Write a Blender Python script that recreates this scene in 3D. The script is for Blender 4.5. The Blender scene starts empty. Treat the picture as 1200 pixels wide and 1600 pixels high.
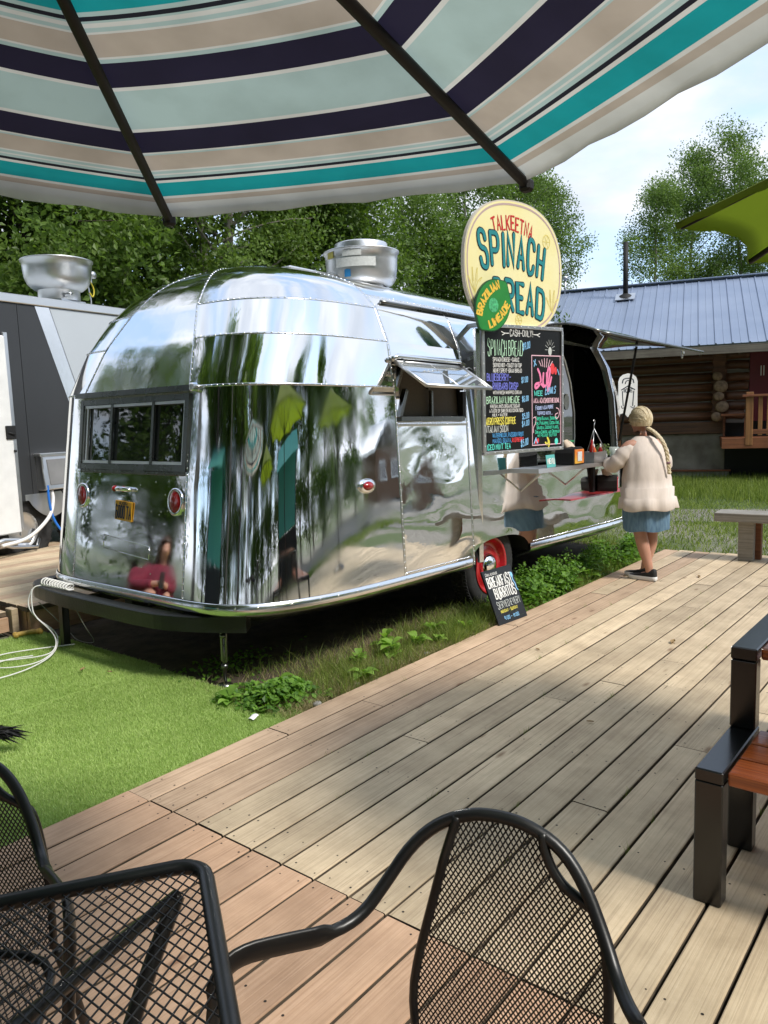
import bpy, math, random
import numpy as np
from mathutils import Vector, Matrix
R = math.radians
SC = bpy.context.scene
COL = SC.collection
random.seed(7)

# ------------------------------------------------------------------ camera
cam_d = bpy.data.cameras.new('camera')
cam = bpy.data.objects.new('camera', cam_d); COL.objects.link(cam)
cam_d.sensor_fit = 'AUTO'; cam_d.sensor_width = 36.0
cam_d.lens = 36.0 * 1207 / 1600
cam_d.clip_start = 0.05; cam_d.clip_end = 600
cam.location = (0, 0, 1.51)
_h, _p, _roll = R(38.87), R(7.107), R(1.9)      # the phone was held a little askew
_fw = Vector((math.cos(_h) * math.cos(_p), math.sin(_h) * math.cos(_p), -math.sin(_p)))
_rt0 = Vector((math.sin(_h), -math.cos(_h), 0)); _up0 = _rt0.cross(_fw)
_rt = _rt0 * math.cos(_roll) - _up0 * math.sin(_roll); _up = _up0 * math.cos(_roll) + _rt0 * math.sin(_roll)
cam.rotation_euler = Matrix((_rt, _up, -_fw)).transposed().to_euler()
SC.camera = cam

# ------------------------------------------------------------------ sky and sun
SUN_EL = 49.0
SUN_DIR = Vector((-0.03, 1.0, 0)).normalized()      # the way the light travels over the ground
world = bpy.data.worlds.new('World'); SC.world = world; world.use_nodes = True
nt = world.node_tree; nt.nodes.clear()
w_out = nt.nodes.new('ShaderNodeOutputWorld'); w_bg = nt.nodes.new('ShaderNodeBackground')
w_sky = nt.nodes.new('ShaderNodeTexSky'); w_sky.sky_type = 'NISHITA'; w_sky.sun_disc = False
w_sky.sun_elevation = R(SUN_EL)
w_sky.sun_rotation = math.atan2(-SUN_DIR.x, -SUN_DIR.y)
w_sky.air_density = 1.0; w_sky.dust_density = 0.6; w_sky.ozone_density = 1.0
w_tc = nt.nodes.new('ShaderNodeTexCoord'); w_map = nt.nodes.new('ShaderNodeMapping')
w_map.inputs['Scale'].default_value = (1.0, 1.0, 2.6)
w_map.inputs['Location'].default_value = (3.1, 0.4, 0.2)
w_n = nt.nodes.new('ShaderNodeTexNoise'); w_n.inputs['Scale'].default_value = 2.6
w_n.inputs['Detail'].default_value = 9; w_n.inputs['Roughness'].default_value = 0.55
w_r = nt.nodes.new('ShaderNodeValToRGB')
w_r.color_ramp.elements[0].position = 0.40; w_r.color_ramp.elements[0].color = (0, 0, 0, 1)
w_r.color_ramp.elements[1].position = 0.56; w_r.color_ramp.elements[1].color = (1, 1, 1, 1)
w_n2 = nt.nodes.new('ShaderNodeTexNoise'); w_n2.inputs['Scale'].default_value = 4.5; w_n2.inputs['Detail'].default_value = 6
w_r2 = nt.nodes.new('ShaderNodeValToRGB')
w_r2.color_ramp.elements[0].position = 0.3; w_r2.color_ramp.elements[0].color = (1.9, 2.1, 2.45, 1)
w_r2.color_ramp.elements[1].position = 0.7; w_r2.color_ramp.elements[1].color = (3.2, 3.3, 3.5, 1)
w_mix = nt.nodes.new('ShaderNodeMix'); w_mix.data_type = 'RGBA'
w_gain = nt.nodes.new('ShaderNodeMix'); w_gain.data_type = 'RGBA'; w_gain.blend_type = 'MIX'
w_gain.inputs[0].default_value = 0.72; w_gain.inputs[7].default_value = (1.75, 2.35, 3.3, 1)   # thin high haze over the whole sky
L = nt.links.new
L(w_tc.outputs['Generated'], w_map.inputs['Vector']); L(w_map.outputs[0], w_n.inputs['Vector']); L(w_map.outputs[0], w_n2.inputs['Vector'])
L(w_n.outputs['Fac'], w_r.inputs[0]); L(w_n2.outputs['Fac'], w_r2.inputs[0])
L(w_sky.outputs[0], w_gain.inputs[6])
L(w_r.outputs[0], w_mix.inputs[0]); L(w_gain.outputs[2], w_mix.inputs[6]); L(w_r2.outputs[0], w_mix.inputs[7])
L(w_mix.outputs[2], w_bg.inputs['Color']); w_bg.inputs['Strength'].default_value = 0.15
L(w_bg.outputs[0], w_out.inputs['Surface'])

sun_d = bpy.data.lights.new('sun', 'SUN'); sun = bpy.data.objects.new('sun', sun_d); COL.objects.link(sun)
sun_d.energy = 1.5; sun_d.angle = R(11.0); sun_d.color = (1.0, 0.95, 0.87)
_l = Vector((SUN_DIR.x * math.cos(R(SUN_EL)), SUN_DIR.y * math.cos(R(SUN_EL)), -math.sin(R(SUN_EL))))
sun.rotation_euler = _l.to_track_quat('-Z', 'Y').to_euler(); sun.location = (0, -10, 20)

SC.view_settings.view_transform = 'Standard'; SC.view_settings.look = 'None'
SC.view_settings.exposure = 1.34; SC.view_settings.gamma = 1.0
SC.render.engine = 'CYCLES'
SC.cycles.max_bounces = 8; SC.cycles.glossy_bounces = 4; SC.cycles.transmission_bounces = 4; SC.cycles.transparent_max_bounces = 8
SC.cycles.use_denoising = True
SC.cycles.sample_clamp_indirect = 6.0

# ------------------------------------------------------------------ materials
def mat(name, col=(0.5, 0.5, 0.5), rough=0.6, metal=0.0, var=0.0, vscale=6.0, bump=0.0, bscale=40.0, stretch=(1, 1, 1),
        col2=None, coat=0.0, trans=0.0, rnd=0.0, spec=0.5, bdist=0.01, coords='Object', detail=5):
    m = bpy.data.materials.new(name); m.use_nodes = True
    n = m.node_tree; b = n.nodes['Principled BSDF']
    b.inputs['Base Color'].default_value = (*col, 1); b.inputs['Roughness'].default_value = rough
    b.inputs['Metallic'].default_value = metal; b.inputs['Specular IOR Level'].default_value = spec
    if coat: b.inputs['Coat Weight'].default_value = coat; b.inputs['Coat Roughness'].default_value = 0.08
    tc = n.nodes.new('ShaderNodeTexCoord'); mp = n.nodes.new('ShaderNodeMapping'); mp.inputs['Scale'].default_value = stretch
    n.links.new(tc.outputs[coords], mp.inputs['Vector'])
    src = None
    if var or col2:
        nz = n.nodes.new('ShaderNodeTexNoise'); nz.inputs['Scale'].default_value = vscale; nz.inputs['Detail'].default_value = detail
        n.links.new(mp.outputs[0], nz.inputs['Vector'])
        rp = n.nodes.new('ShaderNodeValToRGB'); rp.color_ramp.elements[0].position = 0.3; rp.color_ramp.elements[1].position = 0.7
        c2 = col2 if col2 else tuple(min(1, c * (1 + var)) for c in col)
        c1 = col if col2 else tuple(c * (1 - var) for c in col)
        rp.color_ramp.elements[0].color = (*c1, 1); rp.color_ramp.elements[1].color = (*c2, 1)
        n.links.new(nz.outputs['Fac'], rp.inputs[0]); src = rp.outputs[0]
    if rnd:
        oi = n.nodes.new('ShaderNodeObjectInfo'); hs = n.nodes.new('ShaderNodeHueSaturation')
        mr = n.nodes.new('ShaderNodeMapRange'); mr.inputs['To Min'].default_value = 1 - rnd; mr.inputs['To Max'].default_value = 1 + rnd
        n.links.new(oi.outputs['Random'], mr.inputs['Value']); n.links.new(mr.outputs[0], hs.inputs['Value'])
        if src: n.links.new(src, hs.inputs['Color'])
        else: hs.inputs['Color'].default_value = (*col, 1)
        src = hs.outputs[0]
    if src: n.links.new(src, b.inputs['Base Color'])
    if bump:
        nb = n.nodes.new('ShaderNodeTexNoise'); nb.inputs['Scale'].default_value = bscale; nb.inputs['Detail'].default_value = 4
        bp = n.nodes.new('ShaderNodeBump'); bp.inputs['Strength'].default_value = bump; bp.inputs['Distance'].default_value = bdist
        n.links.new(mp.outputs[0], nb.inputs['Vector']); n.links.new(nb.outputs['Fac'], bp.inputs['Height'])
        n.links.new(bp.outputs[0], b.inputs['Normal'])
    if trans:
        tr = n.nodes.new('ShaderNodeBsdfTranslucent'); mx = n.nodes.new('ShaderNodeMixShader'); mx.inputs[0].default_value = trans
        if src: n.links.new(src, tr.inputs['Color'])
        else: tr.inputs['Color'].default_value = (*col, 1)
        n.links.new(b.outputs[0], mx.inputs[1]); n.links.new(tr.outputs[0], mx.inputs[2])
        n.links.new(mx.outputs[0], n.nodes['Material Output'].inputs['Surface'])
    return m

def leaf_mat(name, c1, c2, trans=0.35, rough=0.5, spec=0.35):
    m = bpy.data.materials.new(name); m.use_nodes = True; n = m.node_tree; b = n.nodes['Principled BSDF']
    at = n.nodes.new('ShaderNodeAttribute'); at.attribute_name = 'rnd'
    rp = n.nodes.new('ShaderNodeValToRGB'); rp.color_ramp.elements[0].color = (*c1, 1); rp.color_ramp.elements[1].color = (*c2, 1)
    n.links.new(at.outputs['Fac'], rp.inputs[0])
    n.links.new(rp.outputs[0], b.inputs['Base Color']); b.inputs['Roughness'].default_value = rough; b.inputs['Specular IOR Level'].default_value = spec
    tr = n.nodes.new('ShaderNodeBsdfTranslucent'); hs = n.nodes.new('ShaderNodeHueSaturation'); hs.inputs['Value'].default_value = 1.5
    hs.inputs['Saturation'].default_value = 1.1
    n.links.new(rp.outputs[0], hs.inputs['Color']); n.links.new(hs.outputs[0], tr.inputs['Color'])
    mx = n.nodes.new('ShaderNodeMixShader'); mx.inputs[0].default_value = trans
    n.links.new(b.outputs[0], mx.inputs[1]); n.links.new(tr.outputs[0], mx.inputs[2])
    n.links.new(mx.outputs[0], n.nodes['Material Output'].inputs['Surface'])
    return m

def wood_mat(name, ca, cb, cc, rough=0.75, axis='X', grain=1.0, coat=0.0, blotch=0.5, knots=True, rnd=0.10, sc=1.0):
    """weathered board: long grain along one axis, blotches, knots, checks; every board gets its own offset"""
    m = bpy.data.materials.new(name); m.use_nodes = True; n = m.node_tree; b = n.nodes['Principled BSDF']
    ge = n.nodes.new('ShaderNodeTexCoord'); oi = n.nodes.new('ShaderNodeObjectInfo')
    ml = n.nodes.new('ShaderNodeMath'); ml.operation = 'MULTIPLY'; ml.inputs[1].default_value = 57.0
    n.links.new(oi.outputs['Random'], ml.inputs[0])
    ad = n.nodes.new('ShaderNodeVectorMath'); ad.operation = 'ADD'
    n.links.new(ge.outputs['Object'], ad.inputs[0]); n.links.new(ml.outputs[0], ad.inputs[1])
    mp = n.nodes.new('ShaderNodeMapping')
    s = {'X': (0.8, 58, 30), 'Y': (58, 0.8, 30), 'Z': (58, 58, 0.8)}[axis]
    mp.inputs['Scale'].default_value = tuple(q * sc for q in s)
    n.links.new(ad.outputs[0], mp.inputs['Vector'])
    g1 = n.nodes.new('ShaderNodeTexNoise'); g1.inputs['Scale'].default_value = 2.2; g1.inputs['Detail'].default_value = 6; g1.inputs['Distortion'].default_value = 0.9
    n.links.new(mp.outputs[0], g1.inputs['Vector'])
    g2 = n.nodes.new('ShaderNodeTexNoise'); g2.inputs['Scale'].default_value = 4.5; g2.inputs['Detail'].default_value = 9; g2.inputs['Roughness'].default_value = 0.62
    n.links.new(ad.outputs[0], g2.inputs['Vector'])
    rp = n.nodes.new('ShaderNodeValToRGB'); e = rp.color_ramp.elements
    e[0].position = 0.28; e[0].color = (*cc, 1); e[1].position = 0.72; e[1].color = (*ca, 1)
    q = e.new(0.5); q.color = (*cb, 1)
    n.links.new(g1.outputs['Fac'], rp.inputs[0])
    mx = n.nodes.new('ShaderNodeMix'); mx.data_type = 'RGBA'; mx.blend_type = 'MULTIPLY'; mx.inputs[0].default_value = blotch
    r2 = n.nodes.new('ShaderNodeValToRGB'); r2.color_ramp.elements[0].position = 0.32; r2.color_ramp.elements[1].position = 0.62
    r2.color_ramp.elements[0].color = (0.60, 0.57, 0.54, 1); r2.color_ramp.elements[1].color = (1, 1, 1, 1)
    n.links.new(g2.outputs['Fac'], r2.inputs[0]); n.links.new(rp.outputs[0], mx.inputs[6]); n.links.new(r2.outputs[0], mx.inputs[7])
    src = mx.outputs[2]
    if knots:
        m2 = n.nodes.new('ShaderNodeMapping'); m2.inputs['Scale'].default_value = {'X': (1.6, 5, 1), 'Y': (5, 1.6, 1), 'Z': (5, 5, 1.6)}[axis]
        n.links.new(ad.outputs[0], m2.inputs['Vector'])
        vo = n.nodes.new('ShaderNodeTexVoronoi'); vo.inputs['Scale'].default_value = 1.3
        n.links.new(m2.outputs[0], vo.inputs['Vector'])
        r3 = n.nodes.new('ShaderNodeValToRGB'); r3.color_ramp.elements[0].position = 0.03; r3.color_ramp.elements[1].position = 0.11
        r3.color_ramp.elements[0].color = (0.38, 0.27, 0.2, 1); r3.color_ramp.elements[1].color = (1, 1, 1, 1)
        n.links.new(vo.outputs['Distance'], r3.inputs[0])
        m3 = n.nodes.new('ShaderNodeMix'); m3.data_type = 'RGBA'; m3.blend_type = 'MULTIPLY'; m3.inputs[0].default_value = 0.8
        n.links.new(src, m3.inputs[6]); n.links.new(r3.outputs[0], m3.inputs[7]); src = m3.outputs[2]
        # dark drying checks along the grain
        mk = n.nodes.new('ShaderNodeMapping'); mk.inputs['Scale'].default_value = {'X': (0.9, 34, 3), 'Y': (34, 0.9, 3), 'Z': (34, 34, 0.9)}[axis]
        n.links.new(ad.outputs[0], mk.inputs['Vector'])
        g4 = n.nodes.new('ShaderNodeTexNoise'); g4.inputs['Scale'].default_value = 1.6; g4.inputs['Detail'].default_value = 3
        n.links.new(mk.outputs[0], g4.inputs['Vector'])
        r4 = n.nodes.new('ShaderNodeValToRGB'); r4.color_ramp.elements[0].position = 0.26; r4.color_ramp.elements[1].position = 0.32
        r4.color_ramp.elements[0].color = (0.25, 0.2, 0.16, 1); r4.color_ramp.elements[1].color = (1, 1, 1, 1)
        n.links.new(g4.outputs['Fac'], r4.inputs[0])
        m4 = n.nodes.new('ShaderNodeMix'); m4.data_type = 'RGBA'; m4.blend_type = 'MULTIPLY'; m4.inputs[0].default_value = 0.75
        n.links.new(src, m4.inputs[6]); n.links.new(r4.outputs[0], m4.inputs[7]); src = m4.outputs[2]
    # trodden-in grime that runs on from board to board
    gp = n.nodes.new('ShaderNodeNewGeometry'); g5 = n.nodes.new('ShaderNodeTexNoise'); g5.inputs['Scale'].default_value = 1.7; g5.inputs['Detail'].default_value = 10; g5.inputs['Roughness'].default_value = 0.68
    n.links.new(gp.outputs['Position'], g5.inputs['Vector'])
    r5 = n.nodes.new('ShaderNodeValToRGB'); r5.color_ramp.elements[0].position = 0.33; r5.color_ramp.elements[1].position = 0.60
    r5.color_ramp.elements[0].color = (0.66, 0.65, 0.64, 1); r5.color_ramp.elements[1].color = (1, 1, 1, 1); n.links.new(g5.outputs['Fac'], r5.inputs[0])
    m5 = n.nodes.new('ShaderNodeMix'); m5.data_type = 'RGBA'; m5.blend_type = 'MULTIPLY'; m5.inputs[0].default_value = blotch
    n.links.new(src, m5.inputs[6]); n.links.new(r5.outputs[0], m5.inputs[7]); src = m5.outputs[2]
    hs = n.nodes.new('ShaderNodeHueSaturation'); mr = n.nodes.new('ShaderNodeMapRange')
    mr.inputs['To Min'].default_value = 1 - rnd; mr.inputs['To Max'].default_value = 1 + rnd
    n.links.new(oi.outputs['Random'], mr.inputs['Value']); n.links.new(mr.outputs[0], hs.inputs['Value']); n.links.new(src, hs.inputs['Color'])
    n.links.new(hs.outputs[0], b.inputs['Base Color'])
    b.inputs['Roughness'].default_value = rough
    if coat: b.inputs['Coat Weight'].default_value = coat; b.inputs['Coat Roughness'].default_value = 0.12
    bp = n.nodes.new('ShaderNodeBump'); bp.inputs['Strength'].default_value = 0.35 * grain; bp.inputs['Distance'].default_value = 0.004
    n.links.new(g1.outputs['Fac'], bp.inputs['Height']); n.links.new(bp.outputs[0], b.inputs['Normal'])
    return m

def mirror_mat(name, col, rough, amp, scale, stretch=(1, 1, 1), amp2=0.0, haze=0.0):
    """polished sheet metal with the soft oil-canning of thin panels"""
    m = bpy.data.materials.new(name); m.use_nodes = True; n = m.node_tree; b = n.nodes['Principled BSDF']
    b.inputs['Base Color'].default_value = (*col, 1); b.inputs['Metallic'].default_value = 1.0; b.inputs['Roughness'].default_value = rough
    tc = n.nodes.new('ShaderNodeTexCoord'); mp = n.nodes.new('ShaderNodeMapping'); mp.inputs['Scale'].default_value = stretch
    n.links.new(tc.outputs['Object'], mp.inputs['Vector'])
    a = n.nodes.new('ShaderNodeTexNoise'); a.inputs['Scale'].default_value = scale; a.inputs['Detail'].default_value = 1.2; a.inputs['Roughness'].default_value = 0.35
    n.links.new(mp.outputs[0], a.inputs['Vector'])
    bp = n.nodes.new('ShaderNodeBump'); bp.inputs['Strength'].default_value = 1.0; bp.inputs['Distance'].default_value = amp
    n.links.new(a.outputs['Fac'], bp.inputs['Height'])
    last = bp
    if amp2:
        a2 = n.nodes.new('ShaderNodeTexNoise'); a2.inputs['Scale'].default_value = scale * 7; a2.inputs['Detail'].default_value = 2
        n.links.new(mp.outputs[0], a2.inputs['Vector'])
        b2 = n.nodes.new('ShaderNodeBump'); b2.inputs['Strength'].default_value = 1.0; b2.inputs['Distance'].default_value = amp2
        n.links.new(a2.outputs['Fac'], b2.inputs['Height']); n.links.new(bp.outputs[0], b2.inputs['Normal']); last = b2
    n.links.new(last.outputs[0], b.inputs['Normal'])
    # fine smudges in the polish
    s = n.nodes.new('ShaderNodeTexNoise'); s.inputs['Scale'].default_value = 5; s.inputs['Detail'].default_value = 6
    n.links.new(tc.outputs['Object'], s.inputs['Vector'])
    r = n.nodes.new('ShaderNodeMapRange'); r.inputs['From Min'].default_value = 0.4; r.inputs['From Max'].default_value = 0.8
    r.inputs['To Min'].default_value = rough; r.inputs['To Max'].default_value = rough + 0.11 + haze
    n.links.new(s.outputs['Fac'], r.inputs['Value']); n.links.new(r.outputs[0], b.inputs['Roughness'])
    return m

# ------------------------------------------------------------------ mesh helpers
class MB:
    def __init__(s): s.v = []; s.f = []; s.m = []; s.sm = []
    def add(s, vs, fs, mi=0, smooth=False):
        o = len(s.v); s.v.extend([tuple(q) for q in vs])
        for f in fs: s.f.append([i + o for i in f]); s.m.append(mi); s.sm.append(smooth)
    def box(s, c, d, rot=None, mi=0, bev=0.0):
        hx, hy, hz = d[0] / 2, d[1] / 2, d[2] / 2
        if bev <= 0:
            vs = [(x, y, z) for x in (-hx, hx) for y in (-hy, hy) for z in (-hz, hz)]
            fs = [(0, 1, 3, 2), (4, 6, 7, 5), (0, 4, 5, 1), (2, 3, 7, 6), (0, 2, 6, 4), (1, 5, 7, 3)]
        else:
            b = min(bev, hx * .9, hy * .9, hz * .9)
            vs = []; idx = {}
            for x in (-1, 1):
                for y in (-1, 1):
                    for z in (-1, 1):
                        for k in range(3):
                            p = [x * (hx - b), y * (hy - b), z * (hz - b)]
                            p[k] = (x, y, z)[k] * (hx, hy, hz)[k]
                            idx[(x, y, z, k)] = len(vs); vs.append(tuple(p))
            fs = []
            for k in range(3):
                a, c2 = [i for i in range(3) if i != k]
                for sgn in (-1, 1):
                    loop = []
                    for (p, q) in ((-1, -1), (1, -1), (1, 1), (-1, 1)):
                        t = [0, 0, 0]; t[k] = sgn; t[a] = p; t[c2] = q; loop.append(idx[(*t, k)])
                    if (sgn == 1) == (k == 1): loop.reverse()
                    fs.append(loop)
            for k in range(3):
                a, c2 = [i for i in range(3) if i != k]
                for p in (-1, 1):
                    for q in (-1, 1):
                        t0 = [0, 0, 0]; t1 = [0, 0, 0]; t0[k] = -1; t1[k] = 1; t0[a] = t1[a] = p; t0[c2] = t1[c2] = q
                        fs.append([idx[(*t0, a)], idx[(*t1, a)], idx[(*t1, c2)], idx[(*t0, c2)]])
            for x in (-1, 1):
                for y in (-1, 1):
                    for z in (-1, 1): fs.append([idx[(x, y, z, k)] for k in range(3)])
        if rot is not None: vs = [rot @ Vector(q) for q in vs]
        s.add([(q[0] + c[0], q[1] + c[1], q[2] + c[2]) for q in vs], fs, mi)
    def tube(s, pts, r, n=8, mi=0, cap=True, closed=False, flat=None):
        pts = [Vector(p) for p in pts]; N = len(pts)
        rs = r if hasattr(r, '__len__') else [r] * N
        up = None; rings = []
        for i, p in enumerate(pts):
            a = pts[i - 1] if (i > 0 or closed) else p; b = pts[(i + 1) % N] if (i < N - 1 or closed) else p
            t = (b - a)
            t = t.normalized() if t.length > 1e-9 else Vector((0, 0, 1))
            if up is None:
                ref = Vector((0, 0, 1)) if abs(t.z) < 0.9 else Vector((1, 0, 0))
                up = (ref - t * ref.dot(t)).normalized()
            else:
                up = up - t * up.dot(t)
                up = up.normalized() if up.length > 1e-6 else Vector((1, 0, 0))
            sd = t.cross(up); fw, fh = flat[i] if flat else (1, 1)
            rings.append([p + (sd * math.cos(2 * math.pi * k / n) * fw + up * math.sin(2 * math.pi * k / n) * fh) * rs[i] for k in range(n)])
        vs = [q for rg in rings for q in rg]; fs = []
        for i in range(N if closed else N - 1):
            j = (i + 1) % N
            for k in range(n): fs.append((i * n + k, i * n + (k + 1) % n, j * n + (k + 1) % n, j * n + k))
        if cap and not closed:
            fs.append(list(range(n))[::-1]); fs.append([(N - 1) * n + k for k in range(n)])
        s.add(vs, fs, mi, True)
    def lathe(s, prof, n=24, c=(0, 0, 0), axis='Z', mi=0, sharp=False):
        vs = []; fs = []; M = len(prof)
        for k in range(n):
            a = 2 * math.pi * k / n
            for (r, z) in prof:
                if axis == 'Z': q = (r * math.cos(a), r * math.sin(a), z)
                elif axis == 'Y': q = (r * math.cos(a), z, r * math.sin(a))
                else: q = (z, r * math.cos(a), r * math.sin(a))
                vs.append((q[0] + c[0], q[1] + c[1], q[2] + c[2]))
        for k in range(n):
            for j in range(M - 1):
                a, b = k * M + j, ((k + 1) % n) * M + j
                fs.append((a, b, b + 1, a + 1) if axis != 'Y' else (a, a + 1, b + 1, b))
        s.add(vs, fs, mi, not sharp)
    def grid(s, P, mi=0, smooth=True, skip=None):
        nu, nv = len(P), len(P[0]); vs = [q for row in P for q in row]; fs = []
        for i in range(nu - 1):
            for j in range(nv - 1):
                if skip and skip(i, j): continue
                fs.append((i * nv + j, (i + 1) * nv + j, (i + 1) * nv + j + 1, i * nv + j + 1))
        s.add(vs, fs, mi, smooth)
    def prism(s, poly, y0, y1, mi=0, axis='Y', mi_side=None):
        """2-D outline (a, b) extruded between two depths"""
        n = len(poly)
        def P(a, b, d): return (a, d, b) if axis == 'Y' else ((a, b, d) if axis == 'Z' else (d, a, b))
        vs = [P(a, b, y0) for a, b in poly] + [P(a, b, y1) for a, b in poly]
        s.add(vs, [list(range(n)), list(range(n, 2 * n))[::-1]], mi)
        s.add(vs, [(i, n + i, n + (i + 1) % n, (i + 1) % n) for i in range(n)], mi if mi_side is None else mi_side)
    def build(s, name, mats, parent=None, recalc=False):
        me = bpy.data.meshes.new(name); me.from_pydata(s.v, [], s.f)
        mats = mats if isinstance(mats, (list, tuple)) else [mats]
        for m in mats: me.materials.append(m)
        me.polygons.foreach_set('material_index', s.m); me.polygons.foreach_set('use_smooth', s.sm)
        if recalc:
            import bmesh
            bm = bmesh.new(); bm.from_mesh(me); bmesh.ops.recalc_face_normals(bm, faces=bm.faces); bm.to_mesh(me); bm.free()
        me.update()
        o = bpy.data.objects.new(name, me); COL.objects.link(o)
        if parent: o.parent = parent
        return o

def np_mesh(name, V, F, m, attr=None, parent=None, smooth=False):
    """V (n,3), F (k,3 or 4) arrays, attr: per-face float"""
    me = bpy.data.meshes.new(name); k = F.shape[1]
    me.vertices.add(len(V)); me.vertices.foreach_set('co', np.ascontiguousarray(V, dtype=np.float32).ravel())
    me.loops.add(F.size); me.loops.foreach_set('vertex_index', np.ascontiguousarray(F, dtype=np.int32).ravel())
    me.polygons.add(len(F)); me.polygons.foreach_set('loop_start', np.arange(0, F.size, k, dtype=np.int32))
    me.polygons.foreach_set('use_smooth', np.full(len(F), smooth))
    me.materials.append(m)
    if attr is not None:
        a = me.attributes.new('rnd', 'FLOAT', 'FACE'); a.data.foreach_set('value', attr.astype(np.float32))
    me.update(calc_edges=True)
    o = bpy.data.objects.new(name, me); COL.objects.link(o)
    if parent: o.parent = parent
    return o

def tag(o, label=None, cat=None, group=None, kind=None):
    if label: o['label'] = label
    if cat: o['category'] = cat
    if group: o['group'] = group
    if kind: o['kind'] = kind
    return o
def thing(name, label, cat, loc=(0, 0, 0), rz=0.0, group=None):
    o = bpy.data.objects.new(name, None); COL.objects.link(o); o.empty_display_size = 0.1
    o.location = loc; o.rotation_euler = (0, 0, rz)
    return tag(o, label, cat, group)
def copy_tree(o, parent=None):
    c = o.copy(); COL.objects.link(c); c.parent = parent
    for ch in list(o.children): copy_tree(ch, c)
    return c
def smooth_path(pts, it=2, closed=False):
    pts = [Vector(p) for p in pts]
    for _ in range(it):
        out = [] if closed else [pts[0]]
        for i in range(len(pts) if closed else len(pts) - 1):
            a, b = pts[i], pts[(i + 1) % len(pts)]
            out += [a * .75 + b * .25, a * .25 + b * .75]
        if not closed: out.append(pts[-1])
        pts = out
    return pts

# ------------------------------------------------------------------ hand lettering from strokes
_G = {
 'A': '0 0,2 6,4 0|.8 2,3.2 2', 'B': '0 0,0 6|~0 6,3.8 6,3.8 3.2,0 3.2|~0 3.2,4.6 3.2,4.6 0,0 0', 'C': '~4 4.8,3.4 6.3,0 6.6,0 -.6,3.4 -.3,4 1.2',
 'D': '0 0,0 6|~0 6,4.8 6,4.8 0,0 0', 'E': '3.8 6,0 6,0 0,3.8 0|0 3.1,3 3.1', 'F': '3.8 6,0 6,0 0|0 3.1,3 3.1',
 'G': '~4 4.8,3.4 6.3,0 6.6,0 -.6,4 -.6,4 2.6|4 2.6,2.3 2.6', 'H': '0 0,0 6|4 0,4 6|0 3,4 3', 'I': '.6 0,.6 6', 'J': '3 6,3 1.2|~3 1.2,2.8 -.4,0 -.4,0 1.4',
 'K': '0 0,0 6|4 6,0 2.6|1 3.4,4 0', 'L': '0 6,0 0,3.6 0', 'M': '0 0,.4 6,2.4 2,4.4 6,4.8 0', 'N': '0 0,0 6,4 0,4 6', 'O': 'o2 6,4.3 6,4.3 0,2 0,-.3 0,-.3 6',
 'P': '0 0,0 6|~0 6,4.6 6,4.6 2.6,0 2.6', 'Q': 'o2 6,4.3 6,4.3 0,2 0,-.3 0,-.3 6|2.4 1.6,4.4 -.4', 'R': '0 0,0 6|~0 6,4.6 6,4.6 2.8,0 2.8|1.6 2.8,4 0',
 'S': '~3.8 4.9,3.2 6.4,0 6.6,-.2 3.4,4.4 2.9,4.2 -.6,.6 -.4,0 1.2', 'T': '0 6,4 6|2 6,2 0', 'U': '~0 6,0 3,0 -.7,4 -.7,4 3,4 6', 'V': '0 6,2 0,4 6',
 'W': '0 6,1.1 0,2.4 4,3.7 0,4.8 6', 'X': '0 0,4 6|0 6,4 0', 'Y': '0 6,2 3,4 6|2 3,2 0', 'Z': '0 6,4 6,0 0,4 0',
 '0': 'o2 6,3.8 6,3.8 0,2 0,.2 0,.2 6', '1': '.4 4.8,1.4 6,1.4 0', '2': '~.2 4.8,.8 6.4,4 6.4,4 3,.2 0|.2 0,4 0', '3': '~.2 5.6,4.2 6.6,4 3.2,1.4 3.2|~1.4 3.2,4.6 3,4 -.6,.1 .5',
 '4': '3 0,3 6,0 2,4 2', '5': '3.8 6,.6 6,.4 3.4|~.4 3.4,4.4 4.4,4.2 -.6,.2 .3', '6': '~3.6 5.6,.6 7,0 -.5,4.2 -.5,4 3.4,.4 3', '7': '0 6,4 6,1.4 0',
 '8': 'o2 6,3.8 6,3.8 3.2,.2 2.8,.2 0,3.8 0,3.8 2.8,.2 3.2,.2 6', '9': '~3.6 3,0 2.4,.2 6.4,3.8 6.4,3.8 3,3.4 0', '$': '~3.8 4.9,3.2 6,0 6,0 3.4,4.2 2.8,4.2 .2,.6 .2,0 1.4|2 6.8,2 -.8',
 '-': '.4 3,3.2 3', '+': '.4 3,3.2 3|1.8 4.4,1.8 1.6', '.': '.3 0,.5 .3', ',': '.6 .4,.2 -1', '&': '~4 0,.4 5,1.4 6.6,2.8 5.4,0 2.4,0 -.4,2.6 -.4,4 2.4', '(': '~1.4 7,0 4,0 2,1.4 -1', ')': '~.2 7,1.6 4,1.6 2,.2 -1',
 '!': '.6 6,.6 2|.6 .2,.6 0', ':': '.4 4,.5 4.2|.4 .8,.5 1', '/': '0 -.5,2.4 6.5', '*': '.4 4,3 4|1 5.4,2.4 2.6|2.4 5.4,1 2.6', "'": '.4 6.4,.2 4.8',
}
def glyph(ch):
    out = []; w = 0
    for st in _G.get(ch, '').split('|'):
        if not st: continue
        k = st[0]; body = st[1:] if k in '~o' else st
        pts = [Vector((float(p.split()[0]), float(p.split()[1]), 0)) for p in body.split(',')]
        if k == 'o': pts = smooth_path(pts, 2, True); pts.append(pts[0])
        elif k == '~': pts = smooth_path(pts, 2)
        out.append(pts)
        w = max(w, max(p.x for p in pts))
    return out, w
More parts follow.
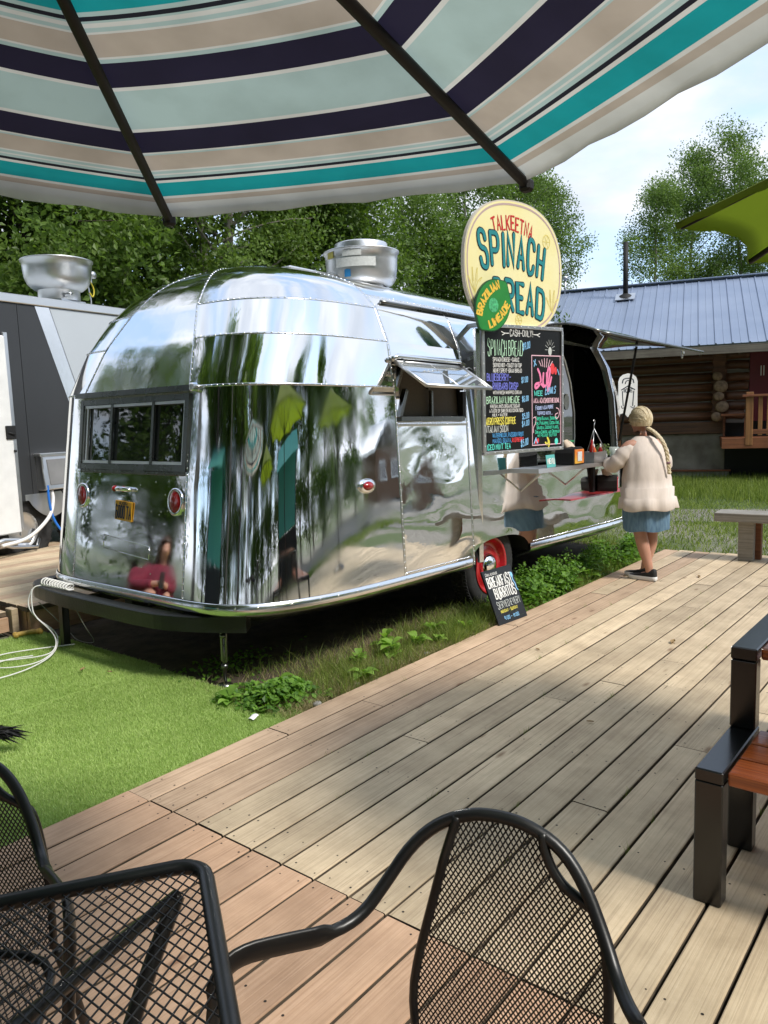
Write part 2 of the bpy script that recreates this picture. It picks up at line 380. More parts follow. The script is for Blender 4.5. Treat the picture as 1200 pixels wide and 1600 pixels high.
class Pen:
    """flat painted strokes laid a hair above a surface, each a hair above the last; F maps (a, b, lift) to 3-D"""
    def __init__(s, F, lift=0.0012): s.F = F; s.l = lift; s.mb = MB()
    def stroke(s, pts, r):
        pts = [p for i, p in enumerate(pts) if i == 0 or (p - pts[i - 1]).length > 1e-6]
        s.l += 1.2e-5; n = len(pts)
        if n < 2: return
        left = []; right = []
        for i, p in enumerate(pts):
            a = pts[max(0, i - 1)]; b = pts[min(n - 1, i + 1)]
            t = (b - a)
            if t.length < 1e-9: t = Vector((1, 0, 0))
            t.normalize(); nn = Vector((-t.y, t.x, 0))
            k = 1.0
            if 0 < i < n - 1:
                d0 = (p - a).normalized(); d1 = (b - p).normalized(); k = 1 / max(0.6, math.sqrt(max(0.05, (1 + d0.dot(d1)) / 2)))
            left.append(p + nn * r * k); right.append(p - nn * r * k)
        def cap(p, d):
            ang = math.atan2(d.y, d.x); return [p + Vector((math.cos(ang + q), math.sin(ang + q), 0)) * r for q in (-1.05, -0.5, 0, 0.5, 1.05)]
        head = cap(pts[-1], (pts[-1] - pts[-2])); tail = cap(pts[0], (pts[0] - pts[1]))
        vs = [s.F(p.x, p.y, s.l) for p in left + right]
        s.mb.add(vs, [(n + i, n + i + 1, i + 1, i) for i in range(n - 1)])
        hv = [right[-1]] + head + [left[-1]]; s.mb.add([s.F(p.x, p.y, s.l) for p in hv], [list(range(7))])
        tv = [left[0]] + tail + [right[0]]; s.mb.add([s.F(p.x, p.y, s.l) for p in tv], [list(range(7))])
    def text(s, txt, x, y, h, r, width=None, squash=0.62, slant=0.0, rise=0.0, wob=0.0, arc=None, gap=2.2, rng=None, lower=None):
        """baseline start (x, y); h letter height; width: total width to fit"""
        rng = rng or random.Random(len(txt) * 7 + int(h * 1000))
        adv = []; cx = 0
        for ch in txt:
            if ch == ' ': cx += 2.6; adv.append(None); continue
            g, w = glyph(ch.upper()); sc = 0.74 if (lower and ch.islower()) else 1.0
            adv.append((g, cx, sc)); cx += w * sc + gap
        tot = max(cx - gap, 0.1); ux = (width / tot) if width else h / 6 * squash
        for it in adv:
            if it is None: continue
            g, ox, sc = it; dy = rng.uniform(-wob, wob) * h; ro = rng.uniform(-wob, wob) * 0.8
            for st in g:
                q = []
                for p in st:
                    a = (ox + p.x * sc) * ux + slant * p.y * h / 6; b = p.y * sc * h / 6 + dy + ro * (p.x - 2) * h / 6
                    if arc:     # bend the line over a circle of that radius
                        th = (a - tot * ux / 2) / arc; a2 = (arc + b) * math.sin(th) + tot * ux / 2; b2 = (arc + b) * math.cos(th) - arc; a, b = a2, b2
                    q.append(Vector((x + a, y + b + rise * a, 0)))
                s.stroke(q, r)
    def blob(s, cx, cy, rx, ry, n=14, rot=0.0):
        s.l += 1.2e-5
        vs = []
        for k in range(n):
            t = 2 * math.pi * k / n; a, b = rx * math.cos(t), ry * math.sin(t)
            vs.append(s.F(cx + a * math.cos(rot) - b * math.sin(rot), cy + a * math.sin(rot) + b * math.cos(rot), s.l))
        s.mb.add(vs, [list(range(n))])
    def line(s, pts, r, it=2): s.stroke(smooth_path([Vector((p[0], p[1], 0)) for p in pts], it), r)

# ================================================================== palette
M = {}
M['wood_old'] = wood_mat('weathered_decking', (0.67, 0.54, 0.37), (0.62, 0.49, 0.325), (0.46, 0.355, 0.235), rnd=0.16, blotch=0.6)
M['wood_new'] = wood_mat('reddish_decking', (0.61, 0.405, 0.27), (0.56, 0.36, 0.23), (0.46, 0.285, 0.175), rnd=0.13, blotch=0.5)
M['wood_warm'] = wood_mat('warm_decking', (0.60, 0.44, 0.30), (0.53, 0.375, 0.25), (0.38, 0.26, 0.165), rnd=0.12)
M['shaded_grimy_edge'] = mat('shaded_grimy_board_edge', (.10, .075, .05), .95, var=.4, vscale=20)  # board sides darkened: gap shade put into the colour along with dirt
M['screw'] = mat('screw_head', (0.035, 0.028, 0.022), 0.6, 0.5)
M['steel_black'] = mat('black_powder_coat', (0.006, 0.006, 0.007), 0.36, 0.0, col2=(0.014, 0.013, 0.012), vscale=14, bump=0.12, bscale=160, bdist=0.001, spec=0.5)
M['rubber'] = mat('tyre_rubber', (0.022, 0.022, 0.022), 0.85, var=0.3, vscale=30)
M['alu'] = mirror_mat('polished_aluminium', (0.91, 0.92, 0.925), 0.018, 0.016, 2.3, (.8, 1, 1.3), 0.00015)
M['alu_v'] = mirror_mat('polished_aluminium_curved', (0.90, 0.91, 0.915), 0.025, 0.010, 2.6, (1.0, 1.0, 0.30), 0.00012)
M['alu_dome'] = mirror_mat('polished_aluminium_dome', (0.86, 0.87, 0.88), 0.05, 0.008, 3.0, (1, 1, 1), 0.0004)
M['alu_rear'] = mirror_mat('polished_aluminium_rear', (0.78, 0.79, 0.80), 0.035, 0.005, 2.6, (1, 1, 0.7))
M['alu_trim'] = mirror_mat('aluminium_trim', (0.80, 0.81, 0.82), 0.16, 0.0004, 30)
M['alu_dull'] = mirror_mat('brushed_aluminium', (0.72, 0.725, 0.73), 0.34, 0.001, 6, (1, 1, 1), 0.00004)
M['galv'] = mirror_mat('galvanised_steel', (0.60, 0.61, 0.62), 0.32, 0.0006, 12)
M['dark_alu'] = mirror_mat('tarnished_frame_metal', (0.20, 0.205, 0.20), 0.25, 0.0006, 18)
M['chrome'] = mirror_mat('chrome', (0.92, 0.92, 0.93), 0.03, 0.0, 1)
M['red_paint'] = mat('red_rim_paint', (0.42, 0.012, 0.02), 0.22, coat=0.6)
M['red_lens'] = mat('red_lamp_lens', (0.30, 0.006, 0.006), 0.12, coat=1.0)
M['black_flat'] = mat('flat_black', (0.008, 0.008, 0.008), 0.7)
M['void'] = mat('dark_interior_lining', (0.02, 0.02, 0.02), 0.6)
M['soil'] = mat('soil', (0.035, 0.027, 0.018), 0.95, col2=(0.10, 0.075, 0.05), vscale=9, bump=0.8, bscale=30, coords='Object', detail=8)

# ------------------------------------------------------------------ ground sheet with its own patches of earth, grass and gravel
def ground_mat():
    m = bpy.data.materials.new('ground_cover'); m.use_nodes = True; n = m.node_tree; b = n.nodes['Principled BSDF']
    tc = n.nodes.new('ShaderNodeTexCoord')
    def noise(sc, d=5): 
        q = n.nodes.new('ShaderNodeTexNoise'); q.inputs['Scale'].default_value = sc; q.inputs['Detail'].default_value = d
        n.links.new(tc.outputs['Object'], q.inputs['Vector']); return q
    a, c, g = noise(0.35, 6), noise(9, 8), noise(60, 3)
    r1 = n.nodes.new('ShaderNodeValToRGB'); r1.color_ramp.elements[0].color = (0.05, 0.075, 0.02, 1); r1.color_ramp.elements[1].color = (0.085, 0.12, 0.032, 1)
    n.links.new(c.outputs['Fac'], r1.inputs[0])
    r2 = n.nodes.new('ShaderNodeValToRGB'); r2.color_ramp.elements[0].color = (0.10, 0.085, 0.06, 1); r2.color_ramp.elements[1].color = (0.33, 0.31, 0.27, 1)
    r2.color_ramp.elements[0].position = 0.35; r2.color_ramp.elements[1].position = 0.65
    n.links.new(g.outputs['Fac'], r2.inputs[0])
    r3 = n.nodes.new('ShaderNodeValToRGB'); r3.color_ramp.elements[0].position = 0.47; r3.color_ramp.elements[1].position = 0.58
    n.links.new(a.outputs['Fac'], r3.inputs[0])
    mx = n.nodes.new('ShaderNodeMix'); mx.data_type = 'RGBA'
    n.links.new(r3.outputs[0], mx.inputs[0]); n.links.new(r1.outputs[0], mx.inputs[6]); n.links.new(r2.outputs[0], mx.inputs[7])
    n.links.new(mx.outputs[2], b.inputs['Base Color']); b.inputs['Roughness'].default_value = 0.95
    bp = n.nodes.new('ShaderNodeBump'); bp.inputs['Strength'].default_value = 0.7; bp.inputs['Distance'].default_value = 0.03
    n.links.new(c.outputs['Fac'], bp.inputs['Height']); n.links.new(bp.outputs[0], b.inputs['Normal'])
    return m
M['ground'] = ground_mat()
g = MB(); g.grid([[(x, y, -0.045) for y in np.linspace(-150, 150, 9)] for x in np.linspace(-150, 150, 9)], smooth=False)
tag(g.build('ground', M['ground']), 'grass and bare earth around the decks', kind='structure')
M['gravel'] = mat('gravel', (0.11, 0.10, 0.08), 0.95, col2=(0.36, 0.34, 0.30), vscale=45, bump=1.0, bscale=60, bdist=0.03, detail=3)
def sheet(name, outline, z, m, label):
    q = MB(); q.add([(x, y, z) for x, y in outline], [list(range(len(outline)))])
    return tag(q.build(name, m), label, kind='structure')
sheet('gravel_path', [(9.6, 6.5), (10.3, 4.2), (10.9, 2.4), (12.2, -2.0), (12.6, -8), (14.2, -8), (13.3, -1.5), (12.3, 2.6), (11.6, 4.4), (11.0, 6.8)], -0.041, M['gravel'], 'thin gravel track across the grass')
sheet('gravel_lot', [(-14, -6.4), (2, -5.8), (9, -6.6), (26, -9), (26, -15), (-14, -15)], -0.041, M['gravel'], 'grey gravel lot beside the deck')
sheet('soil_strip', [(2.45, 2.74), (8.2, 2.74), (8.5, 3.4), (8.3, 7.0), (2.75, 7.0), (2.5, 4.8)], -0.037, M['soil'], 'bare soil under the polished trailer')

# ------------------------------------------------------------------ deck: every board its own
sheet('deck_gap_shade', [(-3.4, 2.76), (8.1, 2.76), (8.9, -4.5), (-3.4, -4.5)], -0.0425, mat('shade_dark_earth', (.02, .016, .011), 1.0, var=.4, vscale=12), 'earth below the deck boards, darkened for the shade in their gaps')  # near-black colour carries the shade seen down the board gaps
deck = tag(thing('deck', 'weathered plank deck in front of the polished trailer', None), kind='structure')
del deck['label']
tag(deck, 'weathered plank deck in front of the polished trailer', kind='structure')
PITCH = 0.1528; WID = 0.1422; TH = 0.036
def plank(x0, x1, yc, m, parent, z=0.0, wid=WID, th=TH, axis='X', screws=True, rng=random):
    Ln = x1 - x0; q = MB()
    hy = wid / 2; c = 0.0045
    prof = [(-hy, -th), (-hy, -c), (-hy + c * .35, -c * .35), (-hy + c, 0), (hy - c, 0), (hy - c * .35, -c * .35), (hy, -c), (hy, -th)]
    n = len(prof); vs = []
    for x in (-Ln / 2, Ln / 2):
        for (a, b) in prof: vs.append((x, a, b) if axis == 'X' else (a, x, b))
    fs = [(i, i + 1, n + i + 1, n + i) for i in range(n - 1)] + [list(range(n))[::-1], list(range(n, 2 * n))]
    if axis == 'Y': fs = [f[::-1] if isinstance(f, list) else tuple(reversed(f)) for f in fs]
    q.add(vs, fs[1:6]); q.add(vs, [fs[0], fs[6]] + fs[7:], 2)
    if screws:
        j = math.ceil((x0 + 0.02) / 0.61) * 0.61
        spots = [x0 + 0.03, x1 - 0.03]
        while j < x1 - 0.08:
            if j > x0 + 0.1: spots.append(j)
            j += 0.61
        for sx in spots:
            for sy in (-0.045, 0.045):
                if rng.random() < 0.12: continue
                a, b = sx - (x0 + x1) / 2 + rng.uniform(-.012, .012), sy + rng.uniform(-.01, .01)
                rr = rng.uniform(0.0028, 0.0048)
                pts = [(a + rr * math.cos(t * math.pi / 3), b + rr * math.sin(t * math.pi / 3), 0.0007) for t in range(6)]
                if axis == 'Y': pts = [(p[1], p[0], p[2]) for p in pts][::-1]
                q.add(pts, [list(range(6))], 1)
    o = q.build('plank', [m, M['screw'], M['shaded_grimy_edge']], parent)
    o.location = (((x0 + x1) / 2, yc, z) if axis == 'X' else (yc, (x0 + x1) / 2, z))
    o.rotation_euler = (rng.uniform(-.006, .006), rng.uniform(-.0006, .0006), rng.uniform(-.0006, .0006))
    return o
_r = random.Random(11)
SEAM = 1.682
for k in range(48):
    yc = 2.77 - WID / 2 - k * PITCH
    if k == 0:       # the outermost board stops short where the turf and the weeds reach in
        plank(2.47, 4.72, yc, M['wood_warm'], deck, rng=_r); plank(4.73, 8.17, yc, M['wood_warm'], deck, rng=_r)
        plank(SEAM, 2.462, yc, M['wood_warm'], deck, rng=_r)
    else:
        x = SEAM + 0.004; cuts = []
        first = _r.uniform(0.9, 3.4)
        if k in (1, 3, 5, 7): first = {1: 1.32, 3: 1.95, 5: 2.75, 7: 2.3}[k]
        cuts.append(x + first)
        while cuts[-1] < 6.0: cuts.append(cuts[-1] + _r.uniform(2.2, 3.3))
        if cuts[-1] > 7.2: cuts.pop()
        ends = cuts + [8.17 + _r.uniform(-.012, .014) + 0.018 * k]
        for e in ends:
            plank(x, e - 0.002, yc, M['wood_warm'] if (k < 3 and _r.random() < .6) else M['wood_old'], deck, z=_r.uniform(-.002, .0015), rng=_r); x = e + 0.002
    plank(-0.9, SEAM - 0.003, yc, M['wood_new'], deck, z=_r.uniform(-.001, .001), rng=_r)
    plank(-3.4, -0.904, yc, M['wood_new'], deck, rng=_r)

# ------------------------------------------------------------------ raised deck on the left
ld = tag(thing('raised_deck', None, None), 'raised timber deck behind the turf', kind='structure')
_r = random.Random(5)
for k in range(20):
    yc = 5.70 + k * 0.149
    plank(2.70 + _r.uniform(-.01, .01), 4.85 - .003, yc, M['wood_old'] if k % 3 else M['wood_warm'], ld, z=0.18, rng=_r)
    plank(4.85, 7.4, yc, M['wood_old'], ld, z=0.18, rng=_r)
for (c, d, m) in [((3.7, 5.65, 0.050), (1.96, 0.036, 0.185), M['wood_new']), ((2.745, 7.1, 0.050), (0.036, 2.8, 0.185), M['wood_new'])]:
    q = MB(); q.box(c, d, bev=0.003); q.build('fascia_board', m, ld)
st = tag(thing('timber_step', 'low timber step block at the corner of the raised deck', 'step', (2.40, 5.86, 0)), None)
for k in range(4):
    plank(-0.22, 0.22, 0.0 + k * 0.149, M['wood_old'], st, z=0.145, screws=False, rng=_r)
q = MB(); q.box((0, -0.09, 0.05), (0.44, 0.03, 0.11), bev=0.003); q.build('front_board', M['wood_new'], st)
q = MB(); q.box((0.2, 0.2, 0.05), (0.03, 0.5, 0.11), bev=0.003); q.build('side_board', M['wood_warm'], st)
q = MB(); q.box((2.67, 5.80, 0.065), (0.05, 0.10, 0.19), bev=0.004); tag(q.build('timber_offcut', M['wood_old']), 'short upright timber offcut between step and raised deck', 'offcut')

# ------------------------------------------------------------------ blades
def blades(x, y, z, h, w, lean, rng, n_seg=2):
    n = len(x); a = rng.uniform(0, 2 * np.pi, n); la = rng.uniform(0, 2 * np.pi, n)
    dx, dy = np.cos(a) * w / 2, np.sin(a) * w / 2; lx, ly = np.cos(la) * lean, np.sin(la) * lean
    b0 = np.stack([x - dx, y - dy, z], 1); b1 = np.stack([x + dx, y + dy, z], 1)
    m0 = np.stack([x - dx * .7 + lx * .35, y - dy * .7 + ly * .35, z + h * .6], 1); m1 = np.stack([x + dx * .7 + lx * .35, y + dy * .7 + ly * .35, z + h * .6], 1)
    t = np.stack([x + lx, y + ly, z + h], 1)
    V = np.stack([b0, b1, m1, m0, t], 1).reshape(-1, 3); i = np.arange(n) * 5
    F = np.concatenate([np.stack([i, i + 1, i + 2], 1), np.stack([i, i + 2, i + 3], 1), np.stack([i + 3, i + 2, i + 4], 1)])
    r = rng.uniform(0, 1, n); return V, F, np.concatenate([r, r, r])
RN = np.random.default_rng(3)
M['turf'] = leaf_mat('artificial_turf_blade', (0.30, 0.42, 0.11), (0.58, 0.70, 0.28), 0.3, 0.55)
M['turf_base'] = mat('turf_backing', (0.20, 0.32, 0.06), 0.9, col2=(0.28, 0.40, 0.10), vscale=60)
for (y0, y1, lab) in [(2.785, 4.105, 'strip of artificial turf nearest the plank deck'), (4.12, 5.64, 'strip of artificial turf nearest the raised deck')]:
    xa = 2.74 if y0 < 3 else 2.80
    q = MB(); q.box(((xa - 2.2) / 2 , (y0 + y1) / 2, -0.028), (xa + 2.2, y1 - y0, 0.012), bev=0.003)
    tag(q.build('artificial_turf', M['turf_base']), lab, kind='structure')
def in_tri(n, x0, x1, y0, y1): return RN.uniform(x0, x1, n), RN.uniform(y0, y1, n)
x1, y1 = in_tri(116000, 0.8, 2.745, 2.770, 4.10); x2, y2 = in_tri(75000, 1.2, 2.78, 4.125, 5.62); x3, y3 = in_tri(16000, -1.6, 0.8, 2.787, 5.15)
x = np.concatenate([x1, x2, x3]); y = np.concatenate([y1, y2, y3]); _k = ~((x > 2.56) & (y < 2.80)); x, y = x[_k], y[_k]; n = len(x)
V, F, A = blades(x, y, np.full(n, -0.024), RN.uniform(.012, .026, n), RN.uniform(.0022, .0038, n), RN.uniform(.004, .016, n), RN)
pt = 0.5 + 0.5 * np.sin(V[F[:, 0], 0] * 2.1 + np.sin(V[F[:, 0], 1] * 3.3))
A = np.clip(A * (.75 + .25 * np.sin(V[F[:, 0], 0] * 9 + V[F[:, 0], 1] * 7) * np.sin(V[F[:, 0], 1] * 11)), 0, 1)
tag(np_mesh('turf_pile', V, F, M['turf'], np.clip(A * .75 + pt * .25, 0, 1)), 'short bright green pile of the artificial turf', 'turf', kind='stuff')

# natural grass: strip beside the trailer, then the lawn
M['grass'] = leaf_mat('grass_blade', (0.08, 0.135, 0.02), (0.28, 0.345, 0.08), 0.4)
M['grass_dry'] = leaf_mat('dry_grass_blade', (0.16, 0.16, 0.06), (0.46, 0.39, 0.20), 0.3)
def keep_strip(x, y): return (y > 2.76) & (y < 3.55)
n = 22000; x = RN.uniform(2.62, 5.3, n); y = 2.785 + np.abs(RN.normal(0, .26, n)); ok = (y < 3.8); x, y = x[ok], y[ok]; n = len(x)
V, F, A = blades(x, y, np.full(n, -0.038), RN.uniform(.02, .07, n), RN.uniform(.002, .004, n), RN.uniform(.02, .07, n), RN)
tag(np_mesh('dry_grass', V, F, M['grass_dry'], A), 'flattened dry grass between deck boards and trailer', 'grass', kind='stuff')
cx = np.concatenate([RN.uniform(2.9, 4.9, 110), RN.uniform(4.2, 5.4, 70), RN.uniform(5.3, 7.9, 90)]); cy = np.concatenate([2.80 + np.abs(RN.normal(0, .22, 110)), RN.uniform(2.84, 3.1, 70), RN.uniform(2.79, 3.15, 90)])
x = np.repeat(cx, 60) + RN.normal(0, .07, 270 * 60); y = np.maximum(np.repeat(cy, 60) + RN.normal(0, .05, 270 * 60), 2.775); n = len(x)
V, F, A = blades(x, y, np.full(n, -0.038), RN.uniform(.03, .19, n) * RN.uniform(.4, 1, n), RN.uniform(.002, .0048, n), RN.uniform(.02, .13, n), RN)
tag(np_mesh('tall_grass', V, F, M['grass'], A), 'tall green grass growing out from under the trailer', 'grass', kind='stuff')
n = 110000; x = RN.uniform(8.25, 17.5, n); y = RN.uniform(0.6, 7.6, n)
dens = np.sin(x * 1.9 + np.sin(y * 1.1) * 1.5) * .5 + .5; far = np.clip((x - 8.6) / 8, 0, 1)
path = np.abs(x - (11.0 + (4.2 - y) * .35)) < 0.85
ok = (RN.uniform(0, 1, n) < (.35 + .65 * dens)) & ~(path & (RN.uniform(0, 1, n) < .62)); x, y = x[ok], y[ok]; n = len(x)
hh = np.where(x > 13.0, RN.uniform(.06, .2, n), RN.uniform(.02, .075, n))
V, F, A = blades(x, y, np.full(n, -0.045), hh, RN.uniform(.006, .013, n), RN.uniform(.02, .07, n), RN)
tag(np_mesh('lawn_grass', V, F, M['grass'], A), 'patchy rough grass between the deck and the log cabin', 'grass', kind='stuff')
n = 26000; x = RN.uniform(-12, 14, n); y = RN.uniform(-6.4, -4.5, n)
V, F, A = blades(x, y, np.full(n, -0.045), RN.uniform(.03, .11, n), RN.uniform(.008, .016, n), RN.uniform(.02, .07, n), RN)
tag(np_mesh('verge_grass', V, F, M['grass'], A), 'grass verge between the plank deck and the gravel lot', 'grass', kind='stuff')

# ------------------------------------------------------------------ leafy weeds
M['clover'] = leaf_mat('clover_leaf', (0.05, 0.13, 0.014), (0.18, 0.34, 0.045), 0.35)
M['weed'] = leaf_mat('weed_leaf', (0.14, 0.27, 0.035), (0.30, 0.48, 0.09), 0.4)
def leaves(P, N, s, asp, rng):
    """folded diamond leaves at points P facing N"""
    n = len(P); N = N / np.linalg.norm(N, axis=1, keepdims=True)
    a = rng.normal(size=(n, 3)); T = a - N * np.sum(a * N, 1, keepdims=True); T /= np.linalg.norm(T, axis=1, keepdims=True); B = np.cross(N, T)
    s = np.asarray(s).reshape(-1, 1) * np.ones((n, 1))
    V = np.stack([P - T * s, P + B * s * asp + N * s * .18, P + T * s, P - B * s * asp + N * s * .18], 1).reshape(-1, 3)
    i = np.arange(n) * 4; F = np.concatenate([np.stack([i, i + 1, i + 2], 1), np.stack([i, i + 2, i + 3], 1)])
    r = rng.uniform(0, 1, n); return V, F, np.concatenate([r, r])
def mound(n, cx, cy, rx, ry, h, s, rng):
    x = rng.normal(cx, rx, n); y = rng.normal(cy, ry, n); d = np.clip(1 - ((x - cx) / (2.4 * rx)) ** 2 - ((y - cy) / (2.4 * ry)) ** 2, 0.05, 1)
    z = -0.04 + h * d * np.sqrt(rng.uniform(0.05, 1, n)); P = np.stack([x, y, z], 1)
    N = rng.normal(size=(n, 3)) * .5 + np.array([0, -.25, 1.0]); return P, N, s * rng.uniform(.6, 1.25, n)
def weed_mass(name, specs, m, label, seed):
    rg = np.random.default_rng(seed); Ps = [mound(*q, rg) for q in specs]
    P = np.concatenate([q[0] for q in Ps]); N = np.concatenate([q[1] for q in Ps]); s = np.concatenate([q[2] for q in Ps])
    ok = P[:, 1] > 2.78; V, F, A = leaves(P[ok], N[ok], s[ok], .75, rg)
    return tag(np_mesh(name, V, F, m, A), label, 'weeds', kind='stuff')
_w = random.Random(31)
weed_mass('clover_bank', [(int(_w.uniform(120, 520)), _w.uniform(5.0, 7.9), 2.84 + abs(_w.gauss(.12, .1)), _w.uniform(.06, .16), _w.uniform(.05, .1), _w.uniform(.08, .36), _w.uniform(.011, .026)) for _ in range(46)], M['clover'],
          'bank of leafy green clover growing between wheel and standing person', 21)
weed_mass('weed_patch', [(900, 2.80, 3.02, .12, .09, .14, .02), (400, 2.74, 3.18, .12, .12, .09, .018), (300, 3.0, 3.75, .25, .12, .05, .016)], M['clover'],
          'low clump of green weeds at the foot of the trailer jack', 22)
def broad_weed(x, y, h, nl, ls, label, seed):
    rg = random.Random(seed); t = thing('broadleaf_weed', label, 'plant', (x, y, -0.04), rg.uniform(0, 6), 'broad-leaved weeds along the deck edge')
    s = MB()
    for k in range(nl):
        a = k * 2.4 + rg.uniform(-.3, .3); el = rg.uniform(.35, 1.1); b = (0.006 * math.cos(a), .006 * math.sin(a), h * rg.uniform(.05, .55))
        L0 = ls * rg.uniform(.7, 1.2); q = MB(); P = []
        for i in range(6):
            u = i / 5; w = L0 * .30 * math.sin(math.pi * min(1, u * .93 + .06)) ** .8; r = L0 * u; zz = r * math.sin(el) - L0 * .45 * u * u
            c = Vector((math.cos(a) * r * math.cos(el), math.sin(a) * r * math.cos(el), zz)); sd = Vector((-math.sin(a), math.cos(a), 0))
            P.append([tuple(c + sd * w + Vector((0, 0, w * .35)) + Vector(b)), tuple(c + Vector(b)), tuple(c - sd * w + Vector((0, 0, w * .35)) + Vector(b))])
        q.grid(P); lf = q.build('leaf', M['weed'], t)
        at = lf.data.attributes.new('rnd', 'FLOAT', 'FACE'); v = rg.random()
        for d in at.data: d.value = v
        s.tube([(0, 0, 0), (b[0], b[1], b[2])], 0.0025, 5)
    s.build('stem', M['weed'], t); return t
for i, (x, y, h, nl, ls, lab) in enumerate([
    (2.72, 3.06, .18, 9, .11, 'broad-leaved weed standing nearest the trailer jack'),
    (3.30, 2.86, .13, 8, .10, 'small upright broad-leaved weed alone at the deck edge'),
    (3.74, 2.98, .2, 16, .11, 'largest bushy light green weed along the deck edge'),
    (3.98, 2.97, .18, 14, .10, 'bushy light green weed right of the largest one'),
    (4.30, 3.05, .17, 10, .11, 'broad-leaved weed growing in front of the wheel'),
    (5.26, 2.85, .1, 8, .08, 'round-leaved weed right beside the burrito sign'),
    (2.98, 2.86, .10, 7, .06, 'tiny weed beside the grey pebble'),
    (2.60, 3.22, .13, 8, .09, 'broad-leaved weed on the turf edge left of the jack'), (2.92, 3.16, .15, 9, .09, 'broad-leaved weed behind the low green clump'),
    (3.52, 3.08, .15, 10, .09, 'broad-leaved weed between the upright weed and the largest one'), (3.86, 3.14, .2, 12, .10, 'tall weed standing behind the largest bushy one'),
    (4.14, 2.90, .13, 9, .08, 'low weed spilling over the deck edge right of the bushy ones'), (4.46, 2.90, .14, 9, .08, 'low weed just left of the leaning sign'),
    (5.62, 2.86, .2, 11, .11, 'broad-leaved weed first along the clover right of the leaning sign'), (6.02, 2.90, .3, 12, .10, 'tall weed rising out of the middle of the clover bank'), (6.45, 2.86, .22, 10, .11, 'broad-leaved weed in the clover nearest the standing person')]):
    broad_weed(x, y, h, nl, ls, lab, 40 + i)
M['stone'] = mat('pebble', (0.28, 0.27, 0.25), 0.8, var=.3, vscale=40)
for (x, y, r, lab) in [(2.86, 2.81, .024, 'grey pebble on the deck edge below the weeds'), (3.22, 2.84, .018, 'small pale pebble beside the upright weed'), (3.9, 2.83, .02, 'dark pebble under the bushy weed'), (3.36, 2.8, .013, 'smallest pebble on the deck edge')]:
    q = MB(); q.lathe([(0.0001, -r * .7), (r * .8, -r * .4), (r, 0), (r * .75, r * .5), (0.0001, r * .7)], 9); o = q.build('pebble', M['stone']); o.location = (x, y, -.025 + r * .5); o.scale = (1.25, .9, .8)
    tag(o, lab, 'pebble', 'pebbles along the deck edge')

# ================================================================== polished travel trailer
TR = thing('travel_trailer', 'polished aluminium riveted travel trailer with a serving hatch', 'trailer', (2.69, 4.335, .029))
TR.rotation_euler = (0, R(1.2), R(-0.7))        # stands a little nose-down
LT = 5.66; UE = 1.30; EN = 2.8
ZB = 0.40
KN = [(ZB, 1.262, 0.0), (1.69, 1.19, 0.155), (1.99, 1.14, 0.275), (2.215, 1.045, 0.405), (2.39, 0.85, 0.565), (2.495, 0.57, 0.74), (2.55, 0.27, 0.97), (2.575, 0.0, 1.25)]
def em(h): return 6.8 - 2.2 * min(1, max(0, (h - 1) / 2)) - 1.2 * min(1, max(0, (h - 3) / 3))
def knot(h):
    h = max(0.0, min(7.0, h)); i = min(6, int(h)); t = h - i
    a, b = KN[i], KN[i + 1]
    if i < 3: return tuple(a[k] * (1 - t) + b[k] * t for k in range(3))
    p = KN[i - 1] if i > 3 else tuple(2 * a[k] - b[k] for k in range(3)); q = KN[i + 2] if i < 6 else tuple(2 * b[k] - a[k] for k in range(3))
    r = []
    for k in range(3):
        v = 0.5 * (2 * a[k] + (b[k] - p[k]) * t + (2 * p[k] - 5 * a[k] + 4 * b[k] - q[k]) * t * t + (3 * a[k] - p[k] - 3 * b[k] + q[k]) * t ** 3)
        r.append(v)
    r[1] = max(0.0, r[1]); return tuple(r)
def h_of_z(z):
    for i in range(3):
        if z <= KN[i + 1][0]: return i + (z - KN[i][0]) / (KN[i + 1][0] - KN[i][0])
    for k in range(300, 700):
        if knot(k / 100)[0] >= z: return k / 100
    return 7.0
def body(p, h, off=0.0):
    """p: 0 rear centre .. 1 end of rear corner .. 2 start of front corner .. 3 nose; the sign of p picks the side (+ = deck side)"""
    z, w, r = knot(h); sg = -1 if p >= 0 else 1; p = abs(p)
    if p <= 1:
        th = p * math.pi / 2; u = r + (UE - r) * (1 - max(0, math.cos(th)) ** (2 / EN)); v = w * math.sin(th) ** (2 / em(h))
    elif p <= 2: u = UE + (LT - 2 * UE) * (p - 1); v = w
    else:
        th = (3 - p) * math.pi / 2; u = LT - r - (UE - r) * (1 - max(0, math.cos(th)) ** (2 / EN)); v = w * max(0, math.sin(th)) ** (2 / em(h))
    P = Vector((u, sg * v, z))
    if off: P = P + normal(p * (-sg), h) * off
    return P
def normal(p, h):
    e = 1e-3
    a = body(p + e, h) - body(p - e, h); b = body(p, min(7, h + e)) - body(p, max(0, h - e))
    n = a.cross(b)
    if n.length < 1e-12: return Vector((0, 0, 1))
    n.normalize(); c = Vector((LT / 2, 0, 1.0))
    if n.dot(body(p, h) - c) < 0: n = -n
    return n
def p_of_v(v, h=0.0):
    w = knot(h)[1]; return math.asin(min(1, (abs(v) / w)) ** (em(h) / 2)) * 2 / math.pi
def VP_(v0, v1, n): return [math.copysign(p_of_v(v0 + (v1 - v0) * i / n), v0 + (v1 - v0) * i / n) for i in range(n + 1)]
def p_of_u(u):
    if u < UE: return math.acos(min(1, max(0, 1 - u / UE) ** (EN / 2))) * 2 / math.pi
    if u <= LT - UE: return 1 + (u - UE) / (LT - 2 * UE)
    return 3 - p_of_u(LT - u)
PS = 0.0567          # the seam between rear end cap and quarter panels
def span(a, b, n): return [a + (b - a) * i / n for i in range(n + 1)]
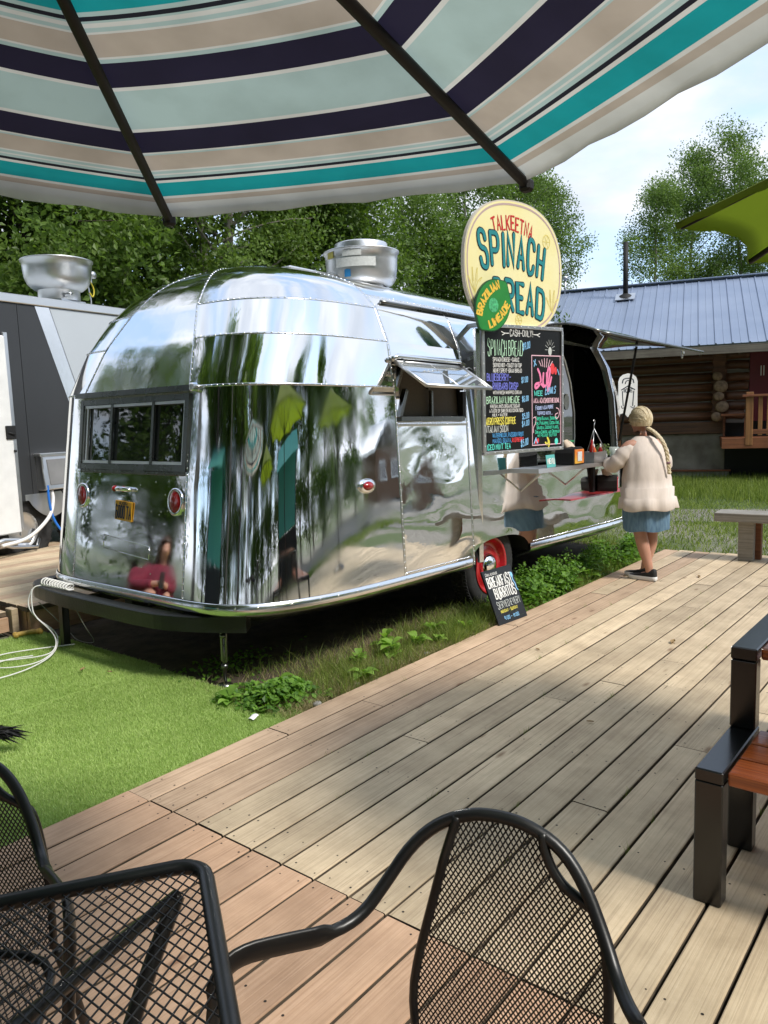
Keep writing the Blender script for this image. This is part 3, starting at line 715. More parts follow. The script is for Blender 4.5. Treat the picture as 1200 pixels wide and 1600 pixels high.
ARCH_U, ARCH_W, ARCH_H = 2.56, 0.44, 0.165
def arch(u):
    d = abs(u - ARCH_U) / ARCH_W
    return ZB + ARCH_H * (1 - d ** 2.6) ** (1 / 2.2) if d < 1 else ZB
def panel(name, ps, hs, m, holes=(), arched=False, parent=TR, off=0.0):
    q = MB(); P = []
    for p in ps:
        row = []
        for h in hs:
            if arched and h < 1:
                z0 = arch(body(p, 0).x); h0 = (z0 - ZB) / 1.29; top = hs[-1]
                hh = h0 + (top - h0) * (h - hs[0]) / (top - hs[0]) if h0 > 0 else h
            else: hh = h
            row.append(body(p, hh, off))
        P.append(row)
    def skip(i, j):
        pc, hc = (ps[i] + ps[i + 1]) / 2, (hs[j] + hs[j + 1]) / 2
        return any(a < pc < b and c < hc < d for a, b, c, d in holes)
    q.grid(P, skip=skip)
    o = q.build(name, m, parent, recalc=False)
    # face outwards
    f = o.data.polygons[0]; c = f.center - Vector((LT / 2, 0, 1.0))
    if f.normal.dot(c) < 0: o.data.flip_normals()
    return o
P14, P216, P30 = p_of_u(1.32), p_of_u(2.155), p_of_u(3.1)
def hz(z): return h_of_z(z)
# rear end cap: lower panel with the window opening, then the domed piece above
WZ0, WZ1 = 1.212, 1.635
PW = 0.045
panel('rear_panel', VP_(-.62, -.575, 2) + VP_(-.575, .575, 24)[1:] + VP_(.575, .62, 2)[1:], span(0, hz(WZ0), 8) + span(hz(WZ0), hz(WZ1), 3)[1:] + [1.0], M['alu_rear'], [(-p_of_v(.575), p_of_v(.575), hz(WZ0), hz(WZ1))])
panel('rear_dome_panel', VP_(-.62, .62, 26), span(1.0, 6.85, 26), M['alu_dome'])
for sg in (1, -1):
    qs = [sg * p for p in VP_(.62, 1.20, 22) + span(p_of_v(1.20), P14, 16)[1:]]
    panel('quarter_panel', qs, span(0, 1, 10), M['alu_v'])
    panel('quarter_band_panel', qs, span(1, 2, 4), M['alu_v'])
    panel('quarter_band_panel', qs, span(2, 3, 4), M['alu_v'])
    panel('quarter_cap_panel', qs, span(3, 6.85, 18), M['alu_dome'])
# deck side
HB = hz(1.45)
W0, W1, WB, WT = p_of_u(1.37), p_of_u(2.09), hz(1.49), hz(1.85)
panel('side_panel', span(P14, P216, 12), span(0, HB, 10), M['alu'], arched=True)
panel('window_wall_panel', [P14] + span(W0, W1, 6) + [P216], [HB] + span(WB, WT, 4) + [2.0], M['alu'], [(W0, W1, WB, WT)])
panel('side_panel', span(P216, P30, 40), span(0, HB, 10), M['alu'], arched=True)
panel('side_panel', span(P216, P30, 8), span(HB, 2, 6), M['alu'])
H0, H1 = hz(1.085), hz(2.225)
PO0, PO1 = p_of_u(3.2), p_of_u(4.96)
panel('side_panel', span(P30, PO0, 2) + span(PO0, PO1, 30)[1:] + span(PO1, 2.86, 8)[1:], span(0, H0, 8), M['alu'])
panel('hatch_surround_panel', span(P30, PO0, 2) + span(PO0, PO1, 30)[1:] + span(PO1, 2.72, 6)[1:], span(H0, H1, 12) + [3.5], M['alu'], [(PO0, PO1, H0, H1)])
panel('nose_panel', span(2.86, 3.0, 6), span(0, H0, 8), M['alu_v'])
panel('nose_panel', span(2.72, 3.0, 10), span(H0, 3.5, 12), M['alu_v'])
panel('roof_side_panel', span(P14, P30, 12), span(2, 3.5, 6), M['alu'])
panel('roof_panel', span(P14, 2.0, 16), span(3.5, 6.85, 14), M['alu_dome'])
panel('roof_panel', span(2.0, 3.0, 14), span(3.5, 6.85, 14), M['alu_dome'])
# far side, one panel high and plain
panel('far_side_panel', [-p for p in span(P14, 2.0, 12)], span(0, 3.5, 14), M['alu'])
panel('far_side_panel', [-p for p in span(2.0, 3.0, 16)], span(0, 3.5, 14), M['alu_v'])
panel('far_roof_panel', [-p for p in span(P14, 3.0, 24)], span(3.5, 6.85, 14), M['alu_dome'])
# ridge strip closes the top
q = MB(); q.grid([[tuple(body(0.001 if u < 1.3 else p_of_u(u), 6.85) * 1.0) for u in (0.9, 1.3)] for _ in range(1)]) if False else None
q = MB(); us = span(1.05, LT - 1.05, 20)
q.grid([[(u, -0.20, knot(6.80)[0]), (u, -0.1, 2.573), (u, 0, 2.581), (u, 0.1, 2.573), (u, .20, knot(6.80)[0])] for u in us]); q.build('ridge_strip', M['alu_dome'], TR)

# seams: overlapping strip with a row of rivets
def seam(path, w=0.022, pitch=0.040, m=None, rv=0.0064, two=False, name='seam_strip', lift=0.0016):
    q = MB(); pts = [body(p, h) for p, h in path]; nr = [normal(p, h) for p, h in path]; A = []
    for i in range(len(pts)):
        t = (pts[min(i + 1, len(pts) - 1)] - pts[max(0, i - 1)]).normalized(); s = t.cross(nr[i]).normalized()
        A.append([pts[i] + s * w / 2 + nr[i] * 0.0002, pts[i] + s * w * .42 + nr[i] * lift, pts[i] - s * w * .42 + nr[i] * lift, pts[i] - s * w / 2 + nr[i] * 0.0002])
    q.grid(A)
    if pitch:
        acc = 0.0; nxt = pitch / 2
        for i in range(len(pts) - 1):
            d = (pts[i + 1] - pts[i]).length
            while acc + d > nxt:
                k = (nxt - acc) / d; c = pts[i].lerp(pts[i + 1], k); nn = nr[i].lerp(nr[i + 1], k).normalized(); t = (pts[i + 1] - pts[i]).normalized(); s = t.cross(nn)
                for sh in ((-.006, .006) if two else (0,)):
                    cc = c + s * sh + nn * lift; ring = []
                    for (rr, hh) in ((rv, 0), (rv * .75, rv * .55)):
                        ring += [cc + (t * math.cos(a * math.pi / 3) + s * math.sin(a * math.pi / 3)) * rr + nn * hh for a in range(6)]
                    ring.append(cc + nn * rv * .8)
                    q.add(ring, [(a, (a + 1) % 6, 6 + (a + 1) % 6, 6 + a) for a in range(6)] + [(6 + a, 6 + (a + 1) % 6, 12) for a in range(6)], 0, True)
                nxt += pitch
            acc += d
    return q.build(name, m or M['alu_trim'], TR)
for sg in (1, -1):
    seam([(sg * PS, h) for h in span(0.0, 6.8, 60)], w=0.020)
    seam([(sg * P14, h) for h in span(0.0, 6.8, 50)], w=0.026)
    for h in (1.0, 2.0, 3.0): seam([(sg * p, h) for p in VP_(.62, 1.20, 26) + span(p_of_v(1.20), P14, 16)[1:]], w=0.014)
seam([(P216, h) for h in span(0.0, 3.4, 30)], w=0.024)
seam([(p, HB) for p in span(P14, P216, 14)], w=0.03, pitch=.03, rv=.006)
seam([(p, 3.5) for p in span(P14, 2.9, 30)], w=0.03); seam([(p, hz(0.465)) for p in span(p_of_u(3.05), 2.86, 30)], w=0.012, pitch=.022)
seam([(p, hz(0.465)) for p in span(P14, p_of_u(2.1), 30)], w=0.012, pitch=.022)
seam([(2.86, h) for h in span(0.0, H0, 14)], w=.02); seam([(2.72, h) for h in span(H0, 3.5, 14)], w=.02)
seam([(PO1 + .02, h) for h in span(H0, H1, 20)], w=.03); seam([(p, hz(1.183)) for p in VP_(-.62, .62, 20)], w=.03, pitch=.05, rv=.005, m=M['dark_alu'])
# gutter over the side window and along the roof edge
q = MB(); q.tube([body(p, hz(2.26), 0.012) for p in span(p_of_u(1.42), p_of_u(3.1), 20)], .013, 8); q.build('roof_gutter', M['dark_alu'], TR)

# belly rail and belly pan
q = MB(); ps = [p for p in span(-2.999, 2.999, 150)]
def rail_z(p, z): return z
for (a, b) in ((-2.999, -(ARCH_U + ARCH_W)), ):
    pass
def rail(p0, p1, n): return rail_ps(span(p0, p1, n))
def rail_ps(pl, nm='belly_rail'):
    q = MB(); A = []
    for p in pl:
        c = body(p, 0.0); nn = normal(p, 0.03); nn.z = 0; nn.normalize()
        A.append([c + nn * .001 + Vector((0, 0, .052)), c + nn * .007 + Vector((0, 0, .05)), c + nn * .010 + Vector((0, 0, .012)), c + nn * .006 + Vector((0, 0, -.008)), c - nn * .03 + Vector((0, 0, -.03)), c - nn * .16 + Vector((0, 0, -.085)), c - nn * .40 + Vector((0, 0, -.115))])
    q.grid(A)
    acc = 0
    for p in pl[::3]:
        c = body(p, 0.0); nn = normal(p, 0.03); nn.z = 0; nn.normalize(); t = nn.cross(Vector((0, 0, 1)))
        cc = c + nn * .0095 + Vector((0, 0, .03)); ring = [cc + (t * math.cos(a * math.pi / 3) + Vector((0, 0, 1)) * math.sin(a * math.pi / 3)) * .007 for a in range(6)] + [cc + nn * .006]
        q.add(ring, [(a, (a + 1) % 6, 6) for a in range(6)], 0, True)
    return q.build(nm, M['alu_trim'], TR)
rail_ps(VP_(-1.2, -.001, 40)); rail_ps([-p for p in span(p_of_v(1.2), 2.99, 40)]); rail_ps(VP_(.001, 1.2, 40) + span(p_of_v(1.2), p_of_u(ARCH_U - ARCH_W), 24)[1:]); rail(p_of_u(ARCH_U + ARCH_W), 2.99, 40)
q = MB(); q.box((LT / 2, 0, .29), (LT - 1.0, 1.7, .03)); q.build('belly_pan', M['black_flat'], TR)
q = MB(); q.box((LT / 2 - .1, -.5, .22), (LT - .9, .09, .13)); q.box((LT / 2 - .1, .5, .22), (LT - .9, .09, .13)); q.box((2.56, 0, .33), (.09, 2.0, .09)); q.build('chassis', M['black_flat'], TR)
# wheel arch lining
q = MB(); A = []
for a in span(0, math.pi, 16):
    u = ARCH_U - (ARCH_W - .004) * math.cos(a); z = arch(u) if 0 < a < math.pi else ZB
    A.append([(u, -1.248, max(z, .37) - .002), (u, -.94, max(z, .37) + .10 * math.sin(a))])
q.grid(A); q.box((ARCH_U, -.94, .48), (.86, .01, .36)); q.build('wheel_arch_lining', M['black_flat'], TR)

# wheel
def wheel(u, v, sg):
    w = MB(); pr = []
    for k in range(13):
        a = math.pi * k / 12; pr.append((0.285 + .072 * math.sin(a) ** .55, -.095 * math.cos(a)))
    pr = [(.225, -.075)] + [(.262, -.093)] + pr + [(.262, .093), (.225, .075)]
    w.lathe(pr, 40, axis='Y')
    t = w.build('tyre', M['rubber'], TR); t.location = (u, v, .325); t.scale = (.97, .97, .97)
    for k in range(4):
        pass
    tr = MB()
    for k in range(72):
        a = 2 * math.pi * k / 72
        for (o, d) in ((-.055, .02), (-.018, -.02), (.02, .02), (.057, -.02)):
            a2 = a + d; tr.box((.358 * math.cos(a2), o, .358 * math.sin(a2)), (.008, .03, .022), Matrix.Rotation(-a2, 3, 'Y'))
    tr.build('tread', M['rubber'], t)
    r = MB(); s = sg
    r.lathe([(.232, s * .080), (.238, s * .086), (.228, s * .092), (.212, s * .082), (.205, s * .045), (.165, s * .022), (.15, s * .036), (.11, s * .040), (.09, s * .03), (.0001, s * .03)], 40, axis='Y')
    rm = r.build('rim', M['red_paint'], t)
    c = MB(); c.lathe([(.098, s * .036), (.102, s * .05), (.092, s * .075), (.06, s * .098), (.03, s * .108), (.0001, s * .110)], 30, axis='Y'); c.build('hubcap', M['chrome'], t)
    for o in t.children: pass
    return t
wheel(2.54, -1.09, -1); wheel(2.54, 1.09, 1)

# bumper and jack
q = MB(); path = smooth_path([(0.42, 1.24, 0), (0.10, 1.25, 0), (-.07, 1.10, 0), (-.125, .62, 0), (-.115, -.38, 0), (-.06, -.62, 0), (.03, -.80, 0), (.16, -1.0, 0)], 2); A = []
for i, p in enumerate(path):
    t = (path[min(i + 1, len(path) - 1)] - path[max(0, i - 1)]).normalized(); nn = Vector((t.y, -t.x, 0)) * -1
    nn = Vector((t.y, -t.x, 0))
    o, ii = p, p - nn * .09
    A.append([tuple(o + Vector((0, 0, .275))), tuple(o + Vector((0, 0, .362))), tuple(o - nn * .006 + Vector((0, 0, .368))), tuple(ii + Vector((0, 0, .368))), tuple(ii + Vector((0, 0, .285))), tuple(o + Vector((0, 0, .275)))])
q.grid(A, smooth=False); q.add(A[-1][:5], [[0, 1, 2, 3, 4]]); q.add(A[0][:5], [[4, 3, 2, 1, 0]])
M['bumper'] = mat('chipped_black_paint', (0.009, 0.010, 0.010), 0.35, var=.3, vscale=9, bump=.3, bscale=60, bdist=.004)
q.build('bumper', M['bumper'], TR)
for (c_, d_) in (((-.02, .72, .13), (.05, .05, .33)), ((0.1, -.2, .32), (.3, .06, .05)), ((0.1, .4, .32), (.3, .06, .05))): q = MB(); q.box(c_, d_); q.build('bumper_bracket', M['bumper'], TR)
q = MB(); q.tube([(.13, -.83, .30), (.13, -.83, -.06)], .011, 8); q.box((.13, -.83, .17), (.03, .008, .16)); q.box((.13, -.845, .17), (.008, .022, .17)); q.box((.13, -.815, .17), (.008, .022, .17))
q.lathe([(.0001, .285), (.024, .28), (.024, .262), (.0001, .26)], 8, (.13, -.83, -.03)); q.lathe([(.0001, .10), (.02, .10), (.02, .075), (.0001, .07)], 8, (.13, -.83, -.03)); q.lathe([(.045, -.035), (.045, -.02), (.012, -.01)], 10, (.13, -.83, -.03)); q.build('stabiliser_jack', M['dark_alu'], TR)

# rear window: frame, mullions, panes; follows the sloping end cap
def RP(v, z, off=0.0):       # point on the rear end cap plane
    u = body(p_of_v(abs(v)), hz(z)).x
    return Vector((u - off, v, z))
def rear_bar(v0, z0, v1, z1, w, d, nm, m, par, lift=0.0):
    q = MB(); n = 10; A = []
    hor = abs(v1 - v0) > abs(z1 - z0)
    for i in range(n + 1):
        t = i / n; v = v0 + (v1 - v0) * t; z = z0 + (z1 - z0) * t
        e = (0, w / 2) if hor else (w / 2, 0)
        a, b = (v - e[0], z - e[1]), (v + e[0], z + e[1])
        A.append([RP(*a, lift - .004), RP(*a, lift + d), RP(*b, lift + d), RP(*b, lift - .004), RP(*a, lift - .004)])
    q.grid(A, smooth=False); q.add(A[0][:4], [[0, 1, 2, 3]]); q.add(A[-1][:4], [[3, 2, 1, 0]])
    return q.build(nm, m, par)
def glass_mat(name, tint, rough=0.02, alpha=0.55):
    m = bpy.data.materials.new(name); m.use_nodes = True; n = m.node_tree; b = n.nodes['Principled BSDF']
    b.inputs['Base Color'].default_value = (*tint, 1); b.inputs['Roughness'].default_value = rough; b.inputs['Specular IOR Level'].default_value = 0.9
    b.inputs['Coat Weight'].default_value = 1.0; b.inputs['Coat Roughness'].default_value = 0.01; b.inputs['IOR'].default_value = 1.6
    nz = n.nodes.new('ShaderNodeTexNoise'); nz.inputs['Scale'].default_value = 3; tc = n.nodes.new('ShaderNodeTexCoord'); bp = n.nodes.new('ShaderNodeBump'); bp.inputs['Distance'].default_value = .0015
    n.links.new(tc.outputs['Object'], nz.inputs['Vector']); n.links.new(nz.outputs['Fac'], bp.inputs['Height']); n.links.new(bp.outputs[0], b.inputs['Coat Normal'])
    return m
M['glass_dark'] = glass_mat('dark_window_glass', (0.012, 0.014, 0.014))
M['screen'] = mat('insect_screen', (0.10, 0.085, 0.065), 0.8, var=.25, vscale=160)
q = MB(); A = [[RP(v, z, -.012) for z in span(WZ0 - .01, WZ1 + .01, 3)] for v in span(-.585, .585, 14)]; q.grid(A, smooth=True)
rw = q.build('rear_window', M['glass_dark'], TR)
if rw.data.polygons[0].normal.x > 0: rw.data.flip_normals()
for a in [(-.60, WZ0 + .0, .60, WZ0 + .0), (-.60, WZ1 - .0, .60, WZ1 - .0)]: rear_bar(*a, .036, .014, 'window_frame', M['dark_alu'], rw)
for v in (-.582, .582): rear_bar(v, WZ0 - .02, v, WZ1 + .02, .036, .015, 'window_frame', M['dark_alu'], rw)
for v in (-.245, .215): rear_bar(v, WZ0 + .02, v, WZ1 - .02, .024, .012, 'mullion', M['dark_alu'], rw)
for a in [(-.555, WZ0 + .03, .555, WZ0 + .03), (-.555, WZ1 - .03, .555, WZ1 - .03)]: rear_bar(*a, .018, .008, 'inner_frame', M['alu_dull'], rw)
for v in (-.555, .555, .515): rear_bar(v, WZ0 + .03, v, WZ1 - .03, .016, .007, 'inner_frame', M['alu_dull'], rw)
rear_bar(-.64, 1.683, .64, 1.683, .034, .04, 'drip_rail', M['dark_alu'], TR)
q = MB(); q.box(RP(-.645, 1.686, .02), (.05, .04, .05), bev=.01); q.build('drip_rail_end', M['alu_trim'], TR)
# tail lamps, number plate with its lamp
for v in (-.515, .53):
    q = MB(); c = RP(v, 1.015, .0); q.lathe([(.074, .0), (.074, .022), (.066, .030), (.058, .024)], 28, axis='X'); o = q.build('tail_lamp', M['chrome'], TR); o.location = c; o.rotation_euler = (0, R(5), R(180) if False else 0); o.scale = (-.55, 1, 1.12)
    q = MB(); q.lathe([(.060, .020), (.045, .032), (.02, .037), (.0001, .038)], 28, axis='X'); q.build('lens', M['red_lens'], o)
q = MB(); q.tube([RP(.085, 1.075, .03), RP(.05, 1.078, .04), RP(-.03, 1.078, .04), RP(-.07, 1.072, .02)], [.018, .017, .014, .008], 10); q.lathe([(.02, 0), (.02, .03), (.0001, .032)], 10, RP(0, 1.07, .0), 'X'); o = q.build('plate_lamp', M['chrome'], TR)
q = MB(); q.lathe([(.0001, 0), (.02, .004), (.02, .02), (.0001, .024)], 10, RP(.09, 1.076, .03), 'Y'); q.build('lens', M['red_lens'], o)
M['plate_yellow'] = mat('plate_yellow', (0.72, 0.36, 0.02), .5, var=.12, vscale=20); M['plate_ink'] = mat('plate_ink', (.01, .015, .04), .5)
q = MB(); q.box((0, 0, 0), (.006, .19, .125), bev=.003); o = q.build('number_plate', M['plate_yellow'], TR); o.location = RP(.025, .935, .007); o.rotation_euler = (R(3), R(5), 0)
pen = Pen(lambda a, b, l: (-.003 - l, -a, b)); pen.text('6000 TA', -.085, -.045, .075, .0055, width=.17); pen.text('ALASKA', -.045, .040, .018, .0022, width=.09); pen.mb.build('lettering', M['plate_ink'], o)
q = MB()
for (v0, z0, v1, z1) in [(.25, .685, .25, .77), (-.265, .65, -.265, .73), (.25, .77, -.265, .73), (.25, .685, -.265, .65)]:
    q.tube([RP(v0, z0, .001), RP(v1, z1, .001)], .0022, 5)
q.build('badge_outline', M['alu_trim'], TR)
q = MB()
for k in range(26):
    rg = random.Random(k); v, z = rg.uniform(-.55, .55), rg.uniform(.5, 1.15); c = RP(v, z, 0)
    q.lathe([(.005, 0), (.004, -.002), (.0001, -.003)], 6, c, 'X')
q.build('stray_rivets', M['alu_trim'], TR)['kind'] = 'stuff'
# red clearance lamp on the quarter panel
pc = p_of_u(.965); c = body(pc, hz(1.069)); nn = normal(pc, .5)
q = MB(); q.lathe([(.0001, 0.034), (.02, .030), (.034, .016), (.040, .0)], 20); o = q.build('clearance_lamp', M['red_lens'], TR); o.location = c + nn * .006; o.rotation_euler = nn.to_track_quat('Z', 'Y').to_euler(); o.scale = (1.35, .8, 1)
q = MB(); q.lathe([(.036, .012), (.05, .008), (.058, .0), (.058, -.008)], 20); q.build('bezel', M['chrome'], o)

# side window: frame, screens and the sash propped open
sw = thing('side_window', None, None); sw.parent = TR
def side_pt(u, z, off): 
    P = body(p_of_u(u), hz(z)); return Vector((P.x, P.y - off, P.z))
q = MB(); q.add([side_pt(1.35, 1.48, -.03), side_pt(2.10, 1.48, -.03), side_pt(2.10, 1.862, -.03), side_pt(1.35, 1.862, -.03)], [[0, 1, 2, 3]]); q.build('insect_screen', M['screen'], sw)
def sbar(u0, z0, u1, z1, w, d, m, nm='window_frame'):
    q = MB(); a, b = side_pt(u0, z0, 0), side_pt(u1, z1, 0)
    ctr = (a + b) / 2; ln = (b - a).length; ang = math.atan2(b.z - a.z, b.x - a.x)
    q.box(ctr + Vector((0, -d / 2 + .012, 0)), (ln, d + .02, w), Matrix.Rotation(-ang, 3, 'Y'), bev=.003); q.build(nm, m, sw)
sbar(1.35, 1.485, 2.11, 1.485, .035, .022, M['dark_alu']); sbar(1.35, 1.862, 2.11, 1.862, .03, .02, M['black_flat']); sbar(1.355, 1.49, 1.435, 1.68, .03, .02, M['dark_alu']); sbar(2.105, 1.49, 2.105, 1.68, .045, .024, M['black_flat'])
sbar(1.355, 1.69, 1.435, 1.87, .03, .02, M['dark_alu']); sbar(2.105, 1.69, 2.105, 1.87, .045, .024, M['black_flat']); sbar(1.73, 1.5, 1.73, 1.68, .022, .008, M['dark_alu'], 'mullion'); sbar(1.73, 1.69, 1.73, 1.86, .022, .006, M['dark_alu'], 'mullion')
q = MB(); q.tube([side_pt(1.31, 1.872, .02), side_pt(1.37, 1.893, .03), side_pt(2.08, 1.893, .03), side_pt(2.15, 1.872, .02)], .018, 8); q.build('drip_cap', M['alu_trim'], sw)
# sash: hinged at the top, swung out so that its lower edge stands level with the screen's middle
hA, hB = side_pt(1.34, 1.858, .022), side_pt(2.12, 1.858, .022); dn = Vector((0, -.25, -.165))
sash = thing('open_sash', None, None); sash.parent = TR
def sashbar(p, q2, r): 
    q = MB(); q.tube([p, q2], r, 6); q.build('sash_frame', M['alu_dull'], sash)
sashbar(hA, hA + dn, .012); sashbar(hB, hB + dn, .012); sashbar(hA + dn, hB + dn, .014); sashbar(hA, hB, .010); sashbar((hA + hB) / 2, (hA + hB) / 2 + dn, .005)
M['glass_sash'] = glass_mat('sash_glass', (0.05, 0.06, 0.06)); 
_b = M['glass_sash'].node_tree.nodes['Principled BSDF']; _b.inputs['Metallic'].default_value = .75; _b.inputs['Base Color'].default_value = (.42, .44, .44, 1)
q = MB(); nn = (hB - hA).cross(dn).normalized()
q.box((hA + hB) / 2 + dn / 2, ((hB - hA).length, dn.length, .004), Matrix((( 1, 0, 0), (0, dn.y / dn.length, -dn.z / dn.length), (0, dn.z / dn.length, dn.y / dn.length))).to_3x3() if True else None); q.build('sash_glass', M['glass_sash'], sash)
q = MB(); q.tube([side_pt(2.14, 1.70, .01), hB + dn * .6], .004, 5); q.tube([hB + Vector((.0, 0, -.02)), hB + Vector((.10, 0, .0)), hB + Vector((.14, 0, -.01))], .004, 5); q.build('stay', M['alu_dull'], sash)

# hatch interior
inn = MB(); ps = span(PO0 - .02, PO1 + .03, 24)
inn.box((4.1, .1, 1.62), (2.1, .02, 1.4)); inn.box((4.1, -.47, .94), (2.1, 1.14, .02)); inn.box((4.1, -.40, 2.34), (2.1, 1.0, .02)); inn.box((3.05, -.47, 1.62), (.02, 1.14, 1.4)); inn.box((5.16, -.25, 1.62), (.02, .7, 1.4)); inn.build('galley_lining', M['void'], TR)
q = MB()      # jambs round the opening
for p, w in ((PO0, 1), (PO1, -1)):
    A = [[body(p, h, .004), body(p, h, -.05), body(p + .012 * w, h, -.05)] for h in span(H0, H1, 16)]; q.grid(A)
q.grid([[body(p, H1, .004), body(p, H1, -.06)] for p in span(PO0, PO1, 20)]); q.grid([[body(p, H0, .004), body(p, H0, -.06)] for p in span(PO0, PO1, 20)]); q.build('hatch_jamb', M['dark_alu'], TR)
# sliding dark panel with a curved front edge behind the board
poly = [(3.18, 1.09), (4.24, 1.09), (4.29, 1.30), (4.28, 1.55), (4.2, 1.82), (4.08, 2.02), (3.95, 2.16), (3.18, 2.16)]
q = MB(); q.prism(poly, -1.03, -1.015); gl = q.build('sliding_glass', M['glass_dark'], TR, recalc=True)
q = MB(); q.tube([(a, -1.035, b) for a, b in poly[1:7]], .009, 6); q.build('glass_edge', M['alu_dull'], gl)
M['white_paint'] = mat('white_paint', (.78, .78, .76), .5, var=.06, vscale=8)
q = MB(); q.lathe([(.0001, 0), (.055, 0)], 20, axis='Y'); o = q.build('sticker', mat('sticker', (.45, .46, .44), .6, var=.3, vscale=60), gl); o.location = (4.12, -1.0365, 1.64); o.scale = (1, 1, 1.4)
q = MB(); q.lathe([(.055, -.02), (.06, 0), (.055, .02)], 20, axis='Y'); o = q.build('wall_clock_ring', M['white_paint'], TR); o.location = (4.66, -.65, 1.86)
q = MB(); q.lathe([(.0001, 0), (.06, 0), (.06, .2), (.0001, .2)], 18, (4.70, -.66, 1.31)); q.build('paper_towel_roll', M['white_paint'], TR)
q = MB(); q.box((3.85, -1.08, 1.27), (.6, .05, .018), bev=.004); q.build('green_edge_strip', mat('green_laminate', (.02, .30, .09), .3), TR)
# serving counter and lower shelf
def shelf(u0, u1, z, d, m, nm, th=.03):
    q = MB(); pa = [body(p, hz(z)) for p in span(p_of_u(u0), p_of_u(u1), 14)]
    A = [[c + Vector((0, .02, 0)), c + Vector((0, -d, 0)), c + Vector((0, -d - .004, -th)), c + Vector((0, .02, -th)), c + Vector((0, .02, 0))] for c in pa]
    q.grid(A, smooth=False); q.add(A[0][:4], [[0, 1, 2, 3]]); q.add(A[-1][:4], [[3, 2, 1, 0]]); return q.build(nm, m, TR, recalc=True)
shelf(2.75, 4.75, 1.085, .25, M['alu_dull'], 'serving_counter', .035)
shelf(3.48, 4.82, .783, .15, mat('red_shelf_paint', (.34, .03, .035), .35), 'lower_shelf', .012)
for u in (2.9, 3.7, 4.5):
    q = MB(); c = body(p_of_u(u), hz(1.05)); q.tube([c + Vector((0, -.2, 0)), c + Vector((0, -.004, -.16))], .008, 6); q.build('counter_bracket', M['alu_dull'], TR)
q = MB(); c = body(p_of_u(4.25), hz(1.05)); q.box(c + Vector((0, -.02, -.14)), (.05, .03, .26), bev=.004); q.build('counter_post', M['black_flat'], TR)
# raised hatch flap: near hinge, near outer, far outer, far hinge (trailer coordinates)
FA, FB, FC, FD = Vector((3.30, -1.07, 2.24)), Vector((3.52, -1.66, 2.19)), Vector((5.10, -1.97, 2.105)), Vector((4.88, -1.05, 2.20))
q = MB(); up = []; 
for i in range(13):
    s = i / 12; row = []
    for j in range(9):
        t = j / 8; P = (FA * (1 - s) + FD * s) * (1 - t) + (FB * (1 - s) + FC * s) * t
        P = P + Vector((0, 0, .065 * math.sin(math.pi * t) * (1 - .25 * s))); row.append(P)
    up.append(row)
q.grid(up); q.grid([[p + Vector((0, 0, -.022)) for p in r] for r in up])
for r in (up[0], up[-1], [x[0] for x in up], [x[-1] for x in up]): q.grid([[p, p + Vector((0, 0, -.022))] for p in r], smooth=False)
fl = q.build('hatch_flap', M['alu'], TR)
q = MB(); q.tube([p + Vector((0, 0, -.012)) for p in up[0]], .011, 6); q.tube([x[-1] + Vector((0, 0, -.012)) for x in up], .011, 6); q.tube([p + Vector((0, 0, -.012)) for p in up[-1]], .011, 6); q.build('flap_edge', M['dark_alu'], fl)
q = MB(); q.tube([up[12][3] + Vector((-.06, 0, -.03)), body(p_of_u(5.0), hz(1.25), .02)], .013, 8); q.build('gas_strut', M['black_flat'], fl); q = MB(); q.tube([up[0][2] + Vector((.05, 0, -.03)), body(p_of_u(3.25), hz(1.4), .0)], .012, 8); q.build('gas_strut', M['black_flat'], fl)
q = MB(); e = up[11][7]; q.box(e + Vector((0, 0, -.05)), (.06, .012, .03), bev=.003); q.tube([e + Vector((-.02, 0, -.05)), e + Vector((-.05, -.01, -.11))], .008, 6); q.build('flap_latch', M['alu_dull'], fl)
# flat roof vent
q = MB(); q.box((1.55, -.05, 2.575), (.5, .45, .045), bev=.012); q.build('roof_vent', M['alu_dull'], TR)

# ================================================================== upblast fans
def upblast_fan(name, label, loc, r, variant=0):
    t = thing(name, label, 'fan', loc, 0.4, 'upblast exhaust fans on the roofs')
    k = r / .28
    q = MB(); q.box((0, 0, .02 * k), (.30 * k, .30 * k, .05 * k), bev=.006); q.build('kerb_flange', M['galv'], t)
    q = MB(); q.lathe([(.17 * k, .04 * k), (.17 * k, .13 * k), (.175 * k, .135 * k)], 40); q.build('neck', M['alu_dull'], t)
    q = MB(); q.lathe(([(.19 * k, .115 * k), (.235 * k, .13 * k), (.262 * k, .165 * k), (.273 * k, .23 * k), (.277 * k, .30 * k), (.280 * k, .36 * k),] if variant else [(.172 * k, .125 * k), (.20 * k, .135 * k), (.245 * k, .175 * k), (.268 * k, .23 * k), (.276 * k, .30 * k), (.282 * k, .36 * k)]) + [ (.293 * k, .366 * k), (.293 * k, .376 * k), (.276 * k, .378 * k), (.268 * k, .36 * k), (.262 * k, .24 * k), (.20 * k, .16 * k), (.0001, .15 * k)], 48); q.build('bowl', M['alu_dull'], t)
    q = MB(); q.lathe([(.20 * k, .30 * k), (.205 * k, .43 * k), (.20 * k, .44 * k), (.18 * k, .445 * k), (.0001, .455 * k)] if variant else [(.15 * k, .25 * k), (.15 * k, .38 * k), (.12 * k, .392 * k), (.0001, .395 * k)], 36); mh = q.build('motor_hood', M['alu_dull'], t)
    q = MB(); q.tube([(-.12 * k, -.15 * k, .07 * k), (-.12 * k, -.23 * k, .075 * k)], .016 * k, 8); q.build('drain_spout', M['galv'], t)
    return t
fan1 = upblast_fan('exhaust_fan', 'brushed metal exhaust fan bowl with stickers on the polished trailer roof', (4.82, 4.03, 2.40), .285, 1)
fan1.rotation_euler.z = R(-55)
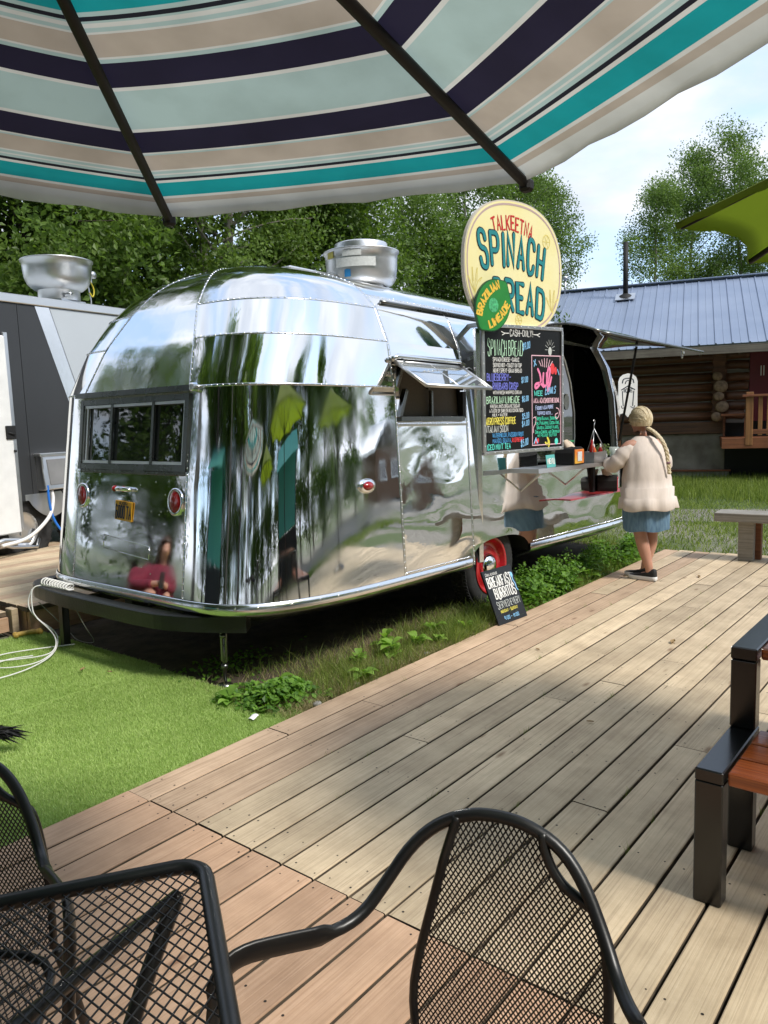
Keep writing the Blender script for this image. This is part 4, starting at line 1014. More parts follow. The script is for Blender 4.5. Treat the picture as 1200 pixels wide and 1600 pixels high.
M['sticker_white'] = mat('sticker_white', (.62, .64, .62), .5, var=.1, vscale=60); M['sticker_blue'] = mat('sticker_blue', (.03, .22, .5), .4); M['sticker_yel'] = mat('sticker_yellow', (.5, .45, .08), .5)
def wrap(t, a0, a1, z0, z1, r, m, nm):
    q = MB(); q.grid([[(r * math.cos(a), r * math.sin(a), z) for z in (z0, z1)] for a in span(a0, a1, 8)]); return q.build(nm, m, t)
b0 = -2.1; fk = .285 / .272
wrap(fan1, b0 + .1, b0 + .62, .300 * fk, .34 * fk, .2805 * fk * .985, M['sticker_white'], 'sticker'); wrap(fan1, b0 - .12, b0 + 1.0, .225 * fk, .29 * fk, .2788 * fk * .985, M['sticker_white'], 'sticker'); wrap(fan1, b0 + .12, b0 + .3, .155 * fk, .215 * fk, .2665 * fk * .985, M['sticker_blue'], 'sticker'); wrap(fan1, b0 - .5, b0 - .22, .30 * fk, .345 * fk, .2795 * fk * .985, M['sticker_yel'], 'sticker')

# ================================================================== signs
def chalk(name, c): return mat(name, c, .8, var=.12, vscale=50)
PAINT = {k: chalk('paint_' + k, c) for k, c in {
    'white': (.75, .75, .72), 'green': (.50, .78, .55), 'violet': (.20, .22, .75), 'blue': (.25, .55, .85), 'yellow': (.85, .75, .12), 'grey': (.55, .58, .55), 'sky': (.08, .35, .70), 'red': (.75, .05, .06),
    'mint': (.12, .75, .62), 'pink': (.85, .22, .42), 'pale_pink': (.80, .50, .58), 'emerald': (.05, .60, .38), 'lilac': (.45, .55, .85), 'teal': (.012, .235, .255), 'navy': (.008, .018, .035), 'crimson': (.55, .03, .025), 'gold': (.80, .52, .06), 'lemon_line': (.72, .60, .18), 'mauve': (.42, .30, .38), 'banana': (.8, .7, .08)}.items()}
M['board_black'] = mat('chalkboard_black', (.006, .006, .007), .35, bump=.1, bscale=80, bdist=.001)
def tr_world(u, v, z): return TR.matrix_basis @ Vector((u, v, z))
# menu board, its left edge nearer the body than the right
pL, pR = Vector((5.024, 3.047, 0)), Vector((5.860, 2.834, 0)); bw = (pR - pL).length; bh = .95; b_yaw = math.atan2((pR - pL).y, (pR - pL).x)
board = thing('menu_board', 'black menu board with coloured hand lettering hung beside the hatch', 'menu board', (pL.x, pL.y, 1.20), b_yaw)
q = MB(); q.box((bw / 2, .012, bh / 2), (bw, .018, bh), bev=.002); q.build('panel', M['board_black'], board)
for (c, d) in [((bw / 2, .008, .0), (bw + .04, .03, .026)), ((bw / 2, .008, bh), (bw + .04, .03, .026)), ((-.012, .008, bh / 2), (.03, .031, bh - .03)), ((bw + .012, .008, bh / 2), (.024, .031, bh - .03))]:
    q = MB(); q.box(c, d, bev=.002)
    n = int(max(d[0], d[2]) / .075)
    for i in range(n):
        f = (i + .5) / n - .5; pc = (c[0] + f * d[0], c[1] - .016, c[2]) if d[0] > d[2] else (c[0], c[1] - .016, c[2] + f * d[2])
        q.lathe([(.0055, 0), (.004, -.003), (.0001, -.0035)], 6, pc, 'Y')
    q.build('edge_trim', M['alu_dull'], board)
q = MB(); q.box((-.055, .02, .05), (.045, .03, 1.75), bev=.003); q.box((.1, .06, .15), (.03, .08, .03)); q.box((.1, .08, .75), (.03, .10, .03)); q.box((bw - .1, .12, .15), (.03, .2, .03)); q.box((bw - .1, .15, .8), (.03, .26, .03)); q.build('mounting_post', M['alu_trim'], board)
def FB_(a, b, l): return (a * bw / .925, .003 - l, b * bh / .90)
def write(lines, parent, F=FB_, nm='lettering'):
    by = {}
    for ln in lines:
        c, txt, x, y, h, r = ln[:6]; kw = ln[6] if len(ln) > 6 else {}
        by.setdefault(c, []).append((txt, x, y, h, r, kw))
    for c, L_ in by.items():
        pen = Pen(F)
        for (txt, x, y, h, r, kw) in L_:
            if callable(txt): txt(pen)
            else: pen.text(txt, x, y, h, r * .56, **kw)
        pen.mb.build(nm, PAINT[c], parent)
W_ = dict
write([
    ('white', 'CASH-ONLY!', .30, .835, .042, .0050, W_(width=.27, wob=.05)), ('white', lambda p: [p.line([(.20, .862), (.24, .85), (.285, .852)], .003), p.line([(.58, .852), (.62, .85), (.66, .862)], .003), p.line([(.62, .85), (.655, .838)], .003), p.line([(.24, .85), (.21, .838)], .003)], 0, 0, 0, 0),
    ('green', 'SPINACH BREAD', .045, .695, .105, .0052, W_(width=.40, wob=.04)),
    ('white', 'SPINACH CHEESE + GARLIC', .10, .652, .026, .0034, W_(width=.30)), ('white', 'SERVED HOT + TOASTY ON TOP', .10, .612, .026, .0034, W_(width=.33)), ('white', 'HONEY SPENT-GRAIN BREAD', .10, .574, .026, .0034, W_(width=.33)),
    ('violet', 'BLUEBERRY-', .03, .515, .048, .0052, W_(width=.27, wob=.04)), ('violet', 'RHUBARB CRISP', .095, .455, .044, .0050, W_(width=.29, wob=.04)),
    ('white', 'WITH FRESH WHIPPED CREAM', .095, .420, .022, .0030, W_(width=.33)),
    ('green', 'BRAZILIAN LIMEADE', .02, .355, .046, .0048, W_(width=.38, wob=.04)),
    ('white', 'FRESH LIMES ORGANIC SUGAR', .06, .322, .022, .003, W_(width=.34)), ('white', 'A TASTE OF SWEETENED CONDENSED', .05, .290, .022, .003, W_(width=.39)), ('white', 'MILK + WATER', .08, .262, .02, .003, W_(width=.17)),
    ('yellow', 'AERO PRESS COFFEE', .012, .205, .046, .0055, W_(width=.34, wob=.05)), ('grey', 'ITALIAN SODA', .012, .150, .044, .0050, W_(width=.25, wob=.05, slant=.2)),
    ('sky', 'WATERMELON, PASSION FRUIT', .085, .112, .028, .0036, W_(width=.36)), ('sky', 'MANGO, GUAVA,', .085, .072, .028, .0036, W_(width=.215)), ('red', 'RASPBERRY', .31, .072, .028, .004, W_(width=.135)),
    ('mint', 'ICED MINT TEA', .018, .026, .036, .005, W_(width=.27, wob=.06)),
    ('blue', '$9.00', .45, .735, .045, .005, W_(width=.085, rise=.25)), ('blue', '$7.00', .43, .500, .038, .0045, W_(width=.075, rise=.1)), ('blue', '$6.00', .435, .362, .036, .0045, W_(width=.075, rise=.1)),
    ('blue', '$5.00', .435, .232, .04, .0045, W_(width=.08, rise=.15)), ('blue', '$4.00', .43, .178, .038, .0045, W_(width=.085, rise=.15)), ('blue', '$5.00', .415, .03, .046, .005, W_(width=.085, rise=.2)),
], board)
# the framed right-hand panel
fx0, fx1, fz0, fz1 = .555, .915, .035, .70
write([
    ('pale_pink', lambda p: [p.stroke([Vector((a, b, 0)) for a, b in ((fx0, fz0), (fx1, fz0))], .0035), p.stroke([Vector((a, b, 0)) for a, b in ((fx1, fz0), (fx1, fz1))], .0035), p.stroke([Vector((a, b, 0)) for a, b in ((fx1, fz1), (fx0, fz1))], .0035), p.stroke([Vector((a, b, 0)) for a, b in ((fx0, fz1), (fx0, fz0))], .0035)], 0, 0, 0, 0),
    ('pale_pink', lambda p: [p.stroke([Vector((.66 + .028 * k + (k - 2.5) * .006, .685 - .01 * abs(k - 2.5), 0)), Vector((.672 + .022 * k, .615 + .004 * abs(k - 2.5), 0))], .0036) for k in range(6)], 0, 0, 0, 0),
    ('pink', lambda p: [p.line([(.63, .60), (.66, .56), (.67, .50), (.60, .45), (.59, .49), (.66, .50), (.70, .47)], .010), p.line([(.70, .57), (.69, .49), (.72, .47), (.745, .49), (.74, .57)], .010), p.line([(.74, .50), (.76, .62), (.79, .60), (.76, .50), (.75, .43), (.77, .46), (.80, .54)], .010)], 0, 0, 0, 0),
    ('mint', 'WEE', .585, .405, .034, .0055, W_(width=.10)), ('blue', 'Bowls', .72, .41, .062, .0055, W_(width=.13, slant=.15, lower=True, rise=.12)),
    ('pale_pink', 'A.K.A. ACAI SMOOTHIE BOWL', .575, .352, .032, .0042, W_(width=.325)),
    ('lilac', 'Frozen acai puree', .60, .298, .032, .0036, W_(width=.22, lower=True, rise=.05)), ('lilac', 'topped with...', .62, .262, .030, .0036, W_(width=.19, lower=True)),
    ('emerald', 'Fresh Banana, Berries', .60, .222, .026, .0035, W_(width=.27, lower=True)), ('emerald', 'Kiwi, Pineapple, Cocoa Nibs,', .59, .188, .026, .0034, W_(width=.31, lower=True)), ('emerald', 'Granola, Coconut flakes,', .61, .155, .026, .0034, W_(width=.28, lower=True)),
    ('emerald', 'Cream Cheese, and Drizzled', .59, .122, .024, .0034, W_(width=.31, lower=True)), ('emerald', 'w/ Peanut Butter', .62, .096, .024, .0034, W_(width=.24, lower=True)),
    ('pale_pink', lambda p: [p.line([(.86, .31), (.90, .30), (.90, .25), (.86, .22), (.84, .26), (.88, .27)], .0035), p.line([(.57, .24), (.60, .25), (.60, .20), (.565, .17), (.57, .13)], .0035)], 0, 0, 0, 0),
    ('blue', lambda p: [p.line([(.58, .66), (.61, .63)], .004, 0), p.line([(.60, .67), (.585, .62)], .004, 0), p.line([(.88, .60), (.90, .56)], .004, 0), p.line([(.60, .09), (.575, .05)], .005, 0), p.line([(.62, .05), (.60, .08)], .005, 0)], 0, 0, 0, 0),
    ('red', lambda p: [p.blob(.815, .605, .028, .042), p.blob(.855, .59, .016, .03), p.blob(.60, .065, .018, .02), p.blob(.625, .07, .012, .018)], 0, 0, 0, 0),
    ('banana', lambda p: [p.line([(.745, .085), (.76, .06), (.745, .03), (.72, .05)], .008), p.line([(.75, .085), (.775, .05), (.76, .015)], .006)], 0, 0, 0, 0), ('mint', lambda p: [p.blob(.86, .055, .022, .025)], 0, 0, 0, 0),
    ('grey', lambda p: [p.blob(.785, .735, .022, .032)] + [p.stroke([Vector((.785 + .03 * math.cos(a), .75 + .035 * math.sin(a), 0)), Vector((.785 + .062 * math.cos(a), .755 + .065 * math.sin(a), 0))], .0016) for a in span(-.2, 3.3, 7)], 0, 0, 0, 0)], board)

# yellow oval sign, standing behind the board's top edge
M['oval_yellow'] = mat('oval_sign_yellow', (.84, .75, .33), .55, col2=(.87, .81, .46), vscale=3)
M['oval_rim'] = mat('oval_sign_rim', (.62, .56, .46), .6)
M['oval_band'] = mat('oval_sign_band', (.50, .36, .34), .6)
b_d = (pR - pL).normalized(); b_n = Vector((b_d.y, -b_d.x, 0)); c0 = pL + b_d * .364 - b_n * .03
oval = thing('oval_sign', 'large pale yellow oval sign rising above the menu board', 'sign', (c0.x, c0.y, 2.588), b_yaw)
def sup(rx, rz, n=64, e=2.35, skew=.0):
    out = []
    for k in range(n):
        t = 2 * math.pi * k / n; c, s = math.cos(t), math.sin(t)
        a = rx * math.copysign(abs(c) ** (2 / e), c); b = rz * math.copysign(abs(s) ** (2 / e), s); out.append((a, b + skew * a))
    return out
q = MB(); q.prism(sup(.533, .494), -.012, .02, mi=0, mi_side=0); q.build('backing_board', M['oval_rim'], oval, recalc=True)
for (s1, d, m) in ((.985, -.0145, 'oval_yellow'), ):
    q = MB(); o = sup(.533 * s1, .494 * s1 - .003); q.add([(a, d, b) for a, b in o], [list(range(len(o)))[::-1]]); f_ = q.build('painted_face', M[m], oval)
def FO(a, b, l): return (a * .826, -.0145 - l, b * 1.04)
pen = Pen(FO); o = [Vector((a * .945 / .826, b * .935 / 1.04, 0)) for a, b in sup(.533, .494)]; pen.stroke(o + [o[0]], .007); pen.mb.build('border_line', M['oval_band'], oval)
TXT = [('SPINACH', -.44, .035, .215, .80, -.055), ('BREAD', -.26, -.275, .205, .62, -.10)]
for col, rad, lift in (('navy', .0225, .002), ('teal', .0142, .0045)):
    pen = Pen(FO, lift)
    for (t, x, y, h, w, rs) in TXT: pen.text(t, x, y, h, rad, width=w, rise=rs, wob=.035, gap=2.7, rng=random.Random(4), arc=2.2)
    pen.mb.build('lettering', PAINT[col], oval)
pen = Pen(FO, .002); pen.text('TALKEETNA', -.285, .272, .095, .0075, width=.50, arc=.75, wob=.05, rise=-.02); pen.mb.build('lettering', PAINT['crimson'], oval)
for (x, y, r) in ((.42, .22, .05), (.03, -.37, .04)):
    pen = Pen(FO, .0015)
    pen.line([(x + r * math.cos(a), y + r * math.sin(a)) for a in span(0, 6.28, 14)], .004)
    for a in span(0, 3.14, 3): pen.stroke([Vector((x - r * math.cos(a), y - r * math.sin(a), 0)), Vector((x + r * math.cos(a), y + r * math.sin(a), 0))], .0025)
    pen.mb.build('fruit_doodle', PAINT['lemon_line'], oval)
for (x, y) in ((-.52, -.12), (.50, -.22)):
    pen = Pen(FO, .0015)
    for a in (.3, 1.2, 1.9, 2.8): pen.line([(x, y - .08), (x + .05 * math.cos(a) - .02, y), (x + .10 * math.cos(a), y + .13 * math.sin(a)), (x + .06 * math.cos(a), y)], .0035)
    pen.mb.build('fruit_doodle', PAINT['lemon_line'], oval)
q = MB(); q.box((-.3, .05, -.35), (.03, .05, .5)); q.box((.3, .05, -.35), (.03, .05, .5)); q.box((-.3, .2, -.42), (.03, .36, .03)); q.box((.3, .2, -.42), (.03, .36, .03)); q.build('bracket', M['galv'], oval)

# lime-shaped sign hung over the corner of both
c0 = pL + b_d * .035 + b_n * .06
lime = thing('lime_sign', 'small green lime-shaped sign over the corner of the menu board', 'sign', (c0.x, c0.y, 2.285), b_yaw)
M['lime_green'] = mat('lime_green', (.015, .19, .03), .45, col2=(.02, .26, .04), vscale=8); M['lime_edge'] = mat('lime_dark_edge', (.008, .07, .015), .5)
def lime_pts(s):
    out = []
    for k in range(56):
        t = 2 * math.pi * k / 56; r = 1 + .12 * max(0, math.cos(t)) ** 30 + .12 * max(0, -math.cos(t)) ** 30; a, b = .200 * r * s * math.cos(t), .170 * s * math.sin(t) * (1.0)
        ca, sa = math.cos(R(52)), math.sin(R(52)); out.append(((a * ca - b * sa) * 1.0, a * sa + b * ca))
    return out
q = MB(); q.prism(lime_pts(1), -.008, .012); q.build('backing_board', M['lime_edge'], lime, recalc=True)
q = MB(); o = lime_pts(.965); q.add([(a, -.0095, b) for a, b in o], [list(range(56))[::-1]]); q.build('painted_face', M['lime_green'], lime)
def FL(rot):
    ca, sa = math.cos(rot), math.sin(rot); return lambda a, b, l: (a * ca - b * sa, -.0095 - l, a * sa + b * ca)
pen = Pen(FL(R(48)), .0015); pen.text('BRAZILIAN', -.145, .075, .05, .0075, width=.29, arc=.28); pen.mb.build('lettering', PAINT['gold'], lime)
pen = Pen(FL(R(40)), .0015); pen.text('LIMEADE', -.135, -.125, .05, .0075, width=.27, arc=-.40); pen.mb.build('lettering', PAINT['gold'], lime)
pen = Pen(FL(0), .0015); pen.blob(0, 0, .05, .052, 20); 
for k in range(9): a = k * 2 * math.pi / 9; pen.stroke([Vector((.01 * math.cos(a), .01 * math.sin(a), 0)), Vector((.046 * math.cos(a), .046 * math.sin(a), 0))], .004)
pen.mb.build('lime_slice', mat('lime_slice', (.07, .42, .17), .5, var=.5, vscale=60), lime)

# burrito sign leaning on the wheel
bs = thing('chalkboard_sign', 'small black lettered sign leaning against the trailer wheel', 'sign', (4.655, 2.735, 0.0), R(-3)); bs.scale = (.88, 1, .76)
bs.rotation_euler = (R(-22), R(0), R(-5))
q = MB(); q.box((.205, .008, .265), (.41, .016, .53), bev=.003); q.build('panel', M['board_black'], bs)
write([('white', 'Delicious', .03, .475, .026, .003, W_(width=.16, lower=True, slant=.2)), ('white', 'BREAKFAST', .03, .36, .095, .0105, W_(width=.33)), ('white', 'BURRITOS', .075, .245, .095, .0105, W_(width=.29)), ('grey', 'SERVED EVERY', .06, .15, .062, .0042, W_(width=.32)), ('yellow', 'MONDAY - SUNDAY', .08, .105, .026, .0032, W_(width=.235)),
       ('blue', '9:00 - 11:00', .10, .035, .032, .0042, W_(width=.20)), ('blue', lambda p: [p.blob(.375, .43, .016, .028), p.line([(.375, .41), (.372, .37), (.39, .34), (.385, .29), (.398, .27)], .005)], 0, 0, 0, 0)], bs, lambda a, b, l: (a, -l, b))

# white plaque on the trailer nose
c0 = tr_world(5.58, -1.04, 1.69)
pq = thing('wall_plaque', 'white ornate arched plaque hung on the nose of the polished trailer', 'plaque', (c0.x, c0.y, 1.66), R(-58)); pq.scale = (1, 1, .82)
pts = [(-.10, -.20), (-.085, -.27), (-.04, -.25), (0, -.31), (.04, -.25), (.085, -.27), (.10, -.20), (.10, .16), (.085, .215), (.05, .25), (0, .265), (-.05, .25), (-.085, .215), (-.10, .16)]
q = MB(); q.prism(pts, -.012, .012); q.build('board', M['white_paint'], pq, recalc=True)
pen = Pen(lambda a, b, l: (a, -.012 - l, b), .001)
pen.line([(-.06, .14), (-.05, .2), (.05, .2), (.06, .14)], .006); pen.line([(-.03, .13), (-.02, .17), (.02, .17), (.03, .13)], .005); pen.line([(-.07, .05), (0, .10), (.07, .05)], .006, 0)
pen.text('ICE', -.045, .02, .04, .005, width=.09)
for s in (-1, 1): pen.line([(s * .06, .03), (s * .05, -.16)], .005, 0); pen.line([(s * .03, -.17), (s * .06, -.2), (s * .07, -.16)], .004)
pen.mb.build('ornament', PAINT['navy'], pq)
q = MB(); q.box((0, .03, .1), (.03, .05, .03)); q.box((0, .03, -.15), (.03, .05, .03)); q.build('fixing', M['alu_dull'], pq)

# ================================================================== dark food trailer on the left
GT = thing('food_trailer', 'charcoal and light grey boxy food trailer behind the raised deck', 'trailer', (3.96, 8.2, .075), R(9.6)); GT.scale = (1.03, 1.0, 1.085)
M['charcoal'] = mat('charcoal_panel', (.035, .037, .040), .38, var=.12, vscale=1.2, bump=.05, bscale=3, bdist=.004); M['pale_panel'] = mat('pale_grey_panel', (.46, .50, .54), .35, var=.05, vscale=1)
def poly_xz(pts, y, nm, m, th=.02):
    q = MB(); q.prism(pts, y - th, y); return q.build(nm, m, GT, recalc=True)
q = MB(); q.box((1.75, 1.2, 1.55), (6.5, 2.36, 1.95)); q.build('box_body', M['charcoal'], GT)
for (a, b) in ((-1.49, -1.2), (-1.2, .158), (.164, .35)): 
    tl = b if b < .3 else .365; bl = b if b < .3 else .86
    poly_xz([(a, .60), (bl if b > .3 else b, .60), (bl if b > .3 else b, 1.18) if b > .3 else (b, 1.5), (tl, 2.515), (a, 2.515)], -.001, 'side_panel', M['charcoal'])
poly_xz([(.372, 2.515), (.545, 2.515), (1.04, 1.10), (.90, 1.02)], -.004, 'diagonal_stripe', M['alu_trim'])
poly_xz([(.555, 2.515), (4.9, 2.515), (4.9, .60), (1.23, .60)], -.001, 'pale_side_panel', M['pale_panel'])
q = MB(); q.box((1.75, -.02, 2.565), (6.52, .05, .085), bev=.008); q.build('roof_edge_trim', M['alu_dull'], GT)
q = MB(); q.box((1.75, 1.2, 2.60), (6.5, 2.3, .03)); q.build('roof_sheet', M['pale_panel'], GT)
q = MB(); q.box((-.56, -.045, 1.25), (1.05, .045, 1.90), bev=.012); dr = q.build('door', M['white_paint'], GT)
q = MB(); q.box((-.03, -.05, 1.25), (.05, .03, 1.96), bev=.004); q.build('door_jamb', M['alu_dull'], GT)
q = MB(); q.box((-.07, -.075, 1.28), (.11, .02, .13), bev=.006); q.tube([(-.11, -.09, 1.28), (-.04, -.1, 1.26)], .008, 6); q.build('handle', M['black_flat'], dr)
q = MB(); q.lathe([(.0001, -.018), (.014, -.015), (.014, 0)], 10, (-.04, -.068, 1.10), 'Y'); q.build('lock', M['black_flat'], dr)
q = MB(); pts = [(.06, .60)] + [(.10 + .55 * t, .60 - .20 * math.sin(math.pi * t) ** .8 * .95) for t in span(0, 1, 14)] + [(.70, .60), (1.6, .60), (1.6, .66), (.06, .66)]; q.prism(pts, -.03, -.018); q.build('fender_skirt', M['alu_dull'], GT, recalc=True)
q = MB(); q.box((1.75, .3, .50), (6.5, .1, .12)); q.build('chassis_rail', M['black_flat'], GT)
for x in (.05, .92, -.9):
    q = MB(); pr = [(.18, -.08), (.26, -.10), (.33, -.095), (.352, -.07), (.356, 0), (.352, .07), (.33, .095), (.26, .1), (.18, .08)]; q.lathe(pr, 32, (x, .12, .31), 'Y')
    for k in range(48):
        a = 2 * math.pi * k / 48; q.box((x + .355 * math.cos(a), .12 + .04 * (-1) ** k, .31 + .355 * math.sin(a)), (.014, .07, .02), Matrix.Rotation(-a, 3, 'Y'))
    w = q.build('tyre', M['rubber'], GT); q = MB(); q.lathe([(.18, -.08), (.17, -.04), (.06, -.05), (.0001, -.05)], 24, (x, .12, .31), 'Y'); q.build('rim', M['alu_dull'], w)
q = MB(); q.box((.46, -.06, 1.045), (.50, .12, .03), bev=.004); q.build('vent_hood', M['alu_dull'], GT)
vb = MB(); Rt = Matrix.Rotation(R(-9), 3, 'X')
q = MB(); q.box((.46, -.10, .87), (.47, .05, .36), Rt, bev=.006); vb = q.build('service_hatch', M['alu_dull'], GT)
q = MB(); q.box((.47, -.128, .868), (.36, .01, .26), Rt, bev=.003); q.build('hatch_face', mat('hatch_face_grey', (.20, .20, .20), .5, var=.15, vscale=5), vb)
q = MB(); q.box((.235, -.06, .87), (.02, .12, .36), bev=.003); q.build('hatch_side', M['alu_dull'], vb)
q = MB(); q.tube([(-.6, -.1, .20), (-.3, -.14, .26), (.0, -.12, .22), (.12, -.02, .3)], .025, 8); q.tube([(-.5, -.1, .28), (-.2, -.12, .18), (.1, -.1, .14), (.2, .0, .2)], .016, 8); q.box((-.25, -.05, .2), (.3, .06, .05), bev=.01); q.build('tow_frame', M['galv'], GT)
def hose(name, label, pts, r, m):
    q = MB(); q.tube(smooth_path(pts, 3), r, 8); return tag(q.build(name, m), label, 'hose')
def gtw(x, y, z): return GT.matrix_basis @ Vector((x, y, z))
hose('water_hose', 'white hose hanging from the grey food trailer hatch', [gtw(.33, -.10, .68), gtw(.33, -.12, .60), gtw(.26, -.16, .45), gtw(.08, -.2, .33), gtw(-.1, -.2, .24), gtw(-.4, -.25, .23)], .019, M['white_paint'])
hose('water_hose', 'blue hose hanging from the grey food trailer hatch', [gtw(.255, -.14, .74), gtw(.25, -.15, .55), gtw(.28, -.16, .38), gtw(.36, -.2, .24), gtw(.42, -.3, .215), gtw(.75, -.5, .212)], .014, mat('blue_hose', (.02, .17, .62), .4))
hose('power_cable', 'thin black cable slung under the food trailer hatch', [gtw(.44, -.10, .69), gtw(.5, -.12, .58), gtw(.62, -.1, .46), gtw(.8, 0, .5)], .007, M['black_flat'])
f2 = upblast_fan('exhaust_fan', 'brushed metal exhaust fan bowl on the grey food trailer roof', gtw(1.04, .42, 2.615), .385, 0)
q = MB(); q.box((.40, -.10, .40), (.10, .05, .16), bev=.006); q.lathe([(.045, 0), (.045, -.03), (.03, -.04), (.0001, -.045)], 16, (.36, -.2, .40), 'Y'); q.build('switch_box', M['galv'], f2)
q = MB(); q.tube(smooth_path([(.42, -.12, .34), (.46, -.14, .24), (.42, -.14, .14), (.38, -.13, .2)], 2), .009, 6); q.build('yellow_lead', mat('yellow_lead', (.55, .45, .03), .5), f2)
q = MB(); q.tube(smooth_path([(.39, -.1, .32), (.39, -.12, .2), (.44, -.1, .1), (.46, -.05, 0)], 2), .010, 6); q.build('grey_lead', M['galv'], f2)
f2.rotation_euler.z = R(20)

# ================================================================== log cabin
CB = thing('log_cabin', 'log cabin with blue-grey metal roof and timber porch', 'cabin', (17.16, 4.54, .05), R(107.2))
# cabin coordinates: x along the wall (to the left and away), y into the house is negative of the wall normal (-.948,.319) -> local +y = wall normal
M['log'] = wood_mat('varnished_log', (.20, .09, .038), (.135, .058, .026), (.07, .032, .017), rough=.5, axis='X', rnd=.25, sc=.5, knots=True)
M['log_grey'] = mat('grey_chinking', (.16, .15, .13), .8, var=.3, vscale=4, stretch=(.4, 3, 3))
M['log_end'] = mat('log_end_grain', (.30, .20, .115), .7, col2=(.13, .08, .045), vscale=16, bump=.4, bscale=18)
M['cedar'] = wood_mat('cedar_porch', (.42, .21, .07), (.33, .15, .05), (.2, .085, .03), rough=.6, axis='Z', rnd=.15, sc=.6)
M['cedar_x'] = wood_mat('cedar_beam', (.30, .11, .045), (.23, .08, .03), (.13, .05, .02), rough=.6, axis='X', rnd=.15, sc=.6)
M['concrete'] = mat('stained_concrete', (.12, .10, .075), .9, col2=(.27, .245, .20), vscale=2.6, bump=.4, bscale=9, bdist=.02, detail=9)
M['concrete_pale'] = mat('pale_concrete', (.32, .31, .29), .9, col2=(.48, .47, .45), vscale=6)
M['fascia'] = wood_mat('grey_fascia', (.22, .20, .16), (.17, .15, .12), (.1, .085, .07), axis='X', rnd=.1, sc=.4)
def cyl_log(x0, x1, y, z, r, rg):
    q = MB(); n = max(4, int((x1 - x0) / .8)); pts = []; rs = []
    for i in range(n + 1):
        t = i / n; pts.append((x0 + (x1 - x0) * t, y + rg.uniform(-.008, .008), z + rg.uniform(-.008, .008))); rs.append(r * (1 + rg.uniform(-.05, .05)))
    q.tube(pts, rs, 14); return q.build('log', M['log'], CB)
rg = random.Random(2); LP = .205; z = 1.215
for k in range(7):
    cyl_log(.30, 9.0, -.02, z, .096, rg); cyl_log(-.38 if k > 0 else -.30, .06, -.02, z + .03 * rg.uniform(-1, 1), .094, rg); z += LP
q = MB()
for k in range(8):
    zz = 1.215 + LP * (k - .5); q.box((4.6, -.045, zz), (8.8, .10, .085)); q.box((-.17, -.045, zz + .004), (.46, .10, .085))
q.build('chinking', M['log_grey'], CB)
q = MB(); q.box((3.0, -1.9, 1.65), (13.0, 3.4, 1.8)); q.build('inner_wall', M['void'], CB); q = MB(); q.box((.18, -.04, 1.82), (.30, .16, 1.5), bev=.02); q.build('corner_post', M['log'], CB)
z = 1.215
for k in range(5):
    r = (.105, .125, .10, .135, .095)[k]; q = MB(); x0 = .27 + (.02, -.05, .02, -.03, .05)[k]
    prof = [(.0001, .30), (r * .9, .30), (r, .285), (r * 1.02, 0), (r, -.3)]; q.lathe(prof, 14, (0, 0, 0), 'Y'); o = q.build('log_end', M['log_end'], CB); o.location = (x0 - .09, 0.02, 1.20 + k * .212); o.rotation_euler = (rg.uniform(-.05, .05), rg.uniform(-.6, .6), rg.uniform(-.12, .12)); o.scale = (1, 1, .92)
q = MB(); q.box((4.65, -.02, .985), (9.2, .26, .24), bev=.01); q.build('sill_log', M['log'], CB)
q = MB(); q.box((4.65, -.04, .48), (9.2, .20, .76), bev=.006); q.build('foundation_wall', M['concrete'], CB)
q = MB(); q.box((4.68, .03, .09), (9.5, .34, .035), bev=.004); q.build('drip_board', M['cedar_x'], CB)
q = MB(); q.box((4.66, .0, -.02), (9.4, .26, .20), bev=.008); q.build('footing', M['concrete_pale'], CB)
# roof: ribbed sheets, one by one
slope = math.atan2(4.45 - 2.64, 3.9); run = 3.9; RL = run / math.cos(slope)
M['roof_blue'] = mat('blue_grey_roof_metal', (.21, .26, .36), .45, metal=.3, col2=(.27, .32, .42), vscale=.9, bump=.12, bscale=2.5, bdist=.03)
rf = thing('roof', None, None); rf.parent = CB
for k in range(13):
    x0 = -3.4 + k * .915; q = MB(); A = []
    for i in range(13):
        x = i / 12 * .915; A.append(x)
    P = []
    prof = []
    for i in range(3):
        b = i * .305; prof += [(b, 0), (b + .008, .022), (b + .03, .022), (b + .04, 0), (b + .16, 0), (b + .165, .006), (b + .18, .006), (b + .185, 0)]
    prof.append((.915, 0))
    for t in (0, .5, 1.0):
        yy = .9 - run * t; zz = 2.64 + (4.45 - 2.64) * t
        P.append([(x0 + a, yy + b * math.sin(slope), zz + b * math.cos(slope)) for a, b in prof])
    q.grid(P, smooth=False); o = q.build('roof_sheet', M['roof_blue'], rf)
    if o.data.polygons[0].normal.z < 0: o.data.flip_normals()
q = MB(); q.grid([[(x, .9 - run, 4.44), (x, .9 - run - 3.4, 2.6)] for x in (-3.4, 8.5)]); q.build('roof_far_slope', M['roof_blue'], rf)
q = MB(); q.box((2.55, -3.0, 4.475), (11.9, .28, .03), bev=.006); q.build('ridge_cap', M['roof_blue'], rf)
q = MB(); q.box((2.55, .875, 2.53), (11.9, .04, .16), bev=.004); q.build('fascia_board', M['fascia'], CB)
q = MB(); q.grid([[(x, .86, 2.50), (x, -.1, 2.66)] for x in (-3.4, 8.5)]); q.build('soffit', M['fascia'], CB)
q = MB()
for k in range(16): q.box((-3.2 + k * .75, .4, 2.53), (.06, .9, .12))
q.build('rafter_tails', M['fascia'], CB)
q = MB(); q.tube([(2.22, -2.2, 3.95), (2.22, -2.2, 5.38)], .06, 14); q.lathe([(.2, 4.06), (.14, 4.14), (.065, 4.18)], 14, (2.22, -2.2, 0)); q.build('stovepipe', M['black_flat'], CB)
